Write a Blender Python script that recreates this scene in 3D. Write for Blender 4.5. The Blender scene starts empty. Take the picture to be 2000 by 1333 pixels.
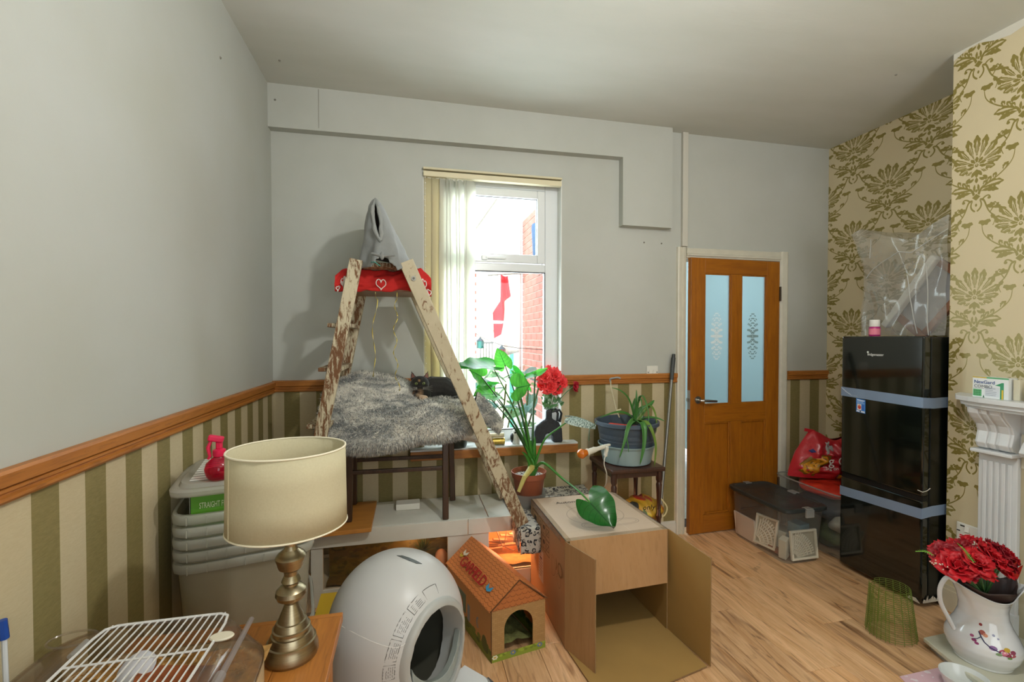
import bpy, bmesh, math, random
import numpy as np
from mathutils import Vector, Matrix, Euler, noise

# ---------------------------------------------------------------- camera, sky, lights, exposure
S = bpy.context.scene
C = S.collection
R = random.Random(7)
YAW, PIT, FPX, PCX, PCY, HC = .2207, .0172, 889.0, 1000.0, 674.5, 1.45
XL, XR, YB, YF, ZC = -.806, 3.241, 2.989, -2.6, 2.937      # room: left, right, back, front, ceiling
XC, YC = 2.798, 1.853                                      # chimney breast face and its far corner

cam = bpy.data.objects.new('camera', bpy.data.cameras.new('camera'))
C.objects.link(cam); S.camera = cam
cam.location = (0, 0, HC)
cam.rotation_euler = (math.pi/2 - PIT, 0, -YAW)
cam.data.sensor_width = 36; cam.data.lens = FPX/2000*36
cam.data.shift_y = (PCY-666.5)/2000
cam.data.clip_start = .02

w = bpy.data.worlds.new('sky'); S.world = w; w.use_nodes = True
nt = w.node_tree; bg = nt.nodes['Background']
sky = nt.nodes.new('ShaderNodeTexSky'); sky.sky_type = 'NISHITA'
sky.sun_disc = False; sky.sun_elevation = math.radians(50); sky.sun_rotation = math.radians(200)
sky.air_density = 1.6; sky.dust_density = 6; sky.ozone_density = 1.0
nt.links.new(sky.outputs[0], bg.inputs[0]); bg.inputs[1].default_value = 1.15

def lamp(name, kind, loc, energy, col=(1, 1, 1), **k):
    d = bpy.data.lights.new(name, kind); d.energy = energy; d.color = col
    for a, b in k.items(): setattr(d, a, b)
    o = bpy.data.objects.new(name, d); C.objects.link(o); o.location = loc
    return o
# assumed pendant bulb above the frame; added fill lamp behind the camera; yard window
lamp('assumed_pendant_bulb', 'POINT', (.82, .66, 2.52), 64, (1, .99, .965), shadow_soft_size=.045)  # assumed bulb, unseen, placed by the shadows on the back wall
o = lamp('added_front_fill', 'AREA', (1.0, YF+.15, 1.55), 44, (.88, .95, 1), shape='RECTANGLE', size=2.4, size_y=1.9)  # added cool fill lamp behind the camera; no front window exists here
o.rotation_euler = (math.radians(-90), 0, math.pi)
o = lamp('yard_window_daylight', 'AREA', (.56, 3.2, 1.65), 40, (.90, .96, 1), shape='RECTANGLE', size=.75, size_y=1.6)  # added lamp that strengthens the daylight of the yard window
o.rotation_euler = (math.radians(-90), 0, 0)
o = lamp('assumed_bounce_flash', 'AREA', (1.35, -1.15, 1.7), 46, (.98, 1, .985), shape='DISK', size=.35)  # assumed flash, unseen, aimed up to brighten the ceiling
o.rotation_euler = (math.radians(172), 0, 0)
o = lamp('added_kitchen_light', 'POINT', (2.1, 4.3, 2.2), 68, (.93, .98, 1), shadow_soft_size=.2)  # lamp added in the unseen kitchen to brighten the frosted panes

S.view_settings.view_transform = 'Standard'; S.view_settings.look = 'None'
S.view_settings.gamma = 1; S.view_settings.use_curve_mapping = False
S.view_settings.exposure = -.06
S.cycles.max_bounces = 10; S.cycles.transparent_max_bounces = 24; S.cycles.sample_clamp_indirect = 6
S.cycles.caustics_reflective = False; S.cycles.caustics_refractive = False

# ---------------------------------------------------------------- pixel -> point helper (2000 x 1333 frame)
_fw = Vector((math.sin(YAW)*math.cos(PIT), math.cos(YAW)*math.cos(PIT), -math.sin(PIT)))
_rt = Vector((math.cos(YAW), -math.sin(YAW), 0)); _up = _rt.cross(_fw)
def at(u, v, x=None, y=None, z=None):
    r = _fw + _rt*((u-PCX)/FPX) - _up*((v-PCY)/FPX)
    t = x/r.x if x is not None else y/r.y if y is not None else (z-HC)/r.z
    return Vector((r.x*t, r.y*t, r.z*t+HC))

# ---------------------------------------------------------------- materials
def lin(h):
    h = h.lstrip('#'); o = []
    for k in (0, 2, 4):
        c = int(h[k:k+2], 16)/255
        o.append(c/12.92 if c <= .04045 else ((c+.055)/1.055)**2.4)
    return (*o, 1)
_mats = {}
class NT:
    """small wrapper for node trees"""
    def __init__(s, name):
        s.m = bpy.data.materials.new(name); s.m.use_nodes = True
        s.t = s.m.node_tree; s.b = s.t.nodes['Principled BSDF']; s.out = s.t.nodes['Material Output']
    def n(s, kind, ins=None, **k):
        d = s.t.nodes.new(kind)
        for a, b in k.items(): setattr(d, a, b)
        for a, b in (ins or {}).items():
            if hasattr(b, 'is_linked') or isinstance(b, bpy.types.NodeSocket): s.t.links.new(b, d.inputs[a])
            else: d.inputs[a].default_value = b
        return d
    def l(s, a, b): s.t.links.new(a, b)
    def set(s, **k):
        for a, b in k.items():
            a = a.replace('_', ' ')
            if isinstance(b, bpy.types.NodeSocket): s.l(b, s.b.inputs[a])
            else: s.b.inputs[a].default_value = b
    def coord(s, kind='Object'): return s.n('ShaderNodeTexCoord').outputs[kind]
    def mapped(s, scale=(1, 1, 1), kind='Object', rot=(0, 0, 0), loc=(0, 0, 0)):
        return s.n('ShaderNodeMapping', {'Vector': s.coord(kind), 'Scale': scale, 'Rotation': rot, 'Location': loc}).outputs[0]
    def noise(s, vec, scale=5, detail=4, rough=.55, dist=0):
        return s.n('ShaderNodeTexNoise', {'Vector': vec, 'Scale': scale, 'Detail': detail, 'Roughness': rough, 'Distortion': dist}).outputs['Fac']
    def ramp(s, fac, stops, interp='LINEAR'):
        r = s.n('ShaderNodeValToRGB', {'Fac': fac}); e = r.color_ramp; e.interpolation = interp
        while len(e.elements) < len(stops): e.elements.new(.5)
        for el, (p, c) in zip(e.elements, stops):
            el.position = p; el.color = lin(c) if isinstance(c, str) else (c, c, c, 1)
        return r.outputs[0]
    def math(s, op, a, b=0.0, c=0.0):
        d = s.n('ShaderNodeMath', operation=op)
        for k, v in enumerate((a, b, c)):
            if isinstance(v, bpy.types.NodeSocket): s.l(v, d.inputs[k])
            else: d.inputs[k].default_value = v
        return d.outputs[0]
    def mix(s, fac, a, b, blend='MIX'):
        d = s.n('ShaderNodeMix', data_type='RGBA', blend_type=blend)
        for k, v in ((0, fac), (6, a), (7, b)):
            if isinstance(v, str): v = lin(v)
            if isinstance(v, bpy.types.NodeSocket): s.l(v, d.inputs[k])
            else: d.inputs[k].default_value = v
        return d.outputs[2]
    def xyz(s, vec): return s.n('ShaderNodeSeparateXYZ', {'Vector': vec}).outputs
    def bump(s, h, strength=.3, dist=.01):
        s.l(s.n('ShaderNodeBump', {'Height': h, 'Strength': strength, 'Distance': dist}).outputs[0], s.b.inputs['Normal'])

def M(name, hexc, rough=.55, metal=0, spec=.5, var=0, vscale=8, bump=0, bscale=60, bdist=.002, trans=0, ior=1.45, sss=0, coat=0, sheen=0, var_hex=None):
    if name in _mats: return _mats[name]
    t = NT(name); t.set(Roughness=rough, Metallic=metal, IOR=ior)
    t.b.inputs['Specular IOR Level'].default_value = spec
    t.b.inputs['Base Color'].default_value = lin(hexc)
    if var or var_hex:
        f = t.noise(t.coord(), vscale, 5)
        if var_hex: t.set(Base_Color=t.mix(t.ramp(f, [(.35, 0.), (.65, 1.)]), hexc, var_hex))
        else:
            c = lin(hexc); a = tuple(min(1, v*(1-var)) for v in c[:3])+(1,); b = tuple(min(1, v*(1+var)) for v in c[:3])+(1,)
            t.set(Base_Color=t.mix(t.ramp(f, [(.3, 0.), (.7, 1.)]), a, b))
    if bump: t.bump(t.noise(t.coord(), bscale, 4), bump, bdist)
    if trans: t.set(Transmission_Weight=trans)
    if coat: t.set(Coat_Weight=coat, Coat_Roughness=.08)
    if sheen: t.set(Sheen_Weight=sheen)
    _mats[name] = t.m; return t.m

def clear(name, hexc='#ffffff', alpha=.25, rough=.08, spec=.5, var=0, body='#d8d8d4'):
    """thin clear or cloudy sheet: see-through tint, a little pale body, Fresnel gloss"""
    if name in _mats: return _mats[name]
    t = NT(name); t.t.nodes.remove(t.b)
    tr = t.n('ShaderNodeBsdfTransparent', {'Color': lin(hexc)})
    d0 = t.n('ShaderNodeBsdfDiffuse', {'Color': lin(body)}); d9 = t.n('ShaderNodeBsdfTranslucent', {'Color': lin(body)}); di = t.n('ShaderNodeMixShader', {0: .5, 1: d0.outputs[0], 2: d9.outputs[0]})
    gl = t.n('ShaderNodeBsdfGlossy', {'Roughness': rough})
    f = alpha
    if var: f = t.math('MULTIPLY_ADD', t.noise(t.coord(), 9, 5), var, alpha-var*.5)
    m1 = t.n('ShaderNodeMixShader', {0: f, 1: tr.outputs[0], 2: di.outputs[0]})
    lw = t.n('ShaderNodeLayerWeight', {'Blend': .5}).outputs['Facing']
    fr = t.math('MULTIPLY_ADD', t.math('POWER', lw, 4.0), .30+spec*.4, .012+spec*.05)
    m2 = t.n('ShaderNodeMixShader', {0: fr, 1: m1.outputs[0], 2: gl.outputs[0]})
    t.l(m2.outputs[0], t.out.inputs[0]); _mats[name] = t.m; return t.m

def wood(name, a, b, dark, axis='x', scale=1.0, rough=.45, knots=True, bump=.15):
    if name in _mats: return _mats[name]
    t = NT(name); sc = {'x': (1.2, 14, 14), 'y': (14, 1.2, 14), 'z': (14, 14, 1.2)}[axis]
    rnd = t.n('ShaderNodeObjectInfo').outputs['Random']
    off = t.n('ShaderNodeCombineXYZ', {0: t.math('MULTIPLY', rnd, 7.3), 1: t.math('MULTIPLY', rnd, 13.1), 2: t.math('MULTIPLY', rnd, 5.7)})
    v = t.n('ShaderNodeVectorMath', {0: t.coord(), 1: off.outputs[0]}, operation='ADD').outputs[0]
    m = t.n('ShaderNodeMapping', {'Vector': v, 'Scale': tuple(q*scale for q in sc)}).outputs[0]
    g = t.noise(m, 2.2, 8, .62, .8); g2 = t.noise(m, 9, 5, .6, .3)
    col = t.mix(t.ramp(g, [(.3, 0.), (.7, 1.)]), a, b)
    col = t.mix(t.math('MULTIPLY', t.ramp(g2, [(.52, 0.), (.75, 1.)]), .55), col, dark)
    if knots:
        k = t.n('ShaderNodeTexVoronoi', {'Vector': t.n('ShaderNodeMapping', {'Vector': v, 'Scale': tuple(q*.28*scale for q in sc)}).outputs[0], 'Scale': 1.6}).outputs['Distance']
        col = t.mix(t.ramp(k, [(.0, .85), (.10, 0.)]), col, dark)
    t.set(Base_Color=col, Roughness=rough); t.bump(g2, bump, .002)
    _mats[name] = t.m; return t.m

# ---------------------------------------------------------------- generated flat prints
class Cv:
    """tiny raster canvas (colours in sRGB hex) for flat printed designs"""
    def __init__(s, w, h, bgc, wrap=False): s.w, s.h, s.wrap = w, h, wrap; s.a = np.ones((h, w, 4), np.float32); s.a[:, :, :3] = s._c(bgc)
    def _c(s, h): return np.array([int(h[k:k+2], 16)/255 for k in (1, 3, 5)], np.float32)
    def _put(s, x0, y0, mask, c, op=1.0):
        hh, ww = mask.shape; c = s._c(c)
        ys = np.arange(y0, y0+hh); xs = np.arange(x0, x0+ww)
        if s.wrap: ys %= s.h; xs %= s.w
        else:
            ky = (ys >= 0) & (ys < s.h); kx = (xs >= 0) & (xs < s.w); mask = mask[ky][:, kx]; ys = ys[ky]; xs = xs[kx]
        if not len(ys) or not len(xs): return
        ix = np.ix_(ys, xs); al = (mask*op)[:, :, None]; s.a[ix[0], ix[1], :3] = s.a[ix[0], ix[1], :3]*(1-al)+c*al
    def poly(s, pts, c, op=1.0):
        p = np.asarray(pts, float); x0, y0 = np.floor(p.min(0)).astype(int)-1; x1, y1 = np.ceil(p.max(0)).astype(int)+2
        X, Y = np.meshgrid(np.arange(x0, x1)+.5, np.arange(y0, y1)+.5); ins = np.zeros(X.shape, bool)
        q = np.roll(p, 1, 0)
        for (ax, ay), (bx, by) in zip(p, q):
            if ay == by: continue
            cnd = (ay > Y) != (by > Y); ins ^= cnd & (X < (bx-ax)*(Y-ay)/(by-ay)+ax)
        s._put(x0, y0, ins.astype(np.float32), c, op)
    def line(s, pts, wd, c, op=1.0):
        p = np.asarray(pts, float); x0, y0 = np.floor(p.min(0)-wd-1).astype(int); x1, y1 = np.ceil(p.max(0)+wd+2).astype(int)
        X, Y = np.meshgrid(np.arange(x0, x1)+.5, np.arange(y0, y1)+.5); d = np.full(X.shape, 1e9)
        wds = np.linspace(wd[0], wd[1], len(p)) if isinstance(wd, tuple) else [wd]*len(p)
        for (ax, ay), (bx, by), q in zip(p[:-1], p[1:], wds):
            L = (bx-ax)**2+(by-ay)**2+1e-9; t = np.clip(((X-ax)*(bx-ax)+(Y-ay)*(by-ay))/L, 0, 1)
            d = np.minimum(d, np.hypot(X-ax-t*(bx-ax), Y-ay-t*(by-ay))-q/2)
        s._put(x0, y0, np.clip(.5-d, 0, 1).astype(np.float32), c, op)
    def ell(s, cx, cy, rx, ry, c, op=1.0, rot=0):
        t = np.linspace(0, 2*math.pi, 28); x = rx*np.cos(t); y = ry*np.sin(t); cr, sr = math.cos(rot), math.sin(rot)
        s.poly(np.stack([cx+x*cr-y*sr, cy+x*sr+y*cr], 1), c, op)
    def rect(s, x0, y0, x1, y1, c, op=1.0): s.poly([(x0, y0), (x1, y0), (x1, y1), (x0, y1)], c, op)
    def speckle(s, amt, k=4):
        n = np.random.RandomState(3).rand(s.h//k+1, s.w//k+1).repeat(k, 0).repeat(k, 1)[:s.h, :s.w]
        s.a[:, :, :3] = np.clip(s.a[:, :, :3]*(1+amt*(n[:, :, None]-.5)), 0, 1)
    def image(s, name):
        im = bpy.data.images.new(name, s.w, s.h); im.pixels.foreach_set(np.ascontiguousarray(s.a[::-1]).ravel()); im.update(); return im
def bez(p0, p1, p2, p3, n=14):
    t = np.linspace(0, 1, n)[:, None]; p0, p1, p2, p3 = map(np.array, (p0, p1, p2, p3))
    return (1-t)**3*p0+3*(1-t)**2*t*p1+3*(1-t)*t*t*p2+t**3*p3
def print_mat(name, cv, rough=.6, coat=0, metal=0):
    t = NT(name); im = t.n('ShaderNodeTexImage', {'Vector': t.coord('UV')}, image=cv.image(name), extension='EXTEND')
    t.set(Base_Color=im.outputs[0], Roughness=rough)
    if coat: t.set(Coat_Weight=coat)
    _mats[name] = t.m; return t.m

# ---------------------------------------------------------------- mesh builder and scene graph
def W(o):
    m = Matrix.LocRotScale(o.location, o.rotation_euler, o.scale)
    return W(o.parent) @ m if o.parent else m
class MB:
    def __init__(s): s.v = []; s.f = []; s.mi = []; s.uv = {}; s.cur = 0
    def add(s, vs, fs, uvs=None):
        b = len(s.v); s.v += [Vector(q) for q in vs]
        for k, q in enumerate(fs):
            if uvs: s.uv[len(s.f)] = uvs[k]
            s.f.append([b+i for i in q]); s.mi.append(s.cur)
        return s
    def box(s, x0, x1, y0, y1, z0, z1):
        return s.add([(x, y, z) for z in (z0, z1) for y in (y0, y1) for x in (x0, x1)],
                     [(0, 2, 3, 1), (4, 5, 7, 6), (0, 1, 5, 4), (2, 6, 7, 3), (0, 4, 6, 2), (1, 3, 7, 5)])
    def obox(s, c, size, rot=(0, 0, 0)):
        m = (rot if isinstance(rot, Matrix) else Euler(rot).to_matrix()); c = Vector(c); a, b, d = (q/2 for q in size)
        k = MB().box(-a, a, -b, b, -d, d); return s.add([c+m @ q for q in k.v], k.f)
    def beam(s, p0, p1, wx, wy, side=(0, 1, 0)):
        p0, p1 = Vector(p0), Vector(p1); z = (p1-p0).normalized(); y = Vector(side); y = (y-z*y.dot(z)).normalized(); x = y.cross(z)
        vs = [p+x*(a*wx/2)+y*(b*wy/2) for p in (p0, p1) for b in (-1, 1) for a in (-1, 1)]
        return s.add(vs, [(0, 2, 3, 1), (4, 5, 7, 6), (0, 1, 5, 4), (2, 6, 7, 3), (0, 4, 6, 2), (1, 3, 7, 5)])
    def tube(s, pts, r, n=8, cap=True, closed=False):
        pts = [Vector(p) for p in pts]; N = len(pts); rs = r if isinstance(r, (list, tuple)) else [r]*N; rings = []; ref = None
        for i, p in enumerate(pts):
            a = pts[i-1] if (i or closed) else p; b = pts[(i+1) % N] if (i < N-1 or closed) else p
            t = (b-a).normalized() if (b-a).length > 1e-9 else Vector((0, 0, 1))
            if ref is None: ref = t.orthogonal().normalized()
            ref = (ref-t*ref.dot(t)); ref = ref.normalized() if ref.length > 1e-6 else t.orthogonal().normalized(); bi = t.cross(ref)
            rings.append([p+(ref*math.cos(2*math.pi*k/n)+bi*math.sin(2*math.pi*k/n))*rs[i] for k in range(n)])
        vs = [q for rg in rings for q in rg]; fs = []
        for i in range(N if closed else N-1):
            j = (i+1) % N
            for k in range(n): fs.append((i*n+k, i*n+(k+1) % n, j*n+(k+1) % n, j*n+k))
        if cap and not closed: fs += [tuple(range(n))[::-1], tuple(range((N-1)*n, N*n))]
        return s.add(vs, fs)
    def cyl(s, p0, p1, r0, r1=None, n=16): return s.tube([p0, p1], [r0, r0 if r1 is None else r1], n)
    def lathe(s, prof, c=(0, 0, 0), n=32, sx=1, sy=1, cap=True):
        c = Vector(c); vs = [c+Vector((r*sx*math.cos(2*math.pi*k/n), r*sy*math.sin(2*math.pi*k/n), z)) for r, z in prof for k in range(n)]; fs = []
        for i in range(len(prof)-1):
            for k in range(n): fs.append((i*n+k, i*n+(k+1) % n, (i+1)*n+(k+1) % n, (i+1)*n+k))
        if cap: fs += [tuple(range(n))[::-1], tuple(range((len(prof)-1)*n, len(prof)*n))]
        return s.add(vs, fs)
    def sph(s, c, r, nu=16, nv=10, rot=None):
        r = (r, r, r) if not isinstance(r, (tuple, list)) else r; c = Vector(c); vs = []; fs = []; m = rot or Matrix.Identity(3)
        for i in range(nv+1):
            a = math.pi*i/nv
            for k in range(nu):
                b = 2*math.pi*k/nu; vs.append(c+m @ Vector((r[0]*math.sin(a)*math.cos(b), r[1]*math.sin(a)*math.sin(b), -r[2]*math.cos(a))))
        for i in range(nv):
            for k in range(nu): fs.append((i*nu+k, i*nu+(k+1) % nu, (i+1)*nu+(k+1) % nu, (i+1)*nu+k))
        return s.add(vs, fs)
    def grid(s, fn, nu, nv, wrap_u=False, uv=True):
        vs = []; fs = []; us = []; cu = nu if wrap_u else nu+1
        for j in range(nv+1):
            for i in range(cu): vs.append(fn(i/nu, j/nv))
        for j in range(nv):
            for i in range(nu):
                a, b = j*cu+i, j*cu+(i+1) % cu; fs.append((a, b, b+cu, a+cu))
                us.append([(i/nu, j/nv), ((i+1)/nu, j/nv), ((i+1)/nu, (j+1)/nv), (i/nu, (j+1)/nv)])
        return s.add(vs, fs, us if uv else None)
    def prism(s, poly, o, ux, uy, depth):
        o, ux, uy = Vector(o), Vector(ux), Vector(uy); n = ux.cross(uy).normalized()*depth
        a = [o+ux*p[0]+uy*p[1] for p in poly]; N = len(a)
        return s.add(a+[q+n for q in a], [tuple(range(N))[::-1], tuple(range(N, 2*N))]+[(k, (k+1) % N, N+(k+1) % N, N+k) for k in range(N)])
    def quad(s, a, b, c, d): return s.add([a, b, c, d], [(0, 1, 2, 3)], [[(0, 0), (1, 0), (1, 1), (0, 1)]])
    def jitter(s, amt, sc=8, seed=0):
        for q in s.v: q += noise.noise_vector(q*sc+Vector((seed, seed*2, 0)))*amt
        return s
    def build(s, name, mat, parent=None, smooth=False, bevel=0, seg=2, sub=0, solid=0, origin=None, kind=None, label=None, angle=35):
        mats = mat if isinstance(mat, (list, tuple)) else [mat]
        if parent is not None: inv = W(parent).inverted()
        else:
            if origin is None:
                xs = [q.x for q in s.v]; ys = [q.y for q in s.v]; origin = ((min(xs)+max(xs))/2, (min(ys)+max(ys))/2, min(q.z for q in s.v))
            inv = Matrix.Translation(-Vector(origin))
        me = bpy.data.meshes.new(name); me.from_pydata([inv @ q for q in s.v], [], s.f)
        if s.uv:
            ul = me.uv_layers.new(name='UVMap').data
            for p in me.polygons:
                for k, li in enumerate(p.loop_indices):
                    if p.index in s.uv: ul[li].uv = s.uv[p.index][k]
        me.polygons.foreach_set('material_index', s.mi)
        for q in mats: me.materials.append(q)
        if smooth:
            me.polygons.foreach_set('use_smooth', [True]*len(me.polygons))
            if angle < 180: me.set_sharp_from_angle(angle=math.radians(angle))
        me.update()
        ob = bpy.data.objects.new(name, me); C.objects.link(ob)
        if parent is not None: ob.parent = parent
        else: ob.location = origin
        if bevel:
            d = ob.modifiers.new('bevel', 'BEVEL'); d.width = bevel; d.segments = seg; d.limit_method = 'ANGLE'; d.angle_limit = math.radians(40)
        if solid: d = ob.modifiers.new('solid', 'SOLIDIFY'); d.thickness = solid; d.offset = 0
        if sub: d = ob.modifiers.new('sub', 'SUBSURF'); d.levels = d.render_levels = sub
        if kind: ob['kind'] = kind
        if label: ob['label'] = label
        return ob
def tag(o, label, cat, group=None):
    o['label'] = label; o['category'] = cat
    if group: o['group'] = group
    return o
def thing(name, label, cat, loc, rz=0, group=None, rot=None):
    o = bpy.data.objects.new(name, None); C.objects.link(o); o.empty_display_size = .05
    o.location = loc; o.rotation_euler = rot or (0, 0, rz)
    return tag(o, label, cat, group)
def setting(name, loc=(0, 0, 0), rz=0):
    o = bpy.data.objects.new(name, None); C.objects.link(o); o.location = loc; o.rotation_euler = (0, 0, rz); o['kind'] = 'structure'; return o
def text(s, size, loc, right, up, mat, parent, name='lettering', ext=.0004, align='LEFT', shear=0, space=1.0):
    cu = bpy.data.curves.new(name, 'FONT'); cu.body = s; cu.size = size; cu.extrude = ext; cu.align_x = align; cu.shear = shear; cu.space_character = space
    cu.resolution_u = 3; cu.materials.append(mat)
    o = bpy.data.objects.new(name, cu); C.objects.link(o)
    r, u = Vector(right).normalized(), Vector(up).normalized(); n = r.cross(u).normalized(); u = n.cross(r)
    m = Matrix((r, u, n)).transposed().to_4x4(); m.translation = Vector(loc)
    if parent is not None: o.parent = parent; m = W(parent).inverted() @ m
    o.matrix_local = m; return o
def clone(root, loc=None, rz=None, label=None):
    c = root.copy(); C.objects.link(c)
    if loc is not None: c.location = loc
    if rz is not None: c.rotation_euler = (0, 0, rz)
    if label: c['label'] = label
    for ch in list(root.children):
        d = ch.copy(); C.objects.link(d); d.parent = c
        for g in list(ch.children): e = g.copy(); C.objects.link(e); e.parent = d
    return c
V = Vector
# ---------------------------------------------------------------- wallpapers and wall paint
def damask_print():
    cv = Cv(420, 800, '#c4b794', wrap=True); O, B = '#8c7f45', '#c4b794'
    def leafp(cx, cy, ang, L, wd, lobes=4, col=O, bend=0.0, peak=.62, ser=.2):
        l = []; r = []; x, y = cx, cy; a = ang
        for k in range(0, 41):
            t = k/40; u = np.array([math.sin(a), -math.cos(a)]); v = np.array([-u[1], u[0]])
            wv = wd*(math.sin(math.pi*(t**(math.log(.5)/math.log(peak))))**.85)*(1-ser*.5+ser*abs(math.cos(t*lobes*math.pi)))
            l.append(np.array([x, y])+v*wv); r.append(np.array([x, y])-v*wv); x += u[0]*L/40; y += u[1]*L/40; a += bend/40
        cv.poly(l+r[::-1], col); return np.array([x, y])
    def motif(ox, oy):
        # big flower head: egg of plumes fanned round a small rose
        for a, L in ((0, 160), (.42, 152), (-.42, 152), (.84, 138), (-.84, 138), (1.26, 126), (-1.26, 126), (1.68, 104), (-1.68, 104), (2.1, 84), (-2.1, 84), (2.5, 64), (-2.5, 64)):
            s = 1 if a > 0 else -1 if a < 0 else 0; cx, cy = ox+14*math.sin(a), oy+36-14*math.cos(a)
            leafp(cx, cy, a*1.0, L, 16.5 if abs(a) < 2.3 else 12, 5, O, -.30*s, .72, .30)
            leafp(cx+22*math.sin(a), cy-22*math.cos(a), a-.05*s, L*.66, 5.5, 2, B, -.28*s, .6, 0); leafp(cx+30*math.sin(a), cy-30*math.cos(a), a-.05*s, L*.48, 2.4, 2, O, -.26*s, .6, 0)
        for a in (.21, -.21, .63, -.63, 1.05, -1.05, 1.47, -1.47): cv.line([(ox+30*math.sin(a), oy+36-30*math.cos(a)), (ox+112*math.sin(a*.97), oy+36-112*math.cos(a*.97))], (4.5, 4), B)
        for a in np.linspace(-2.2, 2.2, 7): leafp(ox, oy+42, a, 56, 12, 3, B, 0, .7, .2)
        for a in np.linspace(-2.0, 2.0, 7): leafp(ox, oy+42, a, 48, 8, 3, O, 0, .7, .2)
        cv.ell(ox, oy+44, 15, 16, B); cv.ell(ox, oy+46, 9, 10, O); cv.ell(ox, oy+43, 4, 4, B)
        for a in (.55, 0, -.55): leafp(ox, oy+70, math.pi+a, 50, 9, 2, O, 0, .6, .2)
        leafp(ox, oy+120, math.pi, 34, 8, 1, O, 0, .5, 0)
        for s in (1, -1):
            X = lambda x, y: (ox+s*x, oy+y)
            leafp(*X(14, 122), s*2.6, 44, 9, 2, O, -s*1.8, .5, .1); leafp(*X(30, 116), s*1.9, 40, 8, 2, O, s*1.6, .5, .1)
            # acanthus sprays curling up to left and right
            st = bez(X(12, 222), X(26, 160), X(70, 176), X(128, 120), 16); cv.line(st, (12, 5), O); st2 = bez(X(128, 120), X(168, 84), X(176, 60), X(178, 20), 10); cv.line(st2, (5, 3), O)
            leafp(*X(24, 196), s*1.05, 112, 20, 5, O, s*.75, .62, .35); leafp(*X(40, 186), s*1.10, 84, 7, 2, B, s*.7, .6, 0); leafp(*X(20, 208), s*1.35, 92, 13, 4, O, s*.8, .6, .3)
            for q, da, L in ((5, -.5, 36), (8, -.6, 38), (11, -.7, 36)): leafp(*st[q], s*(.75+da), L, 10, 3, O, s*.5, .6, .3); leafp(*st[q], s*(.75+da), L*.62, 3, 1, B, s*.4, .6, 0)
            leafp(*st[15], s*.2, 50, 13, 4, O, s*.6, .6, .35); leafp(*st[15], s*.2, 34, 4, 1, B, s*.5, .6, 0)
            leafp(*X(8, 160), s*.0+math.pi-s*.18, 44, 6, 1, O, s*.3, .5, 0)
            # lower scroll with rosebuds
            lo = bez(X(22, 256), X(50, 250), X(44, 330), X(84, 362), 14); cv.line(lo, (9, 5), O); lo2 = bez(X(84, 362), X(96, 378), X(96, 400), X(84, 424), 10); cv.line(lo2, (5, 3), O)
            cv.line(bez(X(30, 262), X(44, 236), X(70, 236), X(66, 256), 12), (8, 6), O); cv.ell(*X(64, 257), 8, 8, O)
            bx, by = X(82, 300)
            for a in (-1.1, -.55, 0, .55, 1.1): leafp(bx, by+24, a+s*.3, 38, 10, 3, O, 0, .65, .25)
            cv.ell(bx+s*4, by+4, 13, 9, B); cv.ell(bx+s*4, by+4, 7, 5, O); cv.line([(bx, by+22), tuple(lo[11])], 5, O)
            leafp(*lo[8], s*1.0, 40, 11, 3, O, s*.6, .6, .3); leafp(*lo[12], s*2.9, 34, 10, 3, O, -s*.6, .6, .3); leafp(*lo2[5], s*2.4, 30, 9, 3, O, s*.4, .6, .3)
            bx, by = X(44, 400)
            for a in (-1.2, -.4, .4, 1.2): leafp(bx, by-12, math.pi+a, 32, 11, 3, O, 0, .6, .25)
            cv.line(bez(X(20, 262), X(34, 290), X(22, 310), X(8, 322), 10), (6, 9), O)
        cv.poly([(ox, oy+212), (ox+25, oy+238), (ox, oy+264), (ox-25, oy+238)], B); cv.poly([(ox, oy+217), (ox+20, oy+238), (ox, oy+259), (ox-20, oy+238)], O)
        cv.ell(ox, oy+200, 6, 9, O); cv.ell(ox, oy+286, 5, 9, O)
    motif(105, 200); motif(315, 600)
    return cv.image('damask')
_dam = damask_print()
def damask_mat(name, Wd, H, y0, z0):
    t = NT(name); x, y, z = t.xyz(t.coord())
    u = t.math('MULTIPLY_ADD', y, -1/Wd, y0/Wd+105/420); v = t.math('MULTIPLY_ADD', z, 1/H, -z0/H+585/800)
    im = t.n('ShaderNodeTexImage', {'Vector': t.n('ShaderNodeCombineXYZ', {0: u, 1: v}).outputs[0]}, image=_dam, extension='REPEAT')
    d = t.n('ShaderNodeVectorMath', {0: im.outputs[0], 1: lin('#c4b794')[:3]}, operation='DISTANCE').outputs['Value']
    ink = t.math('MINIMUM', t.math('MULTIPLY', d, 4.0), 1.0)
    t.set(Base_Color=t.mix(ink, '#cbbd9a', '#8a7d40'), Roughness=t.math('MULTIPLY_ADD', ink, -.22, .55), Metallic=t.math('MULTIPLY', ink, .15))
    t.bump(t.math('ADD', t.math('MULTIPLY', ink, .6), t.math('MULTIPLY', t.noise(t.coord(), 320, 2), .25)), .25, .0008)
    return t.m
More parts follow.
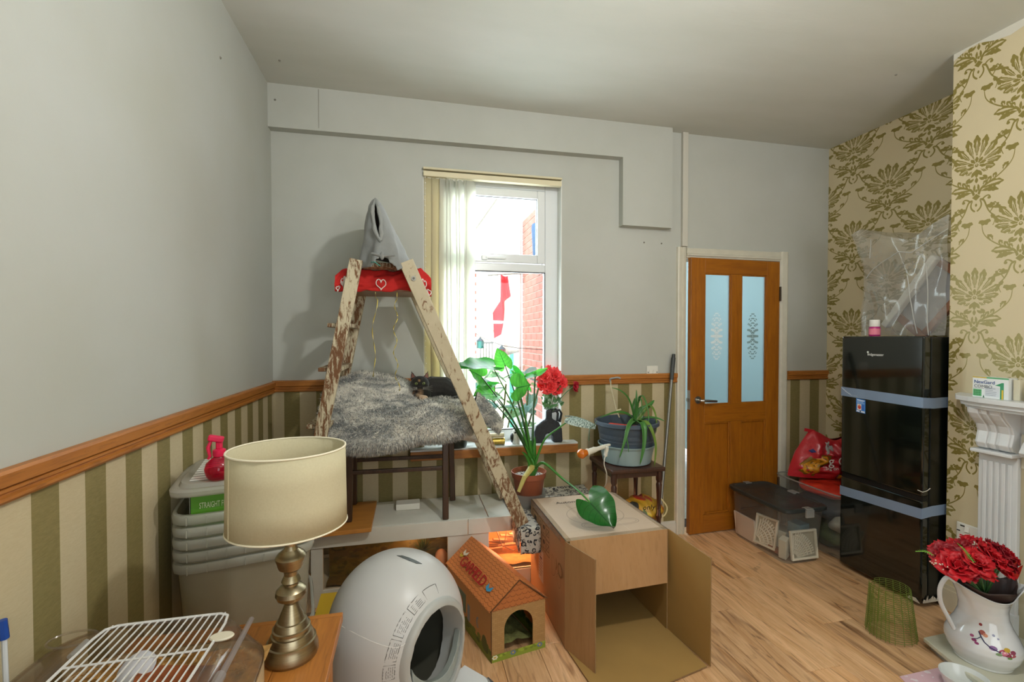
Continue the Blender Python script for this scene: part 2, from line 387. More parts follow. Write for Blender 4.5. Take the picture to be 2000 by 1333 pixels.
def wall_mat(name, axis, s0, period, dark0, zsplit, paint):
    """grey paint above the rail, striped paper (woven green and cream) below it"""
    t = NT(name); xyz = t.xyz(t.coord()); a = xyz[axis]
    ph = t.math('FRACT', t.math('MULTIPLY_ADD', a, 1/period, -s0/period+20))
    st = t.math('LESS_THAN', ph, dark0)
    n1 = t.noise(t.mapped((60, 60, 260)), 1, 4); n2 = t.noise(t.coord(), 7, 3)
    green = t.mix(n1, '#665c30', '#8b8150'); cream = t.mix(n1, '#b5a785', '#c9bd9d')
    low = t.mix(st, cream, green)
    low = t.mix(t.math('MULTIPLY', n2, .22), low, '#a58c62')
    top = t.mix(t.ramp(t.noise(t.coord(), 1.7, 5), [(.3, 0.), (.7, 1.)]), paint, '#b0b2a9')
    hi = t.math('GREATER_THAN', xyz[2], zsplit)
    t.set(Base_Color=t.mix(hi, low, top), Roughness=.75)
    t.bump(t.math('ADD', t.noise(t.coord(), 260, 3), t.math('MULTIPLY', n1, t.math('SUBTRACT', 1.2, hi))), .12, .0012)
    return t.m
PAINT = M('grey_wall_paint', '#b9b6ac', .8, var=.03, vscale=1.5, bump=.08, bscale=180)
WHITE = M('white_gloss_paint', '#cfccc0', .4, var=.03, vscale=6, bump=.05, bscale=30)
m_back = wall_mat('back_wall_finish', 0, -.745, .1823, .48, 1.15, '#b9bbb4')
m_left = wall_mat('left_wall_finish', 1, 1.190, .1690, .48, 1.15, '#b6b9b4')
t = NT('ceiling_paint'); t.set(Base_Color=t.mix(t.ramp(t.noise(t.mapped((.7, 2.2, 1)), 1.3, 4), [(.35, 0.), (.7, 1.)]), '#c5c7be', '#cfd0c9'), Roughness=.7)
t.bump(t.noise(t.mapped((1, 3, 1)), 3, 5), .25, .01); m_ceil = t.m

# ---------------------------------------------------------------- room shell
O3 = (0, 0, 0)
def struct(name, mb, mat, **k): return mb.build(name, mat, origin=O3, kind='structure', **k)
WX0, WX1, WZ0, WZ1 = .086, 1.022, .735, 2.545        # window opening
DX0, DX1, DZ1 = 1.962, 2.79, 2.035                   # door opening
T = .26
b = MB().box(XL-.15, WX0, YB, YB+T, 0, ZC).box(WX1, DX0, YB, YB+T, 0, ZC).box(WX0, WX1, YB, YB+T, 0, WZ0).box(WX0, WX1, YB, YB+T, WZ1, ZC)
b.box(DX0, DX1, YB, YB+T*.5, DZ1, ZC).box(DX1, XR+.15, YB, YB+T*.5, 0, ZC)
struct('wall_back', b, m_back)
struct('wall_left', MB().box(XL-.15, XL, YF-.1, YB, 0, ZC), m_left)
struct('wall_right', MB().box(XR, XR+.15, YF-.1, YB, 0, ZC), damask_mat('damask_right', .51, .655, 2.275, 2.20))
struct('wall_chimney', MB().box(XC, XR-.002, .15, YC, 0, ZC), damask_mat('damask_chimney', .35, .668, 1.745, 2.345))
struct('wall_front', MB().box(XL-.15, XR+.15, YF-.12, YF, 0, ZC), PAINT)
struct('ceiling', MB().box(XL-.15, XR+.15, YF-.12, YB+T, ZC, ZC+.12), m_ceil)
# torn strip of bare plaster along the top of the chimney paper
b = MB(); ys = [YC, 1.80, 1.74, 1.68, 1.62, 1.55, 1.48]; dz = [.035, .012, .008, .034, .046, .03, .012]
for k in range(6): b.add([(XC-.0012, ys[k], ZC), (XC-.0012, ys[k+1], ZC), (XC-.0012, ys[k+1], ZC-dz[k+1]), (XC-.0012, ys[k], ZC-dz[k])], [(0, 1, 2, 3)])
struct('trim_plaster', b, M('bare_plaster', '#cfcbbd', .85, bump=.3, bscale=60))

# floor: every board its own piece
t = NT('laminate'); rnd = t.n('ShaderNodeObjectInfo').outputs['Random']
off = t.n('ShaderNodeCombineXYZ', {0: t.math('MULTIPLY', rnd, 9.1), 1: t.math('MULTIPLY', rnd, 17.0), 2: rnd}).outputs[0]
v = t.n('ShaderNodeVectorMath', {0: t.coord(), 1: off}, operation='ADD').outputs[0]
mp = lambda s: t.n('ShaderNodeMapping', {'Vector': v, 'Scale': s}).outputs[0]
g = t.noise(mp((9, 1.1, 1)), 2.2, 9, .65, 1.0); g2 = t.noise(mp((60, 2.4, 1)), 2, 6, .7, .4); g3 = t.noise(mp((5.5, .75, 1)), 2.6, 4, .5, 1.6)
col = t.mix(t.ramp(g, [(.28, 0.), (.68, 1.)]), '#be8b58', '#e8be91')
col = t.mix(t.math('MULTIPLY', t.ramp(g2, [(.5, 0.), (.75, 1.)]), .45), col, '#8e6140')
col = t.mix(t.math('MULTIPLY', t.ramp(g3, [(.56, 0.), (.70, 1.)]), .62), col, '#74492a')
crack = t.n('ShaderNodeTexVoronoi', {'Vector': mp((6, .8, 1)), 'Scale': 1.7}, feature='DISTANCE_TO_EDGE').outputs['Distance']
col = t.mix(t.math('MULTIPLY', t.math('LESS_THAN', crack, .018), t.math('MULTIPLY', t.ramp(g, [(.35, 1.), (.55, 0.)]), .7)), col, '#4b2d18')
hv = t.math('MULTIPLY_ADD', rnd, .30, .86)
col = t.mix(1.0, col, t.n('ShaderNodeCombineColor', {0: hv, 1: hv, 2: hv}).outputs[0], 'MULTIPLY')
t.set(Base_Color=col, Roughness=t.math('MULTIPLY_ADD', g2, .25, .28)); t.b.inputs['Specular IOR Level'].default_value = .45
t.bump(g2, .08, .001); m_floor = t.m
floor = struct('floor', MB().box(XL-.15, XR+.15, YF-.12, YB+T, -.12, -.012), M('floor_gap', '#3a2414', .8))
BW, BL = .182, 1.20
pm = {}
for i in range(-1, 23):
    x0 = XL-.02+i*BW*1.0-.05; y = -2.6-(i*.47 % BL)
    while y < YB:
        y1 = min(y+BL, YB+.1); ys0 = max(y, YF)
        if y1-ys0 > .05:
            key = round(y1-ys0, 3)
            if key not in pm:
                o = MB().box(-BW/2+.0008, BW/2-.0008, 0, key-.0014, -.011, 0).build('plank', m_floor, origin=O3, bevel=.0012, seg=1); pm[key] = o
            else:
                o = pm[key].copy(); C.objects.link(o)
            o.parent = floor; o.location = (x0+BW/2, ys0, 0)
        y += BL

# dado rail, moulded pine
PINE = {a: wood('pine_'+a, '#9c5f26', '#b8762f', '#5d3414', a, 1.0) for a in 'xyz'}
prof = [(0, 0), (.012, 0), (.017, .006), (.017, .013), (.010, .016), (.010, .020), (.015, .023), (.015, .029), (.011, .032), (.020, .036), (.022, .062), (.019, .069), (0, .069)]
RZ = 1.119
struct('trim_dado_left', MB().prism(prof, (XL, YF, RZ-.004), (1, 0, 0), (0, 0, 1), -(YB-YF)), PINE['y'])
b = MB()
for x0, x1 in ((XL, WX0-.0), (WX1+.0, 1.905), (2.862, XR)): b.prism(prof, (x0, YB, RZ), (0, -1, 0), (0, 0, 1), -(x1-x0))
struct('trim_dado_back', b, PINE['x'])
# painted boxing over the pipes, cable trunking, skirtings
b = MB().prism([(XL, 2.683), (1.445, 2.698), (1.445, 2.23), (1.826, 2.228), (1.826, ZC), (XL, ZC)], (0, YB-.062, 0), (1, 0, 0), (0, 0, 1), -.062)
struct('trim_boxing', b, m_back)
struct('trim_boxing_joint', MB().box(-.528, -.525, YB-.0635, YB-.062, 2.70, 2.93), M('joint_grey', '#8f8c82', .8))  # thin grey strip marking the joint in the boxing
struct('trim_trunking', MB().box(1.934, 1.978, YB-.026, YB, 2.112, ZC), M('trunking_white', '#c2bfb3', .5), bevel=.003)
b = MB()
for x0, x1 in ((XL, 1.9), (2.862, XR)): b.box(x0, x1, YB-.016, YB, 0, .085).box(x0, x1, YB-.010, YB, .085, .10)
struct('baseboard_back', b, WHITE)
struct('baseboard_left', MB().box(XL, XL+.018, YF, YB, 0, .13).box(XL, XL+.012, YF, YB, .13, .15), WHITE)
struct('baseboard_chimney', MB().box(XC-.018, XC, 1.70, YC+.012, 0, .11).box(XC-.012, XC, 1.70, YC+.008, .11, .13).box(XC-.016, XR, YC, YC+.012, 0, .12), M('skirting_cream', '#c9bfa6', .45))

b = MB()
for p in (at(430, 113, x=XL), at(546, 118, z=ZC), at(1258, 474, y=YB), at(1292, 476, y=YB), at(1750, 146, z=ZC), at(537, 195, y=YB-.062)): b.sph(p, .006, 8, 6)
struct('trim_nail_heads', b, M('nail_mark', '#77746b', .7))
# ---------------------------------------------------------------- window
UPVC = M('white_upvc', '#dfe3e4', .25, spec=.5); GLASS = clear('window_glass', '#f6fbfb', .0, .02, .5)
SEAL = M('black_gasket', '#23272b', .5)
win = setting('window_1', ((WX0+WX1)/2, 3.07, WZ0))
b = MB(); y0, y1 = 3.07, 3.13
b.box(WX0, .182, y0, y1, WZ0, WZ1).box(.926, WX1, y0, y1, WZ0, WZ1).box(.182, .926, y0, y1, WZ0, .812).box(.182, .926, y0, y1, 2.468, WZ1).box(.182, .926, y0, y1, 1.902, 1.958)
b.build('window_frame', UPVC, win, bevel=.006)
fx0, fx1, fz0, fz1 = .186, .922, 1.962, 2.464
sash = MB().box(fx0, fx0+.055, y0-.014, y0+.04, fz0, fz1).box(fx1-.055, fx1, y0-.014, y0+.04, fz0, fz1).box(fx0+.055, fx1-.055, y0-.014, y0+.04, fz0, fz0+.058).box(fx0+.055, fx1-.055, y0-.014, y0+.04, fz1-.055, fz1)
sa = sash.build('sash', UPVC, win, bevel=.005)
MB().box(fx0+.055, fx1-.055, y0+.012, y0+.016, fz0+.058, fz1-.055).build('pane', GLASS, sa)
def ring(mb, x0, x1, z0, z1, ya, yb, g): return mb.box(x0, x0+g, ya, yb, z0, z1).box(x1-g, x1, ya, yb, z0, z1).box(x0+g, x1-g, ya, yb, z0, z0+g).box(x0+g, x1-g, ya, yb, z1-g, z1)
ring(MB(), fx0+.054, fx1-.054, fz0+.057, fz1-.054, y0+.004, y0+.011, .004).build('gasket', SEAL, sa)
MB().box(.182, .926, y0+.012, y0+.016, .812, 1.902).build('pane', GLASS, win)
ring(MB(), .182, .926, .812, 1.902, y0-.001, y0+.011, .005).build('gasket', SEAL, win)
h = MB().box(.50, .64, y0-.034, y0-.022, fz0+.020, fz0+.034).box(.475, .515, y0-.03, y0-.014, fz0+.012, fz0+.042)
h.build('window_handle', M('handle_white', '#e6e9ea', .3), sa, bevel=.004)
# sill: white board with a pine nosing
b = MB().box(WX0+.001, WX1-.001, YB-.082, 3.07, .7285, .7385).box(.0, WX0+.001, YB-.082, YB-.0005, .7285, .7385).box(WX1-.001, 1.11, YB-.082, YB-.0005, .7285, .7385); struct('trim_sill', b, M('sill_white', '#d5d8d6', .3))
struct('trim_sill_nosing', MB().box(.0, 1.11, YB-.09, YB-.0005, .672, .728), PINE['x'], bevel=.005)
MB  # reveal lining
struct('trim_reveal', MB().box(WX1-.006, WX1, YB, 3.07, WZ0, WZ1).box(WX0, WX0+.006, YB, 3.07, WZ0, WZ1).box(WX0+.006, WX1-.006, YB, 3.07, WZ1-.006, WZ1), M('reveal_white', '#d8d9d3', .5))

# vertical blind gathered to the left
bl = thing('vertical_blind', 'cream vertical blind drawn to the left side of the window, with headrail', 'blind', (.55, 2.985, 2.49))
CREAM = M('blind_rail_cream', '#d8cfae', .4)
MB().box(.088, 1.012, 2.962, 3.004, 2.478, 2.512).build('headrail', CREAM, bl, bevel=.004)
MB().box(.086, 1.014, 2.956, 3.008, 2.520, 2.534).build('top_track', M('track_beige', '#cfc7a8', .45), bl, bevel=.003)
def fabric(name, a, b, k):
    t = NT(name); t.t.nodes.remove(t.b)
    c1 = t.mix(t.math('MULTIPLY', t.noise(t.mapped((240, 240, 30)), 1, 2), .3), a, b)
    d1 = t.n('ShaderNodeBsdfDiffuse', {'Color': c1}); d2 = t.n('ShaderNodeBsdfTranslucent', {'Color': c1})
    t.l(t.n('ShaderNodeMixShader', {0: k, 1: d1.outputs[0], 2: d2.outputs[0]}).outputs[0], t.out.inputs[0]); return t.m
FAB, FAB2 = fabric('blind_fabric_cream', '#e3dab6', '#cfc49a', .35), fabric('blind_fabric_backlit', '#f4f4ee', '#e2e2da', .72)  # second cloth is the same fabric whitened; backlight is put into its colour
slats = [(.125, 4, .089), (.178, 12, .089), (.222, 38, .089), (.254, 62, .089), (.284, 52, .089), (.312, 66, .089), (.340, 48, .089), (.368, 60, .089), (.392, 40, .089)]
for k, (x, deg, wd) in enumerate(slats):
    a = math.radians(deg); dx, dy = math.cos(a)*wd/2, math.sin(a)*wd/2; yc = 2.995
    f = lambda u, v, x=x, dx=dx, dy=dy, k=k: V((x+dx*(2*u-1)-dy*.10*(1-(2*u-1)**2)+.004*math.sin(6*v+k), yc+dy*(2*u-1)*.8-.006*(1-(2*u-1)**2), 2.474-v*(1.69+.01*(k % 3))))
    s = MB().grid(f, 6, 10)  .build('slat', FAB if k < 2 else FAB2, bl, smooth=True, solid=.0008)
    MB().obox((x, yc, 2.478), (.022, .006, .016), (0, 0, a)).build('hanger', M('hanger_white', '#eeeae0', .4), s)
b = MB()
for k in range(40): b.sph((.098+.002*math.sin(k), 2.965, 2.47-k*.036), .004, 6, 4)
b.tube([(.098, 2.965, 2.48), (.099, 2.965, 1.05)], .001, 4); b.build('bead_chain', M('bead_white', '#e8e4d8', .4), bl, smooth=True)

# ---------------------------------------------------------------- yard outside
BR = M('yard_brick', '#bd8278', .85, var=.18, vscale=11, bump=.3, bscale=40); MORT = M('mortar', '#d6d0c6', .9, bump=.3)  # brick and mortar paled so the overexposed glare sits in their colour
struct('ground_yard', MB().box(-3.5, 4, YB+T, 9, -.3, -.2), M('yard_paving', '#9a968c', .9, var=.15, bump=.4, bscale=20))
ky = setting('wall_yard_right')
MB().box(1.335, 1.43, YB+T, 5.35, -.2, 3.4).build('mortar_bed', MORT, ky)
bm_ = None
for r in range(0, 30):
    z = .60+r*.075
    for c in range(-1, 10):
        ya = YB+T+.02+c*.225+(r % 2)*.1125; yb = ya+.215
        ya, yb = max(ya, YB+T), min(yb, 5.35)
        if yb-ya < .05: continue
        if abs(yb-ya-.215) < .001 and bm_ is not None: o = bm_.copy(); C.objects.link(o); o.location = (1.330, ya, z); continue
        o = MB().box(0, .012, 0, yb-ya, 0, .064).build('brick', BR, None, origin=O3); o.parent = ky; o.location = (1.330, ya, z)
        if abs(yb-ya-.215) < .001: bm_ = o
# end face bricks of the same wall seen from the window
t = NT('far_brick'); bk = t.n('ShaderNodeTexBrick', {'Vector': t.n('ShaderNodeCombineXYZ', {0: t.xyz(t.coord())[0], 1: t.xyz(t.coord())[2]}).outputs[0], 'Color1': lin('#a8493c'), 'Color2': lin('#8f4136'), 'Mortar': lin('#c9c2b6'), 'Scale': 1, 'Mortar Size': .008, 'Brick Width': .225, 'Row Height': .075})
t.set(Base_Color=bk.outputs['Color'], Roughness=.85); t.bump(bk.outputs['Fac'], -.4, .006); FARB = t.m
nh = thing('neighbour_house', 'brick gabled house with an overexposed white gable across the yard outside the window', 'house', (.9, 8.0, -.2))
MB().prism([(-1.5, -.2), (3.2, -.2), (3.2, 3.9), (2.35, 5.2), (.85, 3.05), (-1.5, 3.05)], (0, 8.0, 0), (1, 0, 0), (0, 0, 1), -.3).build('gable_wall', M('overexposed_gable', '#e5dfd4', .8, var=.05, bump=.2, bscale=15), nh)  # brick gable painted near white; overexposure is put into its colour
MB().box(.85, 1.14, 7.95, 8.0, -.2, 3.0).build('brick_pier', FARB, nh)
MB().prism([(.78, 2.98), (2.35, 5.28), (2.35, 5.12), (.86, 2.96)], (0, 7.9, 0), (1, 0, 0), (0, 0, 1), -.4).build('barge_board', M('barge_grey', '#7c7a78', .6), nh)
wf = MB().box(1.42, 1.60, 7.95, 8.0, 1.62, 2.05).build('window', M('far_window', '#8794a0', .2), nh)
MB().box(1.40, 1.62, 7.93, 7.96, 1.58, 1.62).build('window_sill', M('far_sill', '#c9c6c0', .6), wf)
b = MB()
for k in range(5): b.cyl((1.16+k*.05, 7.6, .95), (1.16+k*.05, 7.6, 1.35), .008, n=5)
b.box(1.14, 1.38, 7.59, 7.61, 1.34, 1.37).beam((1.12, 7.6, .62), (1.40, 7.6, .95), .03, .03); b.build('stair_railing', M('rail_iron', '#54585c', .5), nh)
dp = thing('drainpipe', 'pale grey drainpipe at the corner of the brick yard wall outside', 'drainpipe', (1.245, 5.25, -.2))
MB().cyl((1.245, 5.25, -.2), (1.245, 5.25, 3.6), .045, n=14).build('pipe', M('pipe_grey', '#b9c0c8', .4), dp, smooth=True)
for z in (.9, 2.2): MB().cyl((1.245, 5.25, z), (1.245, 5.25, z+.05), .054, n=14).build('bracket', M('pipe_grey', '#b9c0c8', .4), dp, smooth=True)
gd = thing('yard_gate', 'strip of teal painted gate beyond the drainpipe in the yard', 'gate', (1.5, 6.4, -.2))
for k in range(5): MB().box(1.40+k*.11, 1.505+k*.11, 6.38, 6.41, -.2, 1.75).build('board', M('gate_teal', '#4fa59a', .6), gd)
hb = MB().lathe([(.02, 0), (.06, .02), (.075, .30), (.07, .34), (.02, .36)], (1.22, 4.25, 2.20), 14)
lt = hb.build('wall_lantern', M('lantern_blue', '#3e5d86', .4), smooth=True); tag(lt, 'blue lantern hanging high on the brick wall outside, seen in the upper pane', 'lantern')
MB().beam((1.22, 4.25, 2.55), (1.33, 4.25, 2.60), .015, .015).build('bracket', M('rail_iron', '#54585c', .5), lt)
# white and red flag hanging in folds
cv = Cv(120, 260, '#f0ece8'); cv.poly([(0, 40), (34, 62), (70, 150), (92, 260), (60, 260), (44, 175), (0, 130)], '#c8202f'); cv.poly([(58, 170), (120, 190), (120, 260), (58, 260)], '#d02335'); FLAG = print_mat('flag_print', cv, .8)
fa, fb = at(958, 538, y=4.6), at(1004, 545, y=4.6); fz = at(1000, 695, y=4.6).z
f = lambda u, v: V((fa.x+(fb.x-fa.x)*(u*.95+.05)*(.75+.25*v)+.04*v, 4.6+.05*math.sin(9*u+2*v), fa.z+(fz-fa.z)*v*(1-.12*abs(u-.6))))
fl = MB().grid(f, 14, 16).build('flag', FLAG, smooth=True, solid=.001, origin=(fa.x, 4.6, fa.z)); MB().tube([(fa.x-.03, 4.6, fa.z+.004), (1.336, 4.6, fa.z+.05)], .012, 8).build('flag_pole', M('flag_pole', '#9a9c9e', .4), fl, smooth=True); tag(fl, 'white flag with red bars hanging in folds in the yard', 'flag')
cb = [at(920, 645, y=4.4), at(938, 658, y=4.4), at(960, 668, y=4.4), at(985, 676, y=4.4), at(1010, 680, y=4.4), V((1.336, 4.4, at(1030, 684, y=4.4).z))]
wire = MB().tube(cb, .003, 5).build('string_light_cable', M('cable_black', '#22262a', .5)); tag(wire, 'thin dark cable strung across the yard outside', 'cable')
def yard_lantern(u, v, hexc, label):
    p = at(u, v, y=4.4); q = thing('string_lantern', label, 'lantern', p+V((0, 0, -.07)), group='string lanterns in the yard')
    MB().lathe([(.022, -.05), (.03, -.045), (.034, .02), (.028, .025)], p, 10).build('lamp_glass', M('lantern_'+hexc[1:], hexc, .3), q, smooth=True)
    b = MB().lathe([(.04, .025), (.012, .05), (.008, .06)], p, 10)
    for k in range(5): a = k*2*math.pi/5; b.cyl(p+V((.036*math.cos(a), .036*math.sin(a), -.05)), p+V((.036*math.cos(a), .036*math.sin(a), .025)), .003, n=4)
    b.build('cage_top', M('lantern_metal', '#3a4a50', .4, .6), q)
yard_lantern(938, 671, '#2d9c96', 'teal string lantern hanging outside the lower pane'); yard_lantern(980, 687, '#c2403a', 'red string lantern hanging outside behind the potted plant leaves')
# ---------------------------------------------------------------- leaves
def leaf_mat(name, a, b, vein, trans=.35, rough=.35, streak=0):
    if name in _mats: return _mats[name]
    t = NT(name); u, v, _ = t.xyz(t.coord('UV'))
    c = t.math('ABSOLUTE', t.math('SUBTRACT', u, .5))
    mid = t.math('LESS_THAN', c, .018)
    ph = t.math('FRACT', t.math('MULTIPLY', t.math('SUBTRACT', v, t.math('MULTIPLY', c, .55)), 7))
    side = t.math('LESS_THAN', t.math('ABSOLUTE', t.math('SUBTRACT', ph, .5)), .045)
    col = t.mix(t.noise(t.coord('UV'), 6, 4), a, b)
    if streak: col = t.mix(t.math('MULTIPLY', t.math('GREATER_THAN', t.noise(t.n('ShaderNodeMapping', {'Vector': t.coord('UV'), 'Scale': (4, 18, 1), 'Rotation': (0, 0, .5)}).outputs[0], 2, 3), .52), streak), col, '#5b6f6c')
    col = t.mix(t.math('MAXIMUM', mid, t.math('MULTIPLY', side, .7)), col, vein)
    t.set(Base_Color=col, Roughness=rough)
    tl = t.n('ShaderNodeBsdfTranslucent', {'Color': col}); ms = t.n('ShaderNodeMixShader', {0: trans, 1: t.b.outputs[0], 2: tl.outputs[0]})
    t.l(ms.outputs[0], t.out.inputs[0]); _mats[name] = t.m; return t.m
def leaf_mb(base, tip, nrm, width, lobe=.25, cup=.12, droop=.1, nu=8, nv=12, mb=None, wave=0):
    """heart leaf from its stalk point to its tip; two lobes reach back past the stalk"""
    base, tip, nrm = V(base), V(tip), V(nrm); L = (tip-base).length; d = (tip-base)/L
    n = (nrm-d*nrm.dot(d)).normalized(); s = d.cross(n)
    def f(u, v):
        q = 2*u-1; wv = width/2*(math.sin(math.pi*min(1, (v*.93+.07))**.62))**.85 if v < 1 else 0
        back = -lobe*L*(1-v)**2.2*(1-(1-abs(q))**2)*(1.0-.25*abs(q))
        a = v*L+back; h = cup*width*q*q-droop*L*v*v+wave*width*math.sin(5*v*math.pi)*abs(q)
        return base+d*a+s*(q*wv)+n*h
    return (mb or MB()).grid(f, nu, nv)
def blade(pts, w0, nrm=(0, 0, 1), mb=None, chan=.25, peak=.25):
    """strap leaf along a path"""
    pts = [V(p) for p in pts]; N = len(pts)
    def samp(t):
        x = t*(N-1); i = min(int(x), N-2); k = x-i
        p0 = pts[max(i-1, 0)]; p1 = pts[i]; p2 = pts[i+1]; p3 = pts[min(i+2, N-1)]
        return .5*((2*p1)+(p2-p0)*k+(2*p0-5*p1+4*p2-p3)*k*k+(3*p1-p0-3*p2+p3)*k**3)
    def f(u, v):
        p = samp(v); d = (samp(min(1, v+.02))-samp(max(0, v-.02))).normalized(); n = V(nrm); s = d.cross(n); s = s.normalized() if s.length > .05 else d.orthogonal().normalized()
        n = s.cross(d); wv = w0*(.65+.35*min(1, v/peak))*(1-max(0, v-peak)/(1-peak))**.75+.0006; q = 2*u-1
        return p+s*q*wv/2+n*chan*wv*q*q
    return (mb or MB()).grid(f, 4, 18)
LEAF = leaf_mat('alocasia_leaf', '#1f6b1d', '#2f8a2a', '#16461a', .45)
# leafy bush in the yard: each large leaf is a piece
bush = thing('yard_bush', 'leafy green bush growing outside below the window pane', 'bush', (.62, 3.9, -.2))
BL1 = leaf_mat('bush_leaf', '#5f9a5a', '#86b87c', '#b9d8a8', .4); BL2 = leaf_mat('bush_leaf_blue', '#5d8f86', '#7fae9f', '#a9ccc0', .4)
b = MB()
for k in range(9): b.tube([(.35+k*.09, 3.95, -.2), (.35+k*.09+R.uniform(-.1, .1), 3.9, .5), (.3+k*.1, 3.8, 1.05)], .008, 5)
b.build('stem', M('bush_stem', '#5d6b3c', .7), bush)
proto = {}
for k in range(96):
    c = V((R.uniform(.16, 1.18), R.uniform(3.55, 4.25), R.uniform(.50, 1.22))); a = R.uniform(0, 6.3); L = R.uniform(.10, .17)
    dirv = V((math.cos(a), -.25+.3*math.sin(a), R.uniform(-.7, .3))).normalized(); key = k % 8
    if k < 8: o = leaf_mb((0, 0, 0), (0, 1, 0), (0, 0, 1), .72, .12, .1, .12, 4, 6).build('leaf', BL1 if k % 2 else BL2, None, smooth=True, origin=O3, angle=180); proto[k] = o
    else: o = proto[key].copy(); C.objects.link(o)
    q = dirv.to_track_quat('Y', 'Z'); q = q @ Euler((0, R.uniform(-.5, .5), 0)).to_quaternion()
    o.parent = bush; m = W(bush).inverted(); o.location = m @ c; o.rotation_euler = q.to_euler(); o.scale = (L, L, L)

# ---------------------------------------------------------------- kitchen beyond the door
KP = M('kitchen_paint', '#bccfd2', .8)
struct('wall_kitchen', MB().box(1.43, 1.50, YB+T, 6.0, 0, 2.6).box(3.5, 3.6, YB+.13, 6.0, 0, 2.6).box(1.43, 3.6, 6.0, 6.1, 0, 2.6), KP)
struct('ceiling_kitchen', MB().box(1.43, 3.6, YB+.13, 6.1, 2.6, 2.7), M('kitchen_ceiling', '#d6dad8', .8))
kc = thing('kitchen_cupboard', 'dark kitchen cupboard glimpsed through the gap beside the door', 'cupboard', (1.72, 4.4, 0))
MB().box(1.52, 1.95, 4.0, 4.9, 0, .86).build('carcass', M('cupboard_dark', '#4e4137', .5), kc, bevel=.004)
MB().box(1.51, 1.98, 3.98, 4.92, .86, .90).build('worktop', M('worktop_grey', '#8d8a86', .35), kc, bevel=.004)

# ---------------------------------------------------------------- door
DWX = wood('door_wood_x', '#8a4f10', '#a56414', '#6a390b', 'x', 1.0, .35, False, .06); DWZ = wood('door_wood_z', '#8a4f10', '#a86614', '#6a390b', 'z', 1.0, .35, False, .06)
HX, HY = 2.772, 2.968
door = setting('door_1', (HX, HY, .008), math.pi+math.radians(2.6))
# local frame: x runs from the hinge to the latch side, -y is the kitchen side, +y faces the room
L_ = .788; TH = .038; HD = 2.02
def dbox(mb, x0, x1, z0, z1, y0=-TH, y1=0.0):
    return mb.box(x0, x1, y0, y1, z0, z1)
def dpart(name, mb, mat, par=door, **k):
    m = W(door); mb.v = [m @ q for q in mb.v]; return mb.build(name, mat, par, **k)
s1, s2, pw = .118, .094, .229; xa, xb, xc, xd = s1, s1+pw, s1+pw+s2, L_-s1
zt, zg0, zl, zp0 = 1.91, .945, .815, .135
dpart('stile', dbox(MB(), 0, xa, 0, HD), DWZ, bevel=.002); dpart('stile', dbox(MB(), xd, L_, 0, HD), DWZ, bevel=.002)
dpart('top_rail', dbox(MB(), xa, xd, zt, HD), DWX, bevel=.002); dpart('lock_rail', dbox(MB(), xa, xd, zl, zg0), DWX, bevel=.002); dpart('bottom_rail', dbox(MB(), xa, xd, 0, zp0), DWX, bevel=.002)
dpart('muntin', dbox(MB(), xb, xc, zg0, zt), DWZ, bevel=.002); dpart('muntin', dbox(MB(), xb, xc, zp0, zl), DWZ, bevel=.002)
t = NT('frosted_glass'); t.t.nodes.remove(t.b)
tl = t.n('ShaderNodeBsdfTranslucent', {'Color': lin('#dce9ec')}); rf = t.n('ShaderNodeBsdfRefraction', {'Color': lin('#e4f0f2'), 'Roughness': .42, 'IOR': 1.1}); gl = t.n('ShaderNodeBsdfGlossy', {'Roughness': .25})
m1 = t.n('ShaderNodeMixShader', {0: .55, 1: tl.outputs[0], 2: rf.outputs[0]}); fr = t.n('ShaderNodeFresnel', {'IOR': 1.35}); m2 = t.n('ShaderNodeMixShader', {0: fr.outputs[0], 1: m1.outputs[0], 2: gl.outputs[0]}); t.l(m2.outputs[0], t.out.inputs[0]); FROST = t.m
ETCH = M('etched_white', '#f6fbfb', .6); ETCH2 = M('etched_grey', '#8fa6a6', .6)
def etched(cx, cz, hw, hh, mat, par, seed):
    b = MB(); y = -.0148
    def spot(x, z, rx, rz, rot=0):
        vs = []
        for k in range(7): a = 2*math.pi*k/7; px, pz = rx*math.cos(a), rz*math.sin(a); vs.append((cx+x+px*math.cos(rot)-pz*math.sin(rot), y, cz+z+px*math.sin(rot)+pz*math.cos(rot)))
        b.add(vs, [tuple(range(7))])
    for ring_, n, r in ((.18, 6, .0075), (.38, 10, .0065), (.6, 14, .006), (.8, 18, .0055), (1.0, 22, .005)):
        for k in range(n):
            a = 2*math.pi*k/n; q = abs(math.sin(a))**1.6
            spot(hw*ring_*math.cos(a), hh*ring_*math.sin(a), r, r*1.9, a)
    for k in range(8): a = 2*math.pi*k/8; spot(.012*math.cos(a), .012*math.sin(a), .003, .007, a+1.57)
    return dpart('etched_motif', b, mat, par, kind='stuff')
for k, (x0, x1) in enumerate(((xa, xb), (xc, xd))):
    p = dpart('pane', dbox(MB(), x0, x1, zg0, zt, -.022, -.016), FROST)
    etched((x0+x1)/2, 1.45, .048, .17, ETCH if k else ETCH2, p, k)
    dpart('glazing_bead', ring(MB(), x0, x1, zg0, zt, -.016, -.006, .009), DWZ, p)
    q = dpart('panel', dbox(MB(), x0, x1, zp0, zl, -.028, -.016), DWZ)
    dpart('panel_moulding', ring(MB(), x0, x1, zp0, zl, -.016, -.004, .012), DWZ, q, bevel=.003)
CHROME = M('satin_chrome', '#a9a9a4', .3, 1)
hx, hz = L_-.06, .985
m_ = MB(); m_.cyl((hx, 0, hz), (hx, .009, hz), .026, n=20); hr = dpart('handle', m_, CHROME, smooth=True)
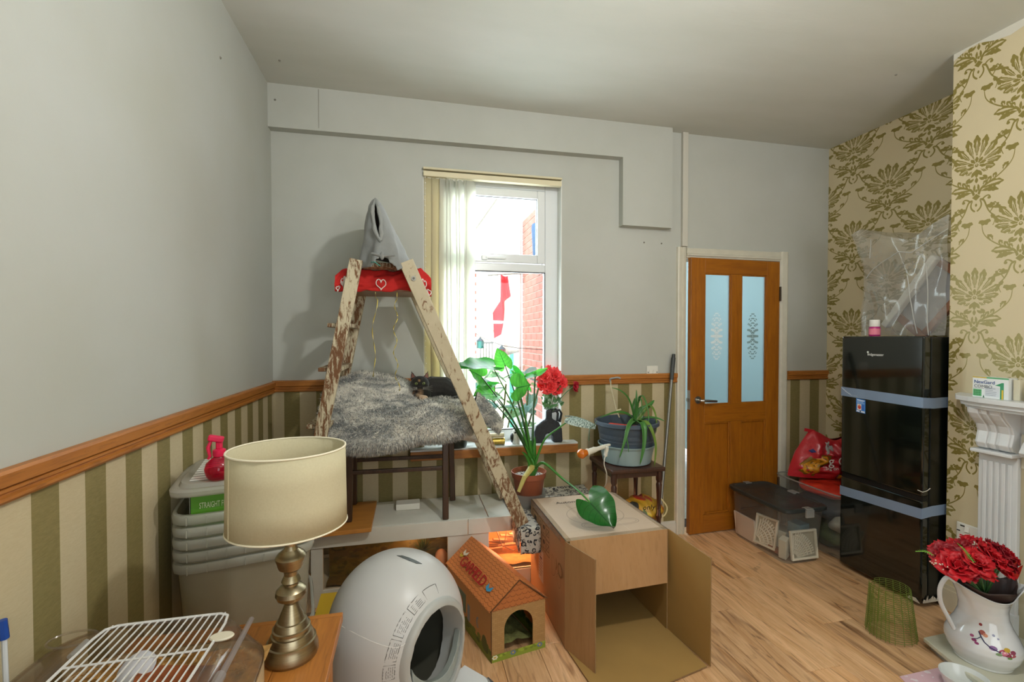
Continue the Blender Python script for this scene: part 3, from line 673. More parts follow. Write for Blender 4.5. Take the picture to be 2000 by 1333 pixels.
dpart('lever', MB().tube([(hx, .008, hz), (hx, .045, hz), (hx-.012, .052, hz), (hx-.05, .052, hz-.003), (hx-.125, .05, hz-.008)], [.009, .009, .010, .0095, .0085], 10), CHROME, hr, smooth=True)
dpart('latch', MB().box(L_, L_+.012, -.03, -.008, hz-.012, hz+.012), CHROME)
dpart('latch_plate', MB().box(L_, L_+.002, -.034, -.004, hz-.07, hz+.07), M('plate_steel', '#b9bdbf', .35, .9))
for z in (1.72, .25): dpart('hinge', MB().box(-.012, .004, -.006, .006, z, z+.11).cyl((-.004, .006, z), (-.004, .006, z+.11), .006, n=8), M('hinge_dark', '#4d4438', .45, .7))
# architrave and lining
AR = [(0, 0), (.004, .012), (.014, .016), (.018, .022), (.03, .024), (.036, .016), (.046, .018), (.062, .02), (.072, .016), (.076, 0)]
arch = setting('trim_architrave', (2.38, YB, 0)); WGL = M('architrave_white', '#cbc7b6', .4, var=.05, vscale=12, bump=.08, bscale=25)
def arc(x_in, sgn): return [(x_in+sgn*a, c) for a, c in AR]
MB().prism([(1.976-a, -c) for a, c in AR], (0, YB, 0), (1, 0, 0), (0, 1, 0), 2.108).build('jamb_casing', WGL, arch)
MB().prism([(2.782+a, -c) for a, c in AR], (0, YB, 0), (1, 0, 0), (0, 1, 0), 2.108).build('jamb_casing', WGL, arch)
MB().prism([(2.031+a, -c) for a, c in AR], (1.976, YB, 0), (0, 0, 1), (0, 1, 0), -.806).build('head_casing', WGL, arch)
MB().box(1.962, 1.980, YB-.002, YB+.13, 0, DZ1).box(2.778, 2.79, YB-.002, YB+.13, 0, DZ1).box(1.98, 2.778, YB-.002, YB+.13, DZ1-.008, DZ1).build('lining', WGL, arch)
# switch on the back wall
sw = thing('double_switch', 'white double rocker switch on the back wall above the dado rail', 'switch', (1.707, YB, 1.20))
MP = M('switch_white', '#dcdad0', .3)
MB().box(1.662, 1.752, YB-.011, YB, 1.152, 1.244).build('plate', MP, sw, bevel=.004)
for x in (1.692, 1.722): MB().obox((x, YB-.013, 1.198), (.022, .008, .034), (.12, 0, 0)).build('rocker', M('rocker_white', '#e6e4da', .25), sw, bevel=.002)
for x in (1.672, 1.742): MB().cyl((x, YB-.0125, 1.198), (x, YB-.010, 1.198), .004, n=8).build('screw', M('screw_steel', '#5b5b58', .4, .8), sw)
# ---------------------------------------------------------------- vivarium bench along the back wall
VF, VB, VT, VX = 2.586, 2.965, .41, 1.175
WPAINT = M('vivarium_white', '#cfccbf', .45, var=.04, vscale=9, bump=.1, bscale=22)
vv = thing('vivarium', 'long white painted wooden vivarium bench below the window with glass fronts', 'vivarium', (.4, 2.77, 0))
for x0, x1 in ((-.52, .438), (.442, VX)): MB().box(x0, x1, VF, VB, VT-.022, VT).build('top_board', WPAINT, vv, bevel=.002)
for x0, x1 in ((-.52, .318), (.322, VX)): MB().box(x0, x1, VF-.012, VF, VT-.088, VT-.001).build('fascia_board', WPAINT, vv, bevel=.0015)
for x0, x1 in ((.205, .442), (VX-.08, VX), (-.52, -.46)): MB().box(x0, x1, VF-.004, VF+.02, .0, VT-.09).build('upright', WPAINT, vv, bevel=.0015)
MB().box(-.46, .205, VF-.004, VF+.016, .0, .09).box(.442, VX-.08, VF-.004, VF+.016, .0, .085).build('plinth', WPAINT, vv, bevel=.0015)
MB().box(-.52, VX, VF, VB, .07, .085).build('floor_board', WPAINT, vv); MB().box(.32, .34, VF+.02, VB, .085, VT-.022).build('divider', WPAINT, vv)
cv = Cv(360, 150, '#b97a4a')
for k in range(60): cv.rect(0, k, 360, k+1, '#%02x%02x%02x' % (150+k, 92+k//2, 50+k//3))
cv.rect(0, 60, 360, 150, '#6d5a22')
for k in range(260): x, y = R.uniform(0, 360), R.uniform(52, 150); cv.ell(x, y, R.uniform(3, 13), R.uniform(2, 7), R.choice(['#3f4016', '#54501c', '#7c6a2a', '#4a3d18', '#8a7330']), .7)
for k in range(22): x = R.uniform(100, 230); cv.line([(x, R.uniform(4, 14)), (x+R.uniform(-3, 3), R.uniform(30, 58))], 1.6, '#7a5330', .6)
for k in range(60): x, y = R.uniform(290, 360), R.uniform(2, 40); cv.ell(x, y, R.uniform(2, 5), R.uniform(1, 4), '#5e3418', .8)
VIVP = print_mat('desert_backdrop', cv, .6)
MB().quad((-.45, VF+.135, .088), (.318, VF+.135, .088), (.318, VF+.135, .385), (-.45, VF+.135, .385)).build('backdrop', VIVP, vv, label='printed desert scene backdrop')
VGL = clear('vivarium_glass', '#fbf6ee', .02, .04, .35)
MB().box(-.46, .205, VF+.006, VF+.010, .09, VT-.09).build('glass_front', VGL, vv); MB().box(.442, VX-.08, VF+.006, VF+.010, .085, VT-.09).build('glass_front', VGL, vv)
SAND = M('vivarium_sand', '#b07a48', .9, bump=.6, bscale=60, var=.2, vscale=30)
MB().grid(lambda u, v: V((-.45+.65*u, VF+.02+.11*v, .090+.012*noise.noise((u*9, v*3, 0))+.006)), 24, 8).build('substrate', M('dark_substrate', '#5a4a20', .95, var=.3, vscale=40, bump=.6, bscale=60), vv, smooth=True, kind='stuff')
MB().grid(lambda u, v: V((.345+.75*u, VF+.03+.34*v, .088+.03*noise.noise((u*7, v*3, 4))+.02)), 24, 8).build('substrate', SAND, vv, smooth=True, kind='stuff')
lamp('assumed_heat_lamp_left', 'POINT', (.0, VF+.035, .31), .75, (1, .52, .18), shadow_soft_size=.03).parent = None  # assumed heat lamp, unseen, brightens the left backdrop
lamp('assumed_heat_lamp_right', 'POINT', (.62, 2.68, .33), 8.0, (1, .50, .26), shadow_soft_size=.03)  # assumed heat lamp, unseen, gives the right tank its orange glow
# succulent with a terracotta hide, inside the left tank
sp = at(826, 1078, y=VF+.075); SY = VF+.075
pl = thing('spiky_succulent', 'dark spiky succulent inside the left tank of the vivarium', 'plant', (sp.x, SY, .12))
SUC = leaf_mat('succulent_leaf', '#27401d', '#36562a', '#1c2f16', .1)
for k in range(34):
    a = k*2.4; e = .15+1.25*(k/34); d = V((math.cos(a)*math.cos(e), math.sin(a)*math.cos(e), math.sin(e)))
    blade([V((sp.x, SY, .215)), V((sp.x, SY, .215))+d*.035, V((sp.x, SY, .215))+d*.068+V((0, 0, .006))], .011).build('leaf', SUC, pl, smooth=True, angle=180)
MB().cyl((sp.x, SY, .095), (sp.x, SY, .22), .014, .02, 10).build('stem', M('succulent_stem', '#4c4a2a', .8), pl, smooth=True)
hd = MB().lathe([(.02, 0), (.036, .015), (.040, .045), (.034, .085), (.020, .105), (.006, .112)], (sp.x+.105, SY+.005, .10), 20).build('reptile_hide', M('hide_pink', '#d99a74', .7, bump=.2), smooth=True)
tag(hd, 'rounded pinkish clay hide behind the spiky succulent in the vivarium', 'hide')
# warm tank on the right: driftwood, cable, card sign
br = MB()
for k in range(5):
    p = V((.56+.05*k, 2.72+.02*(k % 2), .16+.012*k)); br.tube([p+V((-.17, 0, .03)), p+V((-.05, .03, .0)), p+V((.08, .0, .015)), p+V((.24, .03, .05))], [.008, .013, .012, .006], 6)
bw = br.build('driftwood', M('driftwood_brown', '#8c5a38', .8, bump=.4), smooth=True); tag(bw, 'bundle of driftwood branches lying in the orange lit tank', 'driftwood')
cb = MB().tube([(.50, 2.66, .30), (.53, 2.64, .21), (.60, 2.64, .17), (.66, 2.64, .20), (.64, 2.66, .27), (.57, 2.68, .29), (.55, 2.67, .20)], .0035, 6).build('tank_cable', M('tank_cable', '#7a4a2e', .5), smooth=True); tag(cb, 'looped cable hanging inside the orange lit tank', 'cable')
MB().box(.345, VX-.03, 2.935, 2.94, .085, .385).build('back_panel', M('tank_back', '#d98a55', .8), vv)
cd = MB().obox((.50, 2.70, .155), (.10, .012, .035), (.2, .1, .3)).build('wood_block', M('tank_block', '#8f5f3e', .7), bevel=.003); tag(cd, 'small wooden block beside the driftwood in the orange lit tank', 'block')
# things on the bench top
PLK = wood('loose_plank', '#a86c2c', '#bd8038', '#7e4d1e', 'x', 1.0, .5, True)
z0 = VT+.001
pk = MB().add([(-.50, 2.50, z0), (-.205, 2.515, z0), (-.205, 2.93, z0), (-.50, 2.93, z0), (-.50, 2.50, z0+.022), (-.205, 2.515, z0+.022), (-.205, 2.93, z0+.022), (-.50, 2.93, z0+.022)], [(0, 3, 2, 1), (4, 5, 6, 7), (0, 1, 5, 4), (2, 3, 7, 6), (1, 2, 6, 5), (3, 0, 4, 7)]).build('loose_board', PLK, bevel=.002)
tag(pk, 'loose orange pine board lying on the left end of the white bench', 'board')
bk = MB().box(-.085, .055, 2.79, 2.87, z0, z0+.036).build('white_block', M('block_white', '#d5d2c6', .5), bevel=.003); tag(bk, 'small white block lying on the bench under the stool', 'block')

# ---------------------------------------------------------------- stepladder
t = NT('flaking_paint'); n1 = t.noise(t.mapped((30, 30, 7)), 2.0, 9, .72, .6); n2 = t.noise(t.mapped((4, 4, 1.6)), 1.4, 3)
f = t.ramp(t.math('ADD', n1, t.math('MULTIPLY', t.math('SUBTRACT', n2, .5), .5)), [(.46, 0.), (.54, 1.)])
t.set(Base_Color=t.mix(f, t.mix(n2, '#5d3c22', '#7d5531'), t.mix(n1, '#b9ae92', '#cfc5a8')), Roughness=.75); t.bump(f, .5, .002); FLK = t.m
t = NT('old_cream_paint'); n1 = t.noise(t.mapped((22, 22, 9)), 2.0, 9, .72, .6)
zl = t.xyz(t.coord())[2]; f = t.ramp(t.math('ADD', n1, t.math('MULTIPLY', t.math('SUBTRACT', zl, 1.45), .10)), [(.36, 0.), (.44, 1.)]); t.set(Base_Color=t.mix(f, '#6e4b2b', t.mix(t.noise(t.coord(), 18, 3), '#a99d80', '#bfb498')), Roughness=.6); t.bump(f, .4, .0015); FLK2 = t.m
LN, LFY = 2.38, 2.82
ld = thing('stepladder', 'old wooden stepladder with flaking cream paint straddling the stool', 'ladder', (0, 2.6, 0))
def Rx(z): return 0.602+(z-.41)*(-0.0-.602)/(1.794-.41)
def Lx(z): return -.433+(z-.945)*(-.268+.433)/(1.778-.945)
ZT = 1.835
MB().beam((Rx(.435), LN, .435), (Rx(ZT), LN, ZT), .072, .030).build('stile', [FLK2], ld, bevel=.003)
MB().beam((Lx(.0), LN-.006, .0), (Lx(ZT), LN-.006, ZT), .062, .030).build('stile', [FLK], ld, bevel=.003)
MB().beam((Rx(.435)-.01, LFY, .435), (Rx(ZT), LFY, ZT), .066, .030).build('stile', [FLK2], ld, bevel=.003)
MB().beam((Lx(.432), LFY, .432), (Lx(ZT), LFY, ZT), .062, .030).build('stile', [FLK], ld, bevel=.003)
for z in (.72, 1.00, 1.28, 1.50): MB().box(Lx(z)-.075, Lx(z)+.035, LN+.01, LFY-.016, z, z+.02).build('tread', FLK, ld, bevel=.003)
MB().box(Lx(1.70)-.02, Rx(1.70)+.045, LN+.095, LFY-.016, 1.690, 1.714).build('top_tread', wood('tread_brown', '#6e4c2a', '#86603a', '#3c2614', 'x'), ld, bevel=.002)
MB().beam((Rx(.75), LN+.015, .75), (Rx(.75), LFY-.015, .75), .03, .02, (0, 0, 1)).build('stretcher', FLK2, ld, bevel=.002)
MB().box(Lx(ZT)+.02, Rx(ZT)-.02, LN+.016, LFY-.016, ZT-.03, ZT-.008).build('cap_board', FLK, ld, bevel=.003)
p = V((Rx(1.748), LN-.016, 1.748)); q = MB().cyl(p, p+V((0, -.006, 0)), .012, n=14).build('bolt', M('bolt_steel', '#8f8c82', .35, .9), ld, smooth=True)
MB().cyl(p+V((0, -.006, 0)), p+V((0, -.010, 0)), .006, n=10).build('nut', M('nut_dark', '#5a564d', .4, .8), q)

# ---------------------------------------------------------------- grey garment over the top of the ladder
GREY = M('grey_fleece', '#7d807e', .95, var=.08, vscale=22, bump=.25, bscale=220, sheen=.25)
def jx(v):        # left and right outline from apex (v=0) to hem (v=1), pixels read at the ladder's near face
    L = np.interp(v, [0, .12, .3, .55, .8, 1], [722, 713, 708, 705, 699, 693]); Rr = np.interp(v, [0, .12, .3, .55, .8, 1], [736, 748, 759, 775, 790, 804]); return L, Rr
def garm(u, v):
    a = 2*math.pi*u; py = 374+v*(148-46*max(0, -math.cos(a))+6*math.cos(a*2+.4)+5*math.sin(a*3)); l, r = jx(v); cx, hw = (l+r)/2, (r-l)/2
    fr = -math.cos(a); sd = math.sin(a)                               # front faces the camera at a=0
    yc = 2.60; dy = .262*min(1, .55+v*2.2)
    y = yc+dy*fr*(1 if fr < 0 else .95); e = abs(sd)**.8*(1 if sd > 0 else -1)
    p = at(cx+hw*e, py, y=LN-.04); x = p.x*1.0; z = p.z
    fold = .010*math.sin(7*a+6*v)*v+.006*noise.noise((math.cos(a)*3, math.sin(a)*3, v*7))
    return V((x*(1+.0*v)+fold, y+fold*1.5-.03*v*(fr < 0), z))
mb = MB(); NU, NV = 72, 34
vs = [garm(i/NU, j/NV) for j in range(NV+1) for i in range(NU)]; fs = []
for j in range(NV):
    for i in range(NU):
        u, v = (i+.5)/NU, (j+.5)/NV; du = (u-.5)-.0; du = min(abs(u-.0), abs(u-1)); sgn = u if u < .5 else u-1
        slit = abs(sgn-.006) < .040*math.sin(math.pi*min(1, max(0, (v-.06)/.58)))
        vent = v > .86 and abs(sgn-.012) < .055*(v-.84)/.16
        if slit or vent: continue
        fs.append((j*NU+i, j*NU+(i+1) % NU, (j+1)*NU+(i+1) % NU, (j+1)*NU+i))
fs.append(tuple(range(NU)))
mb.add(vs, fs); ja = mb.build('draped_garment', GREY, smooth=True, solid=.008, sub=1, origin=(-.13, 2.6, 1.85), angle=180)
tag(ja, 'grey garment draped like a hood over the top of the stepladder', 'garment')
col = []
for k in range(25):
    a = 2*math.pi*k/24; v = .35-.29*math.cos(a); w_ = .036*math.sin(math.pi*min(1, max(0, (v-.06)/.58)))*math.copysign(1, math.sin(a))
    col.append(garm((.006+w_) % 1, v)+V((0, -.006, 0)))
MB().tube(col, [.007+.004*math.sin(k*.9)**2 for k in range(25)], 8, cap=False).build('collar_edge', M('collar_grey', '#8b8e8b', .95, bump=.2, bscale=200), ja, smooth=True)
kp = garm(.008, .84)+V((0, -.012, 0)); MB().sph(kp, (.011, .01, .02), 10, 8).tube([kp+V((-.05, .004, .012)), kp, kp+V((.06, .006, .006))], [.004, .008, .004], 6).build('gathered_knot', GREY, ja, smooth=True)
MB().tube([garm(.93, .90)+V((0, -.008, 0)), garm(.955, .94)+V((0, -.008, 0)), garm(.98, .93)+V((0, -.009, 0)), garm(.998, .97)+V((0, -.009, 0))], .0022, 5).build('teal_thread', M('thread_teal', '#2f8f80', .7), ja)
# red cloth with white hearts bundled on the top tread
RED = M('red_cloth', '#b81f1b', .85, var=.12, vscale=16, bump=.3, bscale=120)
pts = [at(655, 552, y=2.44), at(674, 546, y=2.46), at(700, 545, y=2.485), at(730, 548, y=2.49), at(760, 549, y=2.49), at(795, 545, y=2.485), at(822, 548, y=2.47), at(842, 560, y=2.44)]
rad = [.036, .060, .058, .047, .052, .056, .066, .044]
def cloth(u, v):
    x = v*(len(pts)-1); i = min(int(x), len(pts)-2); k = x-i; p = pts[i].lerp(pts[i+1], k); r = rad[i]*(1-k)+rad[i+1]*k; a = 2*math.pi*u
    n = 1+.34*noise.noise((math.cos(a)*2.2, math.sin(a)*2.2, v*9))+.12*math.sin(5*a+14*v)+.10*noise.noise((math.cos(a)*5, math.sin(a)*5, v*24))
    return p+V((0, math.cos(a)*r*1.3*n if math.cos(a) > 0 else math.cos(a)*r*.75*n, math.sin(a)*r*n*.95-.026*max(0, -math.cos(a))))
rc = MB().grid(cloth, 40, 60, wrap_u=True).build('red_cloth', RED, smooth=True, origin=(-.1, 2.49, 1.714), angle=180, sub=1)
tag(rc, 'red cloth printed with white hearts bundled on the top tread of the stepladder', 'cloth')
HW = M('heart_white', '#e2d7d0', .85)
def heart(v, u, s, fill=False):
    c = cloth(u, v); n = V((0, -1, .15)).normalized(); q = []
    for k in range(22):
        t_ = 2*math.pi*k/22; hx = 16*math.sin(t_)**3; hz = 13*math.cos(t_)-5*math.cos(2*t_)-2*math.cos(3*t_)-math.cos(4*t_)
        vv_ = v+hx*s*.0006*1.8; uu = u-hz*s*.0011*2.2
        q.append(cloth(uu, min(1, max(0, vv_)))+V((0, -.0035, 0)))
    m_ = MB()
    if fill: m_.add(q+[sum(q, V())/22], [(k, (k+1) % 22, 22) for k in range(22)])
    else: m_.tube(q, .0026, 5, closed=True)
    m_.build('printed_heart', HW, rc, smooth=True)
heart(.50, .50, 2.6); heart(.13, .48, 2.2, True); heart(.05, .56, 1.6); heart(.90, .47, 1.8); heart(.97, .56, 1.6)
# two curled gift ribbons hanging from the cloth
def ribbon(u0, v0, v1, curl, hexc, label, k):
    p0, p1 = at(u0, v0, y=2.52), at(u0+3, v1, y=2.58); b = MB(); N = 46; vs = []
    for i in range(N+1):
        q = i/N; c = p0.lerp(p1, q); a = curl*q*6.28; s = .010*(q > .12); c = c+V((s*math.sin(a*.55)+.008*math.sin(q*5+k), s*math.cos(a*.55), 0)); d = V((math.cos(a), math.sin(a), 0))*.0026
        vs += [c-d, c+d]
    b.add(vs, [(2*i, 2*i+1, 2*i+3, 2*i+2) for i in range(N)])
    o = b.build('gift_ribbon', M('ribbon_'+hexc[1:], hexc, .3, .5), solid=.0006, smooth=True); tag(o, label, 'ribbon')
ribbon(730, 562, 736, 3, '#cdbb62', 'long straight gold ribbon hanging from the red cloth, over the pillow', 1); ribbon(773, 562, 764, 8, '#d6c257', 'tightly curled gold ribbon hanging from the red cloth, above the cat', 2)

# ---------------------------------------------------------------- stool under the blanket
DK = wood('dark_stool_wood', '#3a2617', '#4c3420', '#20140b', 'z', 1, .35)
st = thing('wooden_stool', 'dark wooden stool standing on the white bench under the fluffy blanket', 'stool', (-.06, 2.74, VT))
zs = .86; zp = VT+.024
for (xb_, yb_, xt, yt, zb) in ((-.332, 2.63, -.322, 2.63, zp), (.195, 2.605, .196, 2.62, VT+.002), (-.335, 2.90, -.33, 2.88, zp), (.262, 2.90, .25, 2.88, VT+.002)):
    MB().beam((xb_, yb_, zb), (xt, yt, zs), .034, .034).build('leg', DK, st, bevel=.004)
for y in (2.625, 2.885): MB().beam((-.325, y, .705), (.20, y, .70), .022, .02).build('stretcher', DK, st, bevel=.003)
MB().box(-.36, .27, 2.58, 2.92, zs, zs+.03).build('seat', DK, st, bevel=.006)

# ---------------------------------------------------------------- fluffy blanket and pile
t = NT('fluffy_grey'); v = t.coord(); a = t.noise(t.mapped((2.4, 6, 6)), 2.2, 4, .6, .8); b_ = t.noise(v, 90, 4)
c = t.mix(t.ramp(a, [(.38, 0.), (.60, 1.)]), '#858886', '#e2ded2'); c = t.mix(t.math('MULTIPLY', t.ramp(b_, [(.42, 0.), (.62, 1.)]), .30), c, '#777876')
t.set(Base_Color=c, Roughness=.95, Sheen_Weight=.25); t.bump(b_, .5, .006); FLUF = t.m
BX = [-.485, -.43, -.28, -.07, .13, .28, .365, .39]
def bprof(x):
    zf = np.interp(x, BX, [.99, 1.02, 1.03, 1.03, 1.03, 1.04, 1.03, 1.01]); zbk = np.interp(x, BX, [1.17, 1.285, 1.31, 1.265, 1.16, 1.11, 1.07, 1.03])
    zbot = np.interp(x, BX, [.92, .865, .828, .835, .862, .895, .95, .99]); return zf, zbk, zbot
def blank(u, v):
    x = BX[0]+(BX[-1]-BX[0])*v; zf, zbk, zbot = bprof(x); e = math.sin(math.pi*min(1, max(0, v)))**.35
    a = 2*math.pi*u; cy = 2.672; hy = .268*(.35+.65*e)
    cs, sn = math.cos(a), math.sin(a); sg = lambda q: math.copysign(abs(q)**.72, q)
    y = cy+hy*sg(cs); k = (y-(cy-hy))/(2*hy+1e-6)
    ztop = zf+(zbk-zf)*k; zb = zbot+.03*k+.02*(1-e)
    mid = (ztop+zb)/2; z = mid+(ztop-zb)/2*sg(sn)
    hol = math.exp(-((x-.06)/.10)**2-((y-2.72)/.09)**2)*(sn > 0)*.055        # hollow where the cat lies
    p = V((x, y, z-hol)); q = V((x*3, y*4, z*4))
    w_ = math.sin(15*(z+.45*x-.25*y)+3*noise.noise(q*.8))*.020+.008*math.sin(38*(z+.3*x-.3*y)+4*noise.noise(q))+.018*noise.noise(q*1.6)+.006*noise.noise(q*5)
    n = V((0, cs, sn)); return p+n*w_*(.3+.7*e)
mb = MB().grid(blank, 96, 70, wrap_u=True)
bl_ = mb.build('fluffy_blanket', FLUF, smooth=True, angle=180, sub=1, origin=(-.03, 2.685, .89)); tag(bl_, 'thick grey and white fluffy blanket heaped on the stool', 'blanket')
def flap(u, v):
    p0, p1 = V((.36, 2.62, 1.06)), V((.545, 2.74, .945)); c = p0.lerp(p1, v); wv = .10*(1-.45*v); a = 2*math.pi*u
    return c+V((.3, 0, 1)).normalized()*math.cos(a)*wv*.75+V((0, 1, 0))*math.sin(a)*.035+V((0, 0, -.05*v*v))
mb2 = MB().grid(flap, 20, 14, wrap_u=True); mb2.build('corner_flap', FLUF, bl_, smooth=True, sub=1, angle=180)
mb3 = MB().grid(lambda u, v: V((.24+.14*v, 2.60+.05*math.cos(6.28*u), .93-.05*v+(.06-.02*v)*math.sin(6.28*u))), 18, 10, wrap_u=True); mb3.build('tucked_fold', FLUF, bl_, smooth=True, sub=1, angle=180)
rr = random.Random(5); pile = MB()
def tuft(p, n, L):
    s = n.orthogonal().normalized(); s = (Matrix.Rotation(rr.uniform(0, 6.28), 3, n) @ s); tip = p+n*L+s*L*rr.uniform(.2, .9)+V((0, 0, -.3*L)); q = n.cross(s)*.0017; b = len(pile.v); pile.v += [p-q, p+q, tip]; pile.f.append([b, b+1, b+2]); pile.mi.append(rr.choice((0, 0, 0, 1, 2)))
for k in range(42000):
    u, v_ = rr.random(), rr.uniform(.0, 1); p = blank(u, v_)
    if p.y > 2.80 and math.sin(6.28*u) < .2: continue
    d1_ = blank(u+.008, v_)-p; d2_ = blank(u, min(1, v_+.008))-p; n = d1_.cross(d2_)
    if n.length < 1e-9: continue
    n = n.normalized(); c_ = p-V((p.x, 2.685, 1.02))
    if n.dot(c_) < 0: n = -n
    tuft(p, n, rr.uniform(.010, .022))
for k in range(2600):
    u, v_ = rr.random(), rr.random(); p = flap(u, v_); n = (flap(u+.01, v_)-p).cross(flap(u, min(1, v_+.01))-p)
    if n.length < 1e-9: continue
    n = n.normalized(); cc = V((.36, 2.62, 1.06)).lerp(V((.545, 2.74, .945)), v_)
    if n.dot(p-cc) < 0: n = -n
    tuft(p, n, rr.uniform(.008, .015))
pile.build('fur_pile', [FLUF, M('fur_pale', '#dcd8cc', .95), M('fur_dark', '#77797a', .95)], bl_, kind='stuff')

# ---------------------------------------------------------------- the cat
hc = at(820, 750, y=2.70); cx, cy, cz = hc.x, 2.70, hc.z
def ear(s):
    b = V((cx+s*.036, cy+.012, cz+.030)); return [b+V((-.020*s, -.004, .006)), b+V((.020*s, .004, -.010)), b+V((0, .022, 0)), b+V((.012*s, .006, .048))]
cat = MB(); cat.sph((cx, cy, cz), (.054, .050, .046), 20, 14); cat.sph((cx, cy-.034, cz-.016), (.026, .024, .020), 14, 10); cat.sph((cx+.024, cy-.022, cz-.010), (.026, .026, .024), 12, 8); cat.sph((cx-.024, cy-.022, cz-.010), (.026, .026, .024), 12, 8)
for s in (1, -1):
    e = ear(s); cat.add([e[0], e[1], e[2], e[3]], [(0, 1, 3), (1, 2, 3), (2, 0, 3), (0, 2, 1)])
cat.sph((cx+.012, cy+.03, cz-.06), (.055, .06, .05), 14, 10)                      # neck and chest
cat.tube([(cx+.0, cy+.05, cz-.055), (cx+.07, cy+.09, cz-.035), (cx+.15, cy+.10, cz-.04), (cx+.22, cy+.06, cz-.07)], [.055, .07, .07, .05], 14)
cat.sph((cx+.22, cy+.06, cz-.07), .05, 12, 8)
cat.tube([(cx-.03, cy+.01, cz-.07), (cx-.01, cy-.04, cz-.078), (cx+.022, cy-.062, cz-.078)], [.028, .022, .019], 10); cat.sph((cx+.024, cy-.066, cz-.076), (.022, .022, .016), 12, 8)
cat.tube([(cx+.25, cy+.05, cz-.08), (cx+.22, cy-.02, cz-.09), (cx+.14, cy-.05, cz-.092)], [.022, .018, .012], 8)
t = NT('cat_fur'); v = t.coord()
def near(dx, dy, dz, r0, r1, vec=v):
    d = t.n('ShaderNodeVectorMath', {0: vec, 1: (dx, dy, dz)}, operation='DISTANCE').outputs['Value']; d = t.math('ADD', d, t.math('MULTIPLY', t.math('SUBTRACT', t.noise(v, 60, 3), .5), .018)); return t.ramp(d, [(r0, 1.), (r1, 0.)])
fur = t.noise(t.mapped((160, 160, 60)), 1, 3)
c = t.mix(fur, '#0d0d0c', '#26241f')
c = t.mix(near(.0, -.045, -.052, .014, .032), c, '#a88a6c'); c = t.mix(near(.024, -.068, -.078, .026, .034), c, '#c7ab8d'); c = t.mix(near(-.004, -.046, .026, .004, .012), c, '#a4825a'); c = t.mix(near(-.045, .0, -.058, .012, .03), c, '#7c5a38')
t.set(Base_Color=c, Roughness=.8, Sheen_Weight=.15); t.bump(fur, .4, .003); CATM = t.m
co = cat.build('cat', CATM, smooth=True, origin=(cx, cy, cz), angle=180)
d = co.modifiers.new('fuse', 'REMESH'); d.mode = 'VOXEL'; d.voxel_size = .0036; d.use_smooth_shade = True
d = co.modifiers.new('soften', 'SMOOTH'); d.factor = .5; d.iterations = 3
tag(co, 'black cat with a pale chin and paw curled up in the blanket, facing the camera', 'cat')
EYE = M('cat_eye', '#8d9a55', .1, coat=1)
for s in (1, -1):
    p = V((cx+s*.021, cy-.0455, cz+.006)); e = MB().sph(p, (.0085, .006, .0075), 12, 8).build('eye', EYE, co, smooth=True)
    MB().sph(p+V((0, -.0048, 0)), (.0032, .002, .006), 8, 6).build('pupil', M('pupil_black', '#050505', .1), e, smooth=True)
    e_ = ear(s); cc = (e_[0]+e_[1]+e_[3])/3; pts_ = [cc+(q-cc)*.58+V((0, -.003, 0)) for q in (e_[0], e_[1], e_[3])]
    MB().add(pts_, [(0, 1, 2)]).build('inner_ear', M('inner_ear', '#8c6358', .8), co, solid=.001)
MB().sph((cx, cy-.058, cz-.010), (.007, .005, .005), 8, 6).build('nose', M('cat_nose', '#2a1c1a', .4), co, smooth=True)
b = MB()
for s in (1, -1):
    for k in range(4): b.tube([(cx+s*.016, cy-.055, cz-.016-.003*k), (cx+s*.045, cy-.062, cz-.012-.006*k), (cx+s*.070, cy-.054, cz-.008-.011*k)], [.0006, .0004, .0002], 4)
b.build('whiskers', M('whisker_white', '#d8d4c8', .5), co)
# ---------------------------------------------------------------- pine side table, lamp, cage
TZ = .60
tb = thing('pine_table', 'orange pine table in the near left corner carrying the lamp and the cage', 'table', (-.5, 1.0, 0))
TX1, TY1 = -.205, 1.475
for k in range(4): MB().box(TX1-.56+k*.14+.0005, TX1-.56+(k+1)*.14-.0005, .35, TY1-.02, TZ-.026, TZ).build('top_board', PINE['y'], tb, bevel=.002)
MB().box(TX1-.56, TX1, TY1-.0195, TY1, TZ-.026, TZ).build('end_board', PINE['x'], tb, bevel=.002)
for x in (TX1-.05, TX1-.52):
    for y in (TY1-.06, .42): MB().box(x-.025, x+.025, y-.025, y+.025, 0, TZ-.026).build('leg', PINE['z'], tb, bevel=.003)
MB().box(TX1-.05, TX1-.03, .44, TY1-.08, TZ-.12, TZ-.026).box(TX1-.50, TX1-.07, TY1-.065, TY1-.045, TZ-.12, TZ-.026).build('apron', PINE['y'], tb)
la = thing('table_lamp', 'table lamp with a brushed metal baluster base and oval cream drum shade', 'lamp', (-.312, 1.305, TZ))
t = NT('brushed_brass'); n1 = t.noise(t.mapped((30, 30, 400)), 1, 3)
t.set(Base_Color=t.mix(n1, '#8d8268', '#b7aa8c'), Metallic=1.0, Roughness=t.math('MULTIPLY_ADD', n1, .2, .24)); BRASS = t.m
pv = [(1290, .064), (1284, .067), (1272, .066), (1266, .062), (1258, .061), (1257, .056), (1250, .054), (1243, .050), (1242, .0455), (1238, .044), (1237, .047), (1232, .047), (1231, .043), (1224, .040), (1219, .037), (1218, .033), (1208, .029), (1198, .023), (1190, .019), (1184, .016), (1181, .020), (1178, .024), (1173, .034), (1165, .039), (1157, .037), (1150, .028), (1147, .019), (1143, .019), (1139, .024), (1135, .022), (1127, .0165), (1119, .018), (1115, .024), (1112, .030), (1106, .033), (1101, .034), (1096, .037), (1090, .038), (1084, .033), (1079, .025), (1075, .018), (1068, .014), (1062, .0145), (1058, .018), (1054, .020), (1044, .020), (1039, .014), (1030, .010), (1000, .010)]
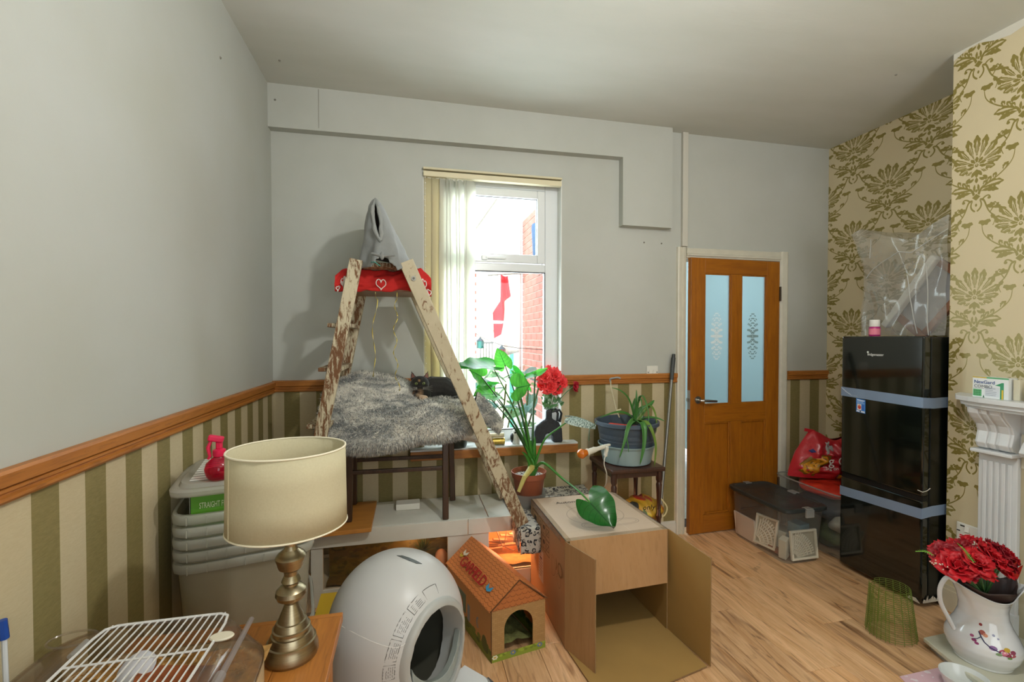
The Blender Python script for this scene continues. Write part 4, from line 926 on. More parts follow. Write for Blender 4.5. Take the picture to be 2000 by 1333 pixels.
zv = lambda v: at(572, v, y=1.305).z; z_b = zv(1290)
prof = [(0, 0)]+[(r, (zv(v)-z_b)*(zv(1000)-TZ)/(zv(1000)-z_b)) for v, r in pv]+[(0, (zv(1000)-TZ))]
MB().lathe(prof, (-.312, 1.305, TZ), 40, cap=False).build('base', BRASS, la, smooth=True, angle=24)
t = NT('shade_linen'); t.t.nodes.remove(t.b); cc = t.mix(t.noise(t.mapped((200, 200, 200)), 1, 3), '#cdc4a2', '#dad2b4')
d1 = t.n('ShaderNodeBsdfDiffuse', {'Color': cc}); d2 = t.n('ShaderNodeBsdfTranslucent', {'Color': cc}); t.l(t.n('ShaderNodeMixShader', {0: .22, 1: d1.outputs[0], 2: d2.outputs[0]}).outputs[0], t.out.inputs[0]); LINEN = t.m
SC = V((-.316, 1.300, 0)); sz0, sz1 = .955, 1.157
sh = MB().grid(lambda u, v: SC+V((.1455*(1-.02*v)*math.cos(6.28319*u), .132*(1-.02*v)*math.sin(6.28319*u), sz0+(sz1-sz0)*v)), 72, 3, wrap_u=True).build('lamp_shade', LINEN, la, smooth=True, solid=.002)
for z, k in ((sz1, .98), (sz0, 1.0)): MB().tube([SC+V((.146*k*math.cos(6.28319*i/60), .1325*k*math.sin(6.28319*i/60), z)) for i in range(60)], .0026, 6, closed=True).build('shade_trim', M('shade_trim', '#e6dfc6', .8), sh, smooth=True)
a = math.radians(218); MB().tube([SC+V((.1462*math.cos(a), .1327*math.sin(a), sz0+.004)), SC+V((.1435*math.cos(a), .1303*math.sin(a), sz1-.004))], .0022, 5).build('seam', M('shade_seam', '#c9bf9d', .8), sh)
MB().tube([SC+V((.142*math.cos(6.283*i/3), .129*math.sin(6.283*i/3), sz1-.10)) for i in (0,)]+[SC+V((0, 0, .99))], .002, 5).tube([SC+V((.142*math.cos(2.1), .129*math.sin(2.1), sz1-.10)), SC+V((0, 0, .99))], .002, 5).tube([SC+V((.142*math.cos(4.2), .129*math.sin(4.2), sz1-.10)), SC+V((0, 0, .99))], .002, 5).build('shade_carrier', BRASS, la)
MB().lathe([(.008, 0), (.014, .01), (.026, .045), (.026, .06), (.014, .082), (0, .086)], SC+V((.004, .004, .995)), 16).build('bulb', M('bulb_white', '#e8e6de', .3), la, smooth=True)

# hamster cage: clear lid, white wire door
cz0, cz1 = TZ+.002, .775
cg = thing('pet_cage', 'clear plastic pet cage with a white wire grille lid on the pine table', 'cage', (-.58, 1.02, cz0))
CAGE = clear('cage_plastic', '#efe8dc', .10, .10, .42, .05, '#d9cfc0')
bx0, bx1, by0, by1 = -.775, -.338, .62, 1.275; tx0, tx1, ty0, ty1 = -.785, -.382, .66, 1.245
def lid(u, v):      # walls rising to a rounded shoulder; u round the outline, v up
    a = 2*math.pi*u; k = min(1, v*1.12); e = 5.5
    c, s_ = math.cos(a), math.sin(a); r = (abs(c)**e+abs(s_)**e)**(-1/e); px, py = c*r, s_*r
    b0 = V(((bx0+bx1)/2+px*(bx1-bx0)/2, (by0+by1)/2+py*(by1-by0)/2, cz0+.075)); t1 = V(((tx0+tx1)/2+px*(tx1-tx0)/2, (ty0+ty1)/2+py*(ty1-ty0)/2, cz1-.03))
    if v < .8: return b0.lerp(t1, v/.8)
    q = (v-.8)/.2*math.pi/2; ins = .03*(1-math.cos(q)); cen = V(((tx0+tx1)/2, (ty0+ty1)/2, 0)); d = V((t1.x-cen.x, t1.y-cen.y, 0)); L = max(abs(d.x)/((tx1-tx0)/2), abs(d.y)/((ty1-ty0)/2))
    return V((t1.x-px*ins, t1.y-py*ins, t1.z+.03*math.sin(q)))
gx0, gx1, gy0, gy1 = -.690, -.425, .74, 1.222
mb = MB().grid(lid, 96, 12, wrap_u=True)
top = [lid(k/96, 1) for k in range(96)]; hole = []
for k in range(96):
    a = 2*math.pi*k/96; c, s_ = math.cos(a), math.sin(a); r = (abs(c)**9+abs(s_)**9)**(-1/9); hole.append(V(((gx0+gx1)/2+c*r*(gx1-gx0)/2, (gy0+gy1)/2+s_*r*(gy1-gy0)/2, cz1)))
mb.add(top+hole, [(k, (k+1) % 96, 96+(k+1) % 96, 96+k) for k in range(96)])
lo = mb.build('clear_lid', CAGE, cg, smooth=True, solid=.002, angle=60)
MB().tube([V((tx1+.003, ty1-.035, cz1-.012)), V((tx1+.006, .95, cz1-.014)), V((tx1+.006, .70, cz1-.014))], [.006, .007, .006], 8).build('hinge_rod', clear('rod_plastic', '#efe6ee', .35, .1, .5), lo, smooth=True)
MB().tube([V((tx1+.004, 1.02, cz1-.012)), V((tx1+.004, .96, cz1-.012))], .011, 10).build('hinge_sleeve', clear('sleeve_plastic', '#ece2ea', .45, .1, .5), lo, smooth=True)
MB().tube([V((tx1+.020, 1.00, cz1-.03)), V((tx1+.042, .985, cz1-.055)), V((tx1+.046, .955, cz1-.07)), V((tx1+.03, .935, cz1-.06)), V((tx1+.02, .95, cz1-.04))], .005, 6, closed=True).build('clip', M('clip_white', '#dcd6cc', .35), lo, smooth=True)
b = MB()
for k in range(30): a = 2*math.pi*k/30; b.v.append(V((-.735+.045*math.cos(a), 1.19+.03*math.sin(a), cz1+.004)))
MB().tube(b.v, .0025, 6, closed=True).build('moulded_grip', clear('grip_plastic', '#efe8dc', .12, .15, .3), lo, smooth=True)
CW = M('cage_wire', '#d8d8d6', .35)
gr = MB(); z = cz1+.004; rim = []
for k in range(64):
    a = 2*math.pi*k/64; c, s_ = math.cos(a), math.sin(a); r = (abs(c)**14+abs(s_)**14)**(-1/14); rim.append(V(((gx0+gx1)/2+c*r*(gx1-gx0)/2, (gy0+gy1)/2+s_*r*(gy1-gy0)/2, z)))
gd = MB().tube(rim, .0032, 6, closed=True).build('grille_rim', CW, lo, smooth=True)
for k in range(1, 17): x = gx0+(gx1-gx0)*k/17; MB().tube([(x, gy0, z+.001), (x, gy1, z+.001)], .0019, 5).build('bar', CW, gd, smooth=True)
for y in (1.09, .92): MB().tube([(gx0, y, z-.002), (gx1, y, z-.002)], .0024, 5).build('cross_bar', CW, gd, smooth=True)
MB().tube([(gx0-.006, 1.12, z+.002), (gx0-.006, 1.17, z+.002)], .006, 8).build('grille_hinge', clear('hinge_plastic', '#e0d8cc', .5), gd, smooth=True)
MB().lathe([(0, -.002), (.02, -.002), (.022, .001), (.02, .004), (0, .004)], (gx1+.012, 1.125, z), 18, sx=1.15, sy=.7).build('grille_catch', M('catch_cream', '#d9d2bd', .35), gd, smooth=True)
MB().add([V((q.x*1.0, q.y, cz0+zz)) for zz in (0, .078) for q in [lid(k/96, 0) for k in range(96)]], [(k, (k+1) % 96, 96+(k+1) % 96, 96+k) for k in range(96)]+[tuple(range(96))[::-1]]).build('tray', M('tray_cream', '#c9b48e', .4), cg, smooth=True, angle=60)
SH = M('wood_shavings', '#b58a4e', .9, var=.3, vscale=60); b = MB().grid(lambda u, v: V((bx0+.01+(bx1-bx0-.02)*u, by0+.01+(by1-by0-.02)*v, cz0+.06+.014*noise.noise((u*9, v*9, 1)))), 24, 30)
for k in range(700):
    p = V((rr.uniform(bx0+.03, bx1-.03), rr.uniform(by0+.03, by1-.03), cz0+.068+rr.uniform(0, .018))); b.obox(p, (rr.uniform(.008, .022), .004, .0012), (rr.uniform(-.6, .6), rr.uniform(-.5, .5), rr.uniform(0, 3)))
b.build('wood_shavings', SH, cg, kind='stuff')
q = thing('cage_house', 'orange brown wooden house inside the pet cage under the grille', 'pet house', (-.52, 1.12, cz0+.055))
MB().obox((-.49, 1.10, cz0+.105), (.16, .11, .006), (0, .35, .3)).build('roof', M('hut_orange', '#8d4a20', .6, var=.15, vscale=20), q); MB().obox((-.49, 1.10, cz0+.07), (.13, .09, .05), (0, 0, .3)).build('wall', M('hut_brown', '#6f3c1c', .7), q, bevel=.002)
wh = MB().lathe([(0, 0), (.028, 0), (.036, .008), (.034, .020), (.022, .027), (0, .028)], (0, 0, 0), 22)
m_ = Matrix.Translation((-.578, 1.135, cz0+.118)) @ Euler((.5, -.25, 0)).to_matrix().to_4x4(); wh.v = [m_ @ p for p in wh.v]; o = wh.build('plastic_dome', M('dome_pale', '#c9cbd2', .3), smooth=True); tag(o, 'pale grey round plastic dome under the cage grille', 'pet toy')
o = MB().lathe([(.0, 0), (.05, 0), (.058, .024), (.054, .026), (.045, .008), (0, .006)], (-.63, .985, cz0+.078), 24).build('food_dish', M('dish_cream', '#cfc4a2', .4), smooth=True); tag(o, 'cream food dish on the shavings at the front of the pet cage', 'dish')
o = MB().obox((-.50, .98, cz0+.10), (.04, .03, .012), (.5, .2, .7)).jitter(.004, 30).build('dried_fruit', M('fruit_yellow', '#c79a2e', .6), bevel=.004); tag(o, 'piece of yellow dried fruit on the shavings in the pet cage', 'food')

# blue capped stick at the left edge
p0, p1 = at(13, 1302, x=-.788), at(5, 1212, x=-.790)
o = thing('capped_stick', 'white stick with a blue cap standing beside the pet cage by the wall', 'stick', p0)
MB().tube([p0+V((0, 0, -.14)), p0.lerp(p1, .6)], .0045, 8).build('shaft', M('stick_white', '#cfd3d6', .35), o, smooth=True); MB().tube([p0.lerp(p1, .6), p1], [.008, .007], 8).build('cap', M('cap_blue', '#20489a', .35), o, smooth=True)

# ---------------------------------------------------------------- nested clear tubs
TUB = clear('tub_plastic', '#f0efe8', .36, .18, .35, .1, '#e6dfcc')
RIM = clear('tub_rim', '#eef0ec', .50, .2, .4, .15, '#e6e6dc')
ta = math.radians(13); tux, tuy = V((math.cos(ta), math.sin(ta), 0)), V((-math.sin(ta), math.cos(ta), 0)); TO = V((-.738, 1.605, 0)); TL, TD = .42, .40
def tloc(a, b, z): return TO+tux*a+tuy*b+V((0, 0, z))
def tub(z1, depth, label, body=True, name='storage_tub'):
    o = thing(name, label, 'storage box', tloc(TL/2, TD/2, z1-depth), ta, 'stacked clear tubs'); cen = tloc(TL/2, TD/2, 0)
    def wall(u, v):
        a = 2*math.pi*u; e = 7; c, s_ = math.cos(a), math.sin(a); r = (abs(c)**e+abs(s_)**e)**(-1/e); k = .88+.08*v; return cen+tux*(c*r*TL/2*k)+tuy*(s_*r*TD/2*k)+V((0, 0, z1-depth+depth*v))
    mb = MB().grid(wall, 60, 3, wrap_u=True); mb.add([wall(k/60, 0) for k in range(60)], [tuple(range(60))]); mb.build('body', TUB, o, smooth=True, angle=50)
    def rim_(u, v):
        a = 2*math.pi*u; e = 7; c, s_ = math.cos(a), math.sin(a); r = (abs(c)**e+abs(s_)**e)**(-1/e); q = [(.955, 0), (1.0, -.002), (1.01, -.010), (1.005, -.028), (.99, -.031)]; x = v*4; i = min(int(x), 3); f = x-i; k = q[i][0]*(1-f)+q[i+1][0]*f; dz = q[i][1]*(1-f)+q[i+1][1]*f
        return cen+tux*(c*r*TL/2*k)+tuy*(s_*r*TD/2*k)+V((0, 0, z1+dz))
    g = MB().grid(rim_, 60, 4, wrap_u=True).build('rim', RIM, o, smooth=True, solid=.002, angle=60)
    for k in range(7): x = .05+k*(TL-.10)/6; MB().obox(tloc(x, -.003, z1-.016), (.003, .006, .024), (0, 0, ta)).build('rib', RIM, g)
    return o
nm = ['lowest tub', 'second tub from the bottom', 'middle tub', 'second tub from the top', 'top tub holding the green box']
for k in range(5): tub(.726+.0395*k, .285, 'clear plastic tub, '+nm[k]+' of the nested stack')
o = tub(.445, .42, 'clear plastic tub standing on the floor under the nested stack')
LIDM = clear('lid_plastic', '#f4f4f0', .5, .25, .4, .15, '#eceae2')
def tlid(u, v):
    a = 2*math.pi*u; e = 7; c, s_ = math.cos(a), math.sin(a); r = (abs(c)**e+abs(s_)**e)**(-1/e); q = [(1.03, -.022), (1.035, -.006), (1.0, .0), (.93, 0), (.90, .012), (.86, .014), (0, .014)]; x = v*6; i = min(int(x), 5); f = x-i; k = q[i][0]*(1-f)+q[i+1][0]*f; dz = q[i][1]*(1-f)+q[i+1][1]*f
    return tloc(TL/2, TD/2, 0)+tux*(c*r*TL/2*k)+tuy*(s_*r*TD/2*k)+V((0, 0, .966+dz))
o = MB().grid(tlid, 60, 12, wrap_u=True).build('tub_lid', LIDM, smooth=True, solid=.0015, angle=40); tag(o, 'cloudy white tub lid resting on the green box on top of the stack', 'lid')
cv = Cv(200, 160, '#e0e0da')
for k in range(9): cv.rect(0, 12+k*17, 200, 17+k*17, '#8d8b84')
for k in range(30): x, y = R.uniform(20, 190), R.uniform(80, 140); cv.rect(x, y, x+R.uniform(6, 22), y+4, R.choice(['#6f86a0', '#8fa2b5', '#55708c']))
LP = print_mat('leaflet_print', cv, .5)
a, b_, c, d = tloc(.05, .05, .9825), tloc(.40, .03, .9825), tloc(.39, .33, .9825), tloc(.05, .34, .9825); mb = MB().quad(a, b_, c, d); o = mb.build('leaflet', LP, solid=.0012); tag(o, 'printed white leaflet lying on the tub lid', 'leaflet')
gb = thing('green_box', 'green box with white lettering sticking out of the top tub under the lid', 'box', tloc(.2, .1, .72), ta)
mb = MB(); f = [tloc(.055, .035, .70), tloc(.325, .035, .70), tloc(.325, .30, .70), tloc(.055, .30, .70)]; mb.add(f+[q+V((0, 0, .262)) for q in f], [(0, 1, 5, 4), (1, 2, 6, 5), (2, 3, 7, 6), (3, 0, 4, 7), (4, 5, 6, 7), (0, 3, 2, 1)]); mb.build('carton', M('carton_green', '#4e8a1d', .5, var=.05), gb)
MB().add([tloc(.052, .036, .70), tloc(.052, .30, .70), tloc(.052, .30, .961), tloc(.052, .036, .961)], [(0, 3, 2, 1)]).build('side_panel', M('carton_grey', '#a8a79d', .6), gb, solid=.001)
tx_ = text('STRAIGHT FROM', .027, tloc(.078, .0335, .893), tux, (0, 0, 1), M('letter_pale', '#c7d3ae', .6), gb); tx_.scale = (.46, 1, 1)
# pink spray bottle
sp = at(429, 934, z=.983); PK = clear('pink_plastic', '#f0567f', .25, .08, .5, 0, '#d92f62'); PKS = M('pink_cap', '#d8204f', .35)
sb = thing('spray_bottle', 'pink spray bottle with a hot pink trigger standing on the tub lid', 'spray bottle', sp)
ks = .00115*1.72
MB().lathe([(0, 0), (.030, 0), (.034, .004), (.041, .018), (.043, .034), (.038, .052), (.026, .064), (.016, .072), (.016, .080), (0, .080)], sp, 26).build('bottle', PK, sb, smooth=True, angle=60)
MB().lathe([(0, .003), (.029, .003), (.036, .012), (.039, .026), (.039, .030), (0, .030)], sp, 24).build('liquid', clear('pink_liquid', '#e8668c', .3, .05, .4, 0, '#d9486f'), sb, smooth=True, angle=60)
MB().lathe([(.018, .074), (.019, .078), (.019, .094), (.012, .098), (0, .098)], sp, 20).build('collar', PKS, sb, smooth=True, angle=40)
hdv = sp+V((0, 0, .098)); MB().obox(hdv+V((-.008, -.004, .034)), (.045, .022, .020), (0, .25, .2)).obox(hdv+V((0, 0, .013)), (.018, .018, .03)).build('spray_head', PKS, sb, bevel=.005, seg=3)
MB().tube([hdv+V((-.022, -.007, .028)), hdv+V((-.030, -.01, .006)), hdv+V((-.025, -.008, -.022)), hdv+V((-.030, -.01, -.032))], [.005, .006, .005, .004], 8).build('trigger', PKS, sb, smooth=True)
# small things on the floor behind the litter box
o = MB().add([(-.47, 2.30, .04), (-.30, 2.30, .04), (-.30, 2.42, .16), (-.44, 2.42, .16)], [(0, 1, 2, 3)]).build('yellow_card', M('card_yellow', '#c9a516', .6), solid=.003); tag(o, 'yellow card leaning behind the white litter dome', 'card')
o = thing('floor_pouch', 'crumpled grey and black pouch on the floor beside the clear tubs', 'bag', (-.40, 2.22, 0))
MB().sph((-.38, 2.20, .05), (.10, .07, .05), 18, 10).jitter(.02, 14).build('pouch', M('pouch_grey', '#7d8585', .4), o, smooth=True); MB().box(-.47, -.30, 2.13, 2.16, .0, .045).build('black_base', M('pouch_black', '#1d1f20', .5), o, bevel=.005)
MB().box(-.52, -.30, 2.30, 2.48, 0, .038).build('base_block', M('dark_slab', '#26231c', .7)); tag(bpy.data.objects['base_block'], 'dark slab on the floor under the yellow card', 'slab')

# ---------------------------------------------------------------- white litter dome
lc = V((-.052, 1.80, 0)); dv = V((.655, -.755, 0)).normalized().normalized(); dsd = V((-dv.y, dv.x, 0))       # the mouth faces right and to the front
lt = thing('litter_dome', 'white egg shaped automatic litter dome with a round opening', 'litter box', (lc.x, lc.y, 0))
LW = M('dome_white', '#c2c2c0', .35, spec=.5); LG = M('dome_grey', '#a9aaa6', .4)
HT, RX = .612, .255
def egg(u, v):
    a = 2*math.pi*u; z = HT*v
    r = RX*np.interp(v, [0, .06, .2, .4, .55, .7, .82, .9, .96, .985, 1], [.76, .82, .90, .985, 1.0, .945, .79, .61, .39, .235, 0])
    return V((lc.x+r*math.cos(a)*1.0, lc.y+r*math.sin(a)*.98, z))
# outline smoothing by many rings; the mouth is cut where a tilted cylinder meets the shell
from bisect import bisect
mc = lc+dv*.245+V((0, 0, .338)); mn = (dv+V((0, 0, .22))).normalized(); mu = mn.cross(V((0, 0, 1))).normalized(); mw = mu.cross(mn)
MR, MRZ = .136, .148
bm = bmesh.new()
NU, NV = 128, 96
zz = [math.sin(math.pi/2*j/NV) for j in range(NV+1)]
def rad(z): return RX*(max(0, 1-abs((z-.57)/(.43 if z > .57 else 1.05))**2))**.5
grd = [[bm.verts.new((lc.x+rad(z)*math.cos(2*math.pi*i/NU), lc.y+rad(z)*math.sin(2*math.pi*i/NU), HT*z)) for i in range(NU)] for z in zz[:-1]]
topv = bm.verts.new((lc.x, lc.y, HT))
def mdist(p): q = p-mc; return math.hypot(q.dot(mu)/MR, q.dot(mw)/MRZ) if q.dot(mn) > -.12 else 9
for j in range(NV-1):
    for i in range(NU):
        f4 = [grd[j][i], grd[j][(i+1) % NU], grd[j+1][(i+1) % NU], grd[j+1][i]]
        if sum(mdist(q.co) < 1.0 for q in f4) < 4: bm.faces.new(f4)
for i in range(NU): bm.faces.new([grd[NV-1][i], grd[NV-1][(i+1) % NU], topv])
for ring_ in grd:                                                     # snap the cut edge to the rim
    for q in ring_:
        d_ = mdist(q.co)
        if .80 < d_ < 1.0: k = q.co-mc; off = mu*k.dot(mu)+mw*k.dot(mw); q.co = q.co+off*(1.0/d_-1)
me = bpy.data.meshes.new('shell'); bm.to_mesh(me); bm.free(); me.materials.append(LW); me.polygons.foreach_set('use_smooth', [True]*len(me.polygons))
so = bpy.data.objects.new('shell', me); C.objects.link(so); so.parent = lt; so.matrix_local = W(lt).inverted(); d = so.modifiers.new('solid', 'SOLIDIFY'); d.thickness = .006; d.offset = -1
def surf(du, dw):   # point of the shell in front of the mouth plane
    p = mc+mu*du+mw*dw+mn*.25
    for k in range(160):
        z = min(max(p.z/HT, 0), 1); r = math.hypot(p.x-lc.x, p.y-lc.y)
        if r <= rad(z) and p.z < HT: break
        p = p-mn*.003
    return p
rim = []
for k in range(72): a = 2*math.pi*k/72; rim.append(surf(MR*math.cos(a), MRZ*math.sin(a)))
mo = MB(); n_ = 72; prof_ = [(1.16, .001), (1.13, .010), (1.04, .014), (.96, .008), (.93, -.02), (.90, -.09)]
for kk, off_ in prof_:
    for k in range(n_): a = 2*math.pi*k/n_; base = surf(MR*min(kk, 1.16)*math.cos(a), MRZ*min(kk, 1.16)*math.sin(a)) if kk > .95 else rim[k]-(mu*math.cos(a)*MR+mw*math.sin(a)*MRZ)*(1-kk); mo.v.append(base+mn*off_)
for j in range(len(prof_)-1):
    for k in range(n_): mo.f.append([j*n_+k, j*n_+(k+1) % n_, (j+1)*n_+(k+1) % n_, (j+1)*n_+k]); mo.mi.append(0)
mo.build('mouth_ring', LG, lt, smooth=True, angle=60)
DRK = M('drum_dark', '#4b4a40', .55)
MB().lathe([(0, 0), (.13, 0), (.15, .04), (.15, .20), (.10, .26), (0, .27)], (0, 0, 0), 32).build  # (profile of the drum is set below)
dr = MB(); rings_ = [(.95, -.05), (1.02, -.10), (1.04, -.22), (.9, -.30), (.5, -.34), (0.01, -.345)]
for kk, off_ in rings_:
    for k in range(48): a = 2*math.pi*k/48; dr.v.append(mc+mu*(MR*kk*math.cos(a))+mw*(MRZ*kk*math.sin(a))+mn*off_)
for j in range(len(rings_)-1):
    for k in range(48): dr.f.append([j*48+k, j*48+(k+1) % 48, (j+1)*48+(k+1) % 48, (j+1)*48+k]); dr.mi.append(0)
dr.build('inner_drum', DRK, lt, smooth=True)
lip = [rim[k]+mn*.004-(mw*math.sin(2*math.pi*k/72)+mu*math.cos(2*math.pi*k/72))*.012 for k in range(39, 69)]
MB().add([q for p in lip for q in (p, p+mw*.040+mn*.006, p+mw*.040-mn*.022, p-mn*.03)], [(4*k+a, 4*k+4+a, 4*k+4+(a+1) % 4, 4*k+(a+1) % 4) for k in range(len(lip)-1) for a in range(4)]+[(0, 1, 2, 3), tuple(4*(len(lip)-1)+a for a in (3, 2, 1, 0))]).build('guard_lip', M('lip_grey', '#8d948f', .35), lt, smooth=True, angle=40, bevel=.003)
# seam, top slot, printed label, step drawer
def shell_px(u, v, off=.0012):      # where the sight line of a picture point meets the shell
    r = (_fw+_rt*((u-PCX)/FPX)-_up*((v-PCY)/FPX)).normalized(); o_ = V((0, 0, HC)); t_ = 1.2
    for k in range(2200):
        p = o_+r*t_; z = p.z/HT
        if 0 <= z < 1 and math.hypot(p.x-lc.x, p.y-lc.y) <= rad(z): break
        t_ += .0006
    q = V((p.x-lc.x, p.y-lc.y, (p.z-.57*HT)*.9)).normalized(); return p+q*off
sm = [(668, 1224), (690, 1236), (712, 1247), (735, 1257), (757, 1264), (775, 1266), (788, 1261), (797, 1252)]
sp_ = [shell_px(*q, .0004) for q in sm]
MB().tube(sp_, .0013, 5).build('seam', M('seam_pale', '#dedcd6', .4), lt)
sl = [(775, 1086.5), (786, 1086.5), (800, 1091), (812, 1096), (824, 1102.5), (813, 1102), (799, 1096.5), (787, 1091.5)]
MB().add([shell_px(*q) for q in sl], [(0, 1, 7), (1, 2, 6, 7), (2, 3, 5, 6), (3, 4, 5)]).build('top_slot', M('slot_dark', '#4f5453', .4), lt, solid=.002)
INK = M('label_ink', '#55544f', .6)
def lab(f0, f1, name):
    b = MB(); N = 10; P = lambda f, k: surf(MR*k*math.cos(f), MRZ*k*math.sin(f))+mn*.0012
    out = [P(f0+(f1-f0)*i/N, 1.24) for i in range(N+1)]+[P(f1-(f1-f0)*i/N, 1.44) for i in range(N+1)]; b.tube(out, .0011, 4, closed=True)
    for k in (1.28, 1.315, 1.35, 1.385): b.tube([P(f0+(f1-f0)*(.14+.72*i/N*(.7 if k > 1.36 else 1)), k) for i in range(N+1)], .0009, 4)
    b.build(name, INK, lt)
for f0, f1 in ((-4, 10), (13, 32), (35, 56), (59, 78), (81, 100)): lab(math.radians(f0), math.radians(f1), 'printed_label')
st0 = lc+dv*.235
def step(u, v):
    pass
sd = MB(); prof2 = [(-.15, .0), (-.15, .06), (-.135, .085), (.135, .085), (.15, .06), (.15, .0)]
outl = []
for k in range(21): a = -math.pi/2+math.pi*k/20; outl.append((.075+.085*math.cos(a), .17*math.sin(a)))
outl = [(-.03, -.17)]+outl+[(-.03, .17)]
sd.prism(outl, st0+V((0, 0, .05)), dv, dsd, .12); sd.build('step_drawer', M('drawer_grey', '#8f8f8a', .4), lt, bevel=.012, seg=3)
MB().prism([(x*.93+.0, y*.93) for x, y in outl], st0+V((0, 0, .171)), dv, dsd, .004).build('step_top', LW, lt, bevel=.002)
MB().lathe([(0, 0), (.19, 0), (.20, .01), (.205, .05), (0, .05)], lc, 40).build('foot_ring', LG, lt, smooth=True, angle=40)
MT = M('grey_mat', '#5c5e60', .95, var=.35, vscale=90, bump=.8, bscale=220, bdist=.004)
o = MB().add([(.13, 1.52, .0), (.42, 1.70, 0), (.32, 1.885, 0), (.02, 1.72, 0)], [(0, 1, 2, 3)])
o = o.build('litter_mat', MT, solid=.006); o.location.z += .003; tag(o, 'dark grey woven mat on the floor in front of the litter dome', 'mat')

# ---------------------------------------------------------------- printed cardboard cat house
A0, B0 = V((.347, 1.972, 0)), V((.611, 2.022, 0)); hx = (B0-A0); wd = hx.length; hx.normalize(); hy = V((-hx.y, hx.x, 0)); hy = V((-.30, .954, 0)).normalized(); LEN = .50; EV, RG = .238, .348
P3 = lambda a, b, z: A0+hx*(a*wd)+hy*b+V((0, 0, z))
ch = thing('cardboard_cat_house', 'small printed cardboard cat house with a tiled orange roof and arched door', 'pet house', P3(.5, LEN/2, 0))
t = NT('printed_bricks'); bk = t.n('ShaderNodeTexBrick', {'Vector': t.n('ShaderNodeMapping', {'Vector': t.coord('UV'), 'Scale': (1, 1, 1)}).outputs[0], 'Color1': lin('#a98352'), 'Color2': lin('#9d7848'), 'Mortar': lin('#8a673c'), 'Scale': 12, 'Mortar Size': .018, 'Brick Width': .9, 'Row Height': .42})
t.set(Base_Color=bk.outputs['Color'], Roughness=.6); BRP = t.m
t = NT('printed_shingles'); u, v, _ = t.xyz(t.coord('UV'))
row = t.math('MULTIPLY', v, 11); r0 = t.math('FLOOR', row); fv = t.math('FRACT', row); fu = t.math('FRACT', t.math('ADD', t.math('MULTIPLY', u, 15), t.math('MULTIPLY', t.math('MODULO', r0, 2), .5))); du = t.math('SUBTRACT', fu, .5)
arcv = t.math('SUBTRACT', fv, t.math('SUBTRACT', .62, t.math('MULTIPLY', t.math('SQRT', t.math('MAXIMUM', t.math('SUBTRACT', .25, t.math('MULTIPLY', du, du)), 0)), 1.2)))
ln_ = t.math('LESS_THAN', t.math('ABSOLUTE', arcv), .08)
t.set(Base_Color=t.mix(ln_, t.mix(t.noise(t.coord(), 9, 3), '#c2703a', '#cf8147'), '#7c4420'), Roughness=.5); SHG = t.m
SHG2 = SHG.copy(); SHG2.name = 'shaded_gable'; [setattr(n_.inputs[6], 'default_value', lin('#a8602f')) or setattr(n_.inputs[7], 'default_value', lin('#b36a37')) for n_ in SHG2.node_tree.nodes if n_.type == 'MIX' and not n_.inputs[6].is_linked]  # darker copy of the shingles; the gable's shade is put into its colour
# front wall with an arched doorway
def fq(a, z): return P3(a, 0, z)
arcp = [(.235, .012)]+[(.5-.265*math.cos(math.pi*k/16), .135+.072*math.sin(math.pi*k/16)) for k in range(17)]+[(.765, .012)]
outer = [(0, .012), (0, EV)]+[(.0+.5*k/8, EV) for k in range(1, 8)]+[(1, EV), (1, .012)]
vs = []; fs = []; us = []
# left jamb, right jamb, arch spandrels
def pf(pts): vs_ = [fq(a, z) for a, z in pts]; b = len(fw_.v); fw_.add(vs_, [tuple(range(len(pts)))], [[(a, z/wd) for a, z in pts]])
fw_ = MB(); pf([(0, 0), (.235, 0), (.235, .135), (0, .135)]); pf([(.765, 0), (1, 0), (1, .135), (.765, .135)])
pf([(0, .135), (.235, .135)]+[(.5-.265*math.cos(math.pi*k/16), .135+.072*math.sin(math.pi*k/16)) for k in range(1, 9)]+[(.5, EV-.006), (0, EV-.006)])
pf([(.765, .135), (1, .135), (1, EV-.006), (.5, EV-.006)]+[(.5-.265*math.cos(math.pi*k/16), .135+.072*math.sin(math.pi*k/16)) for k in range(8, 16)])
pf([(.235, 0), (.765, 0), (.765, .012), (.235, .012)])
fw_.build('front_wall', BRP, ch, solid=.003)
gb_ = MB(); gb_.add([fq(0, EV-.008), fq(1, EV-.008), fq(.5, RG-.004)], [(0, 1, 2)], [[(0, 0), (.6, 0), (.3, .45)]]); gb_.v = [q-hy*.002 for q in gb_.v]; gb_.build('gable', SHG2, ch, solid=.003)
cv = Cv(300, 150, '#b98650')
cv.rect(0, 122, 300, 150, '#6f7c2a')
for k in range(40): x = R.uniform(0, 300); cv.ell(x, R.uniform(112, 130), R.uniform(6, 14), R.uniform(5, 11), R.choice(['#4c5f22', '#5f7428', '#3d4f1f']), .9)
cv.rect(28, 40, 140, 100, '#6d7f86'); [cv.rect(32+k*10, 42, 37+k*10, 98, '#3f6a34') for k in range(11)]
cv.ell(70, 92, 30, 24, '#b0642a'); cv.ell(100, 84, 18, 26, '#c4702c'); cv.rect(150, 60, 168, 110, '#79868f'); cv.ell(220, 80, 9, 16, '#7c8a90'); cv.ell(224, 80, 6, 12, '#b98650')
cv.ell(262, 116, 16, 22, '#4a5524'); cv.ell(18, 60, 12, 20, '#a9a08c'); cv.ell(22, 84, 8, 12, '#8d8478')
HSP = print_mat('house_side_print', cv, .55)
MB().quad(P3(0, LEN, 0), P3(0, 0, 0), P3(0, 0, EV), P3(0, LEN, EV)).build('side_wall', HSP, ch, solid=.003); MB().quad(P3(1, 0, 0), P3(1, LEN, 0), P3(1, LEN, EV), P3(1, 0, EV)).build('side_wall', HSP, ch, solid=.003)
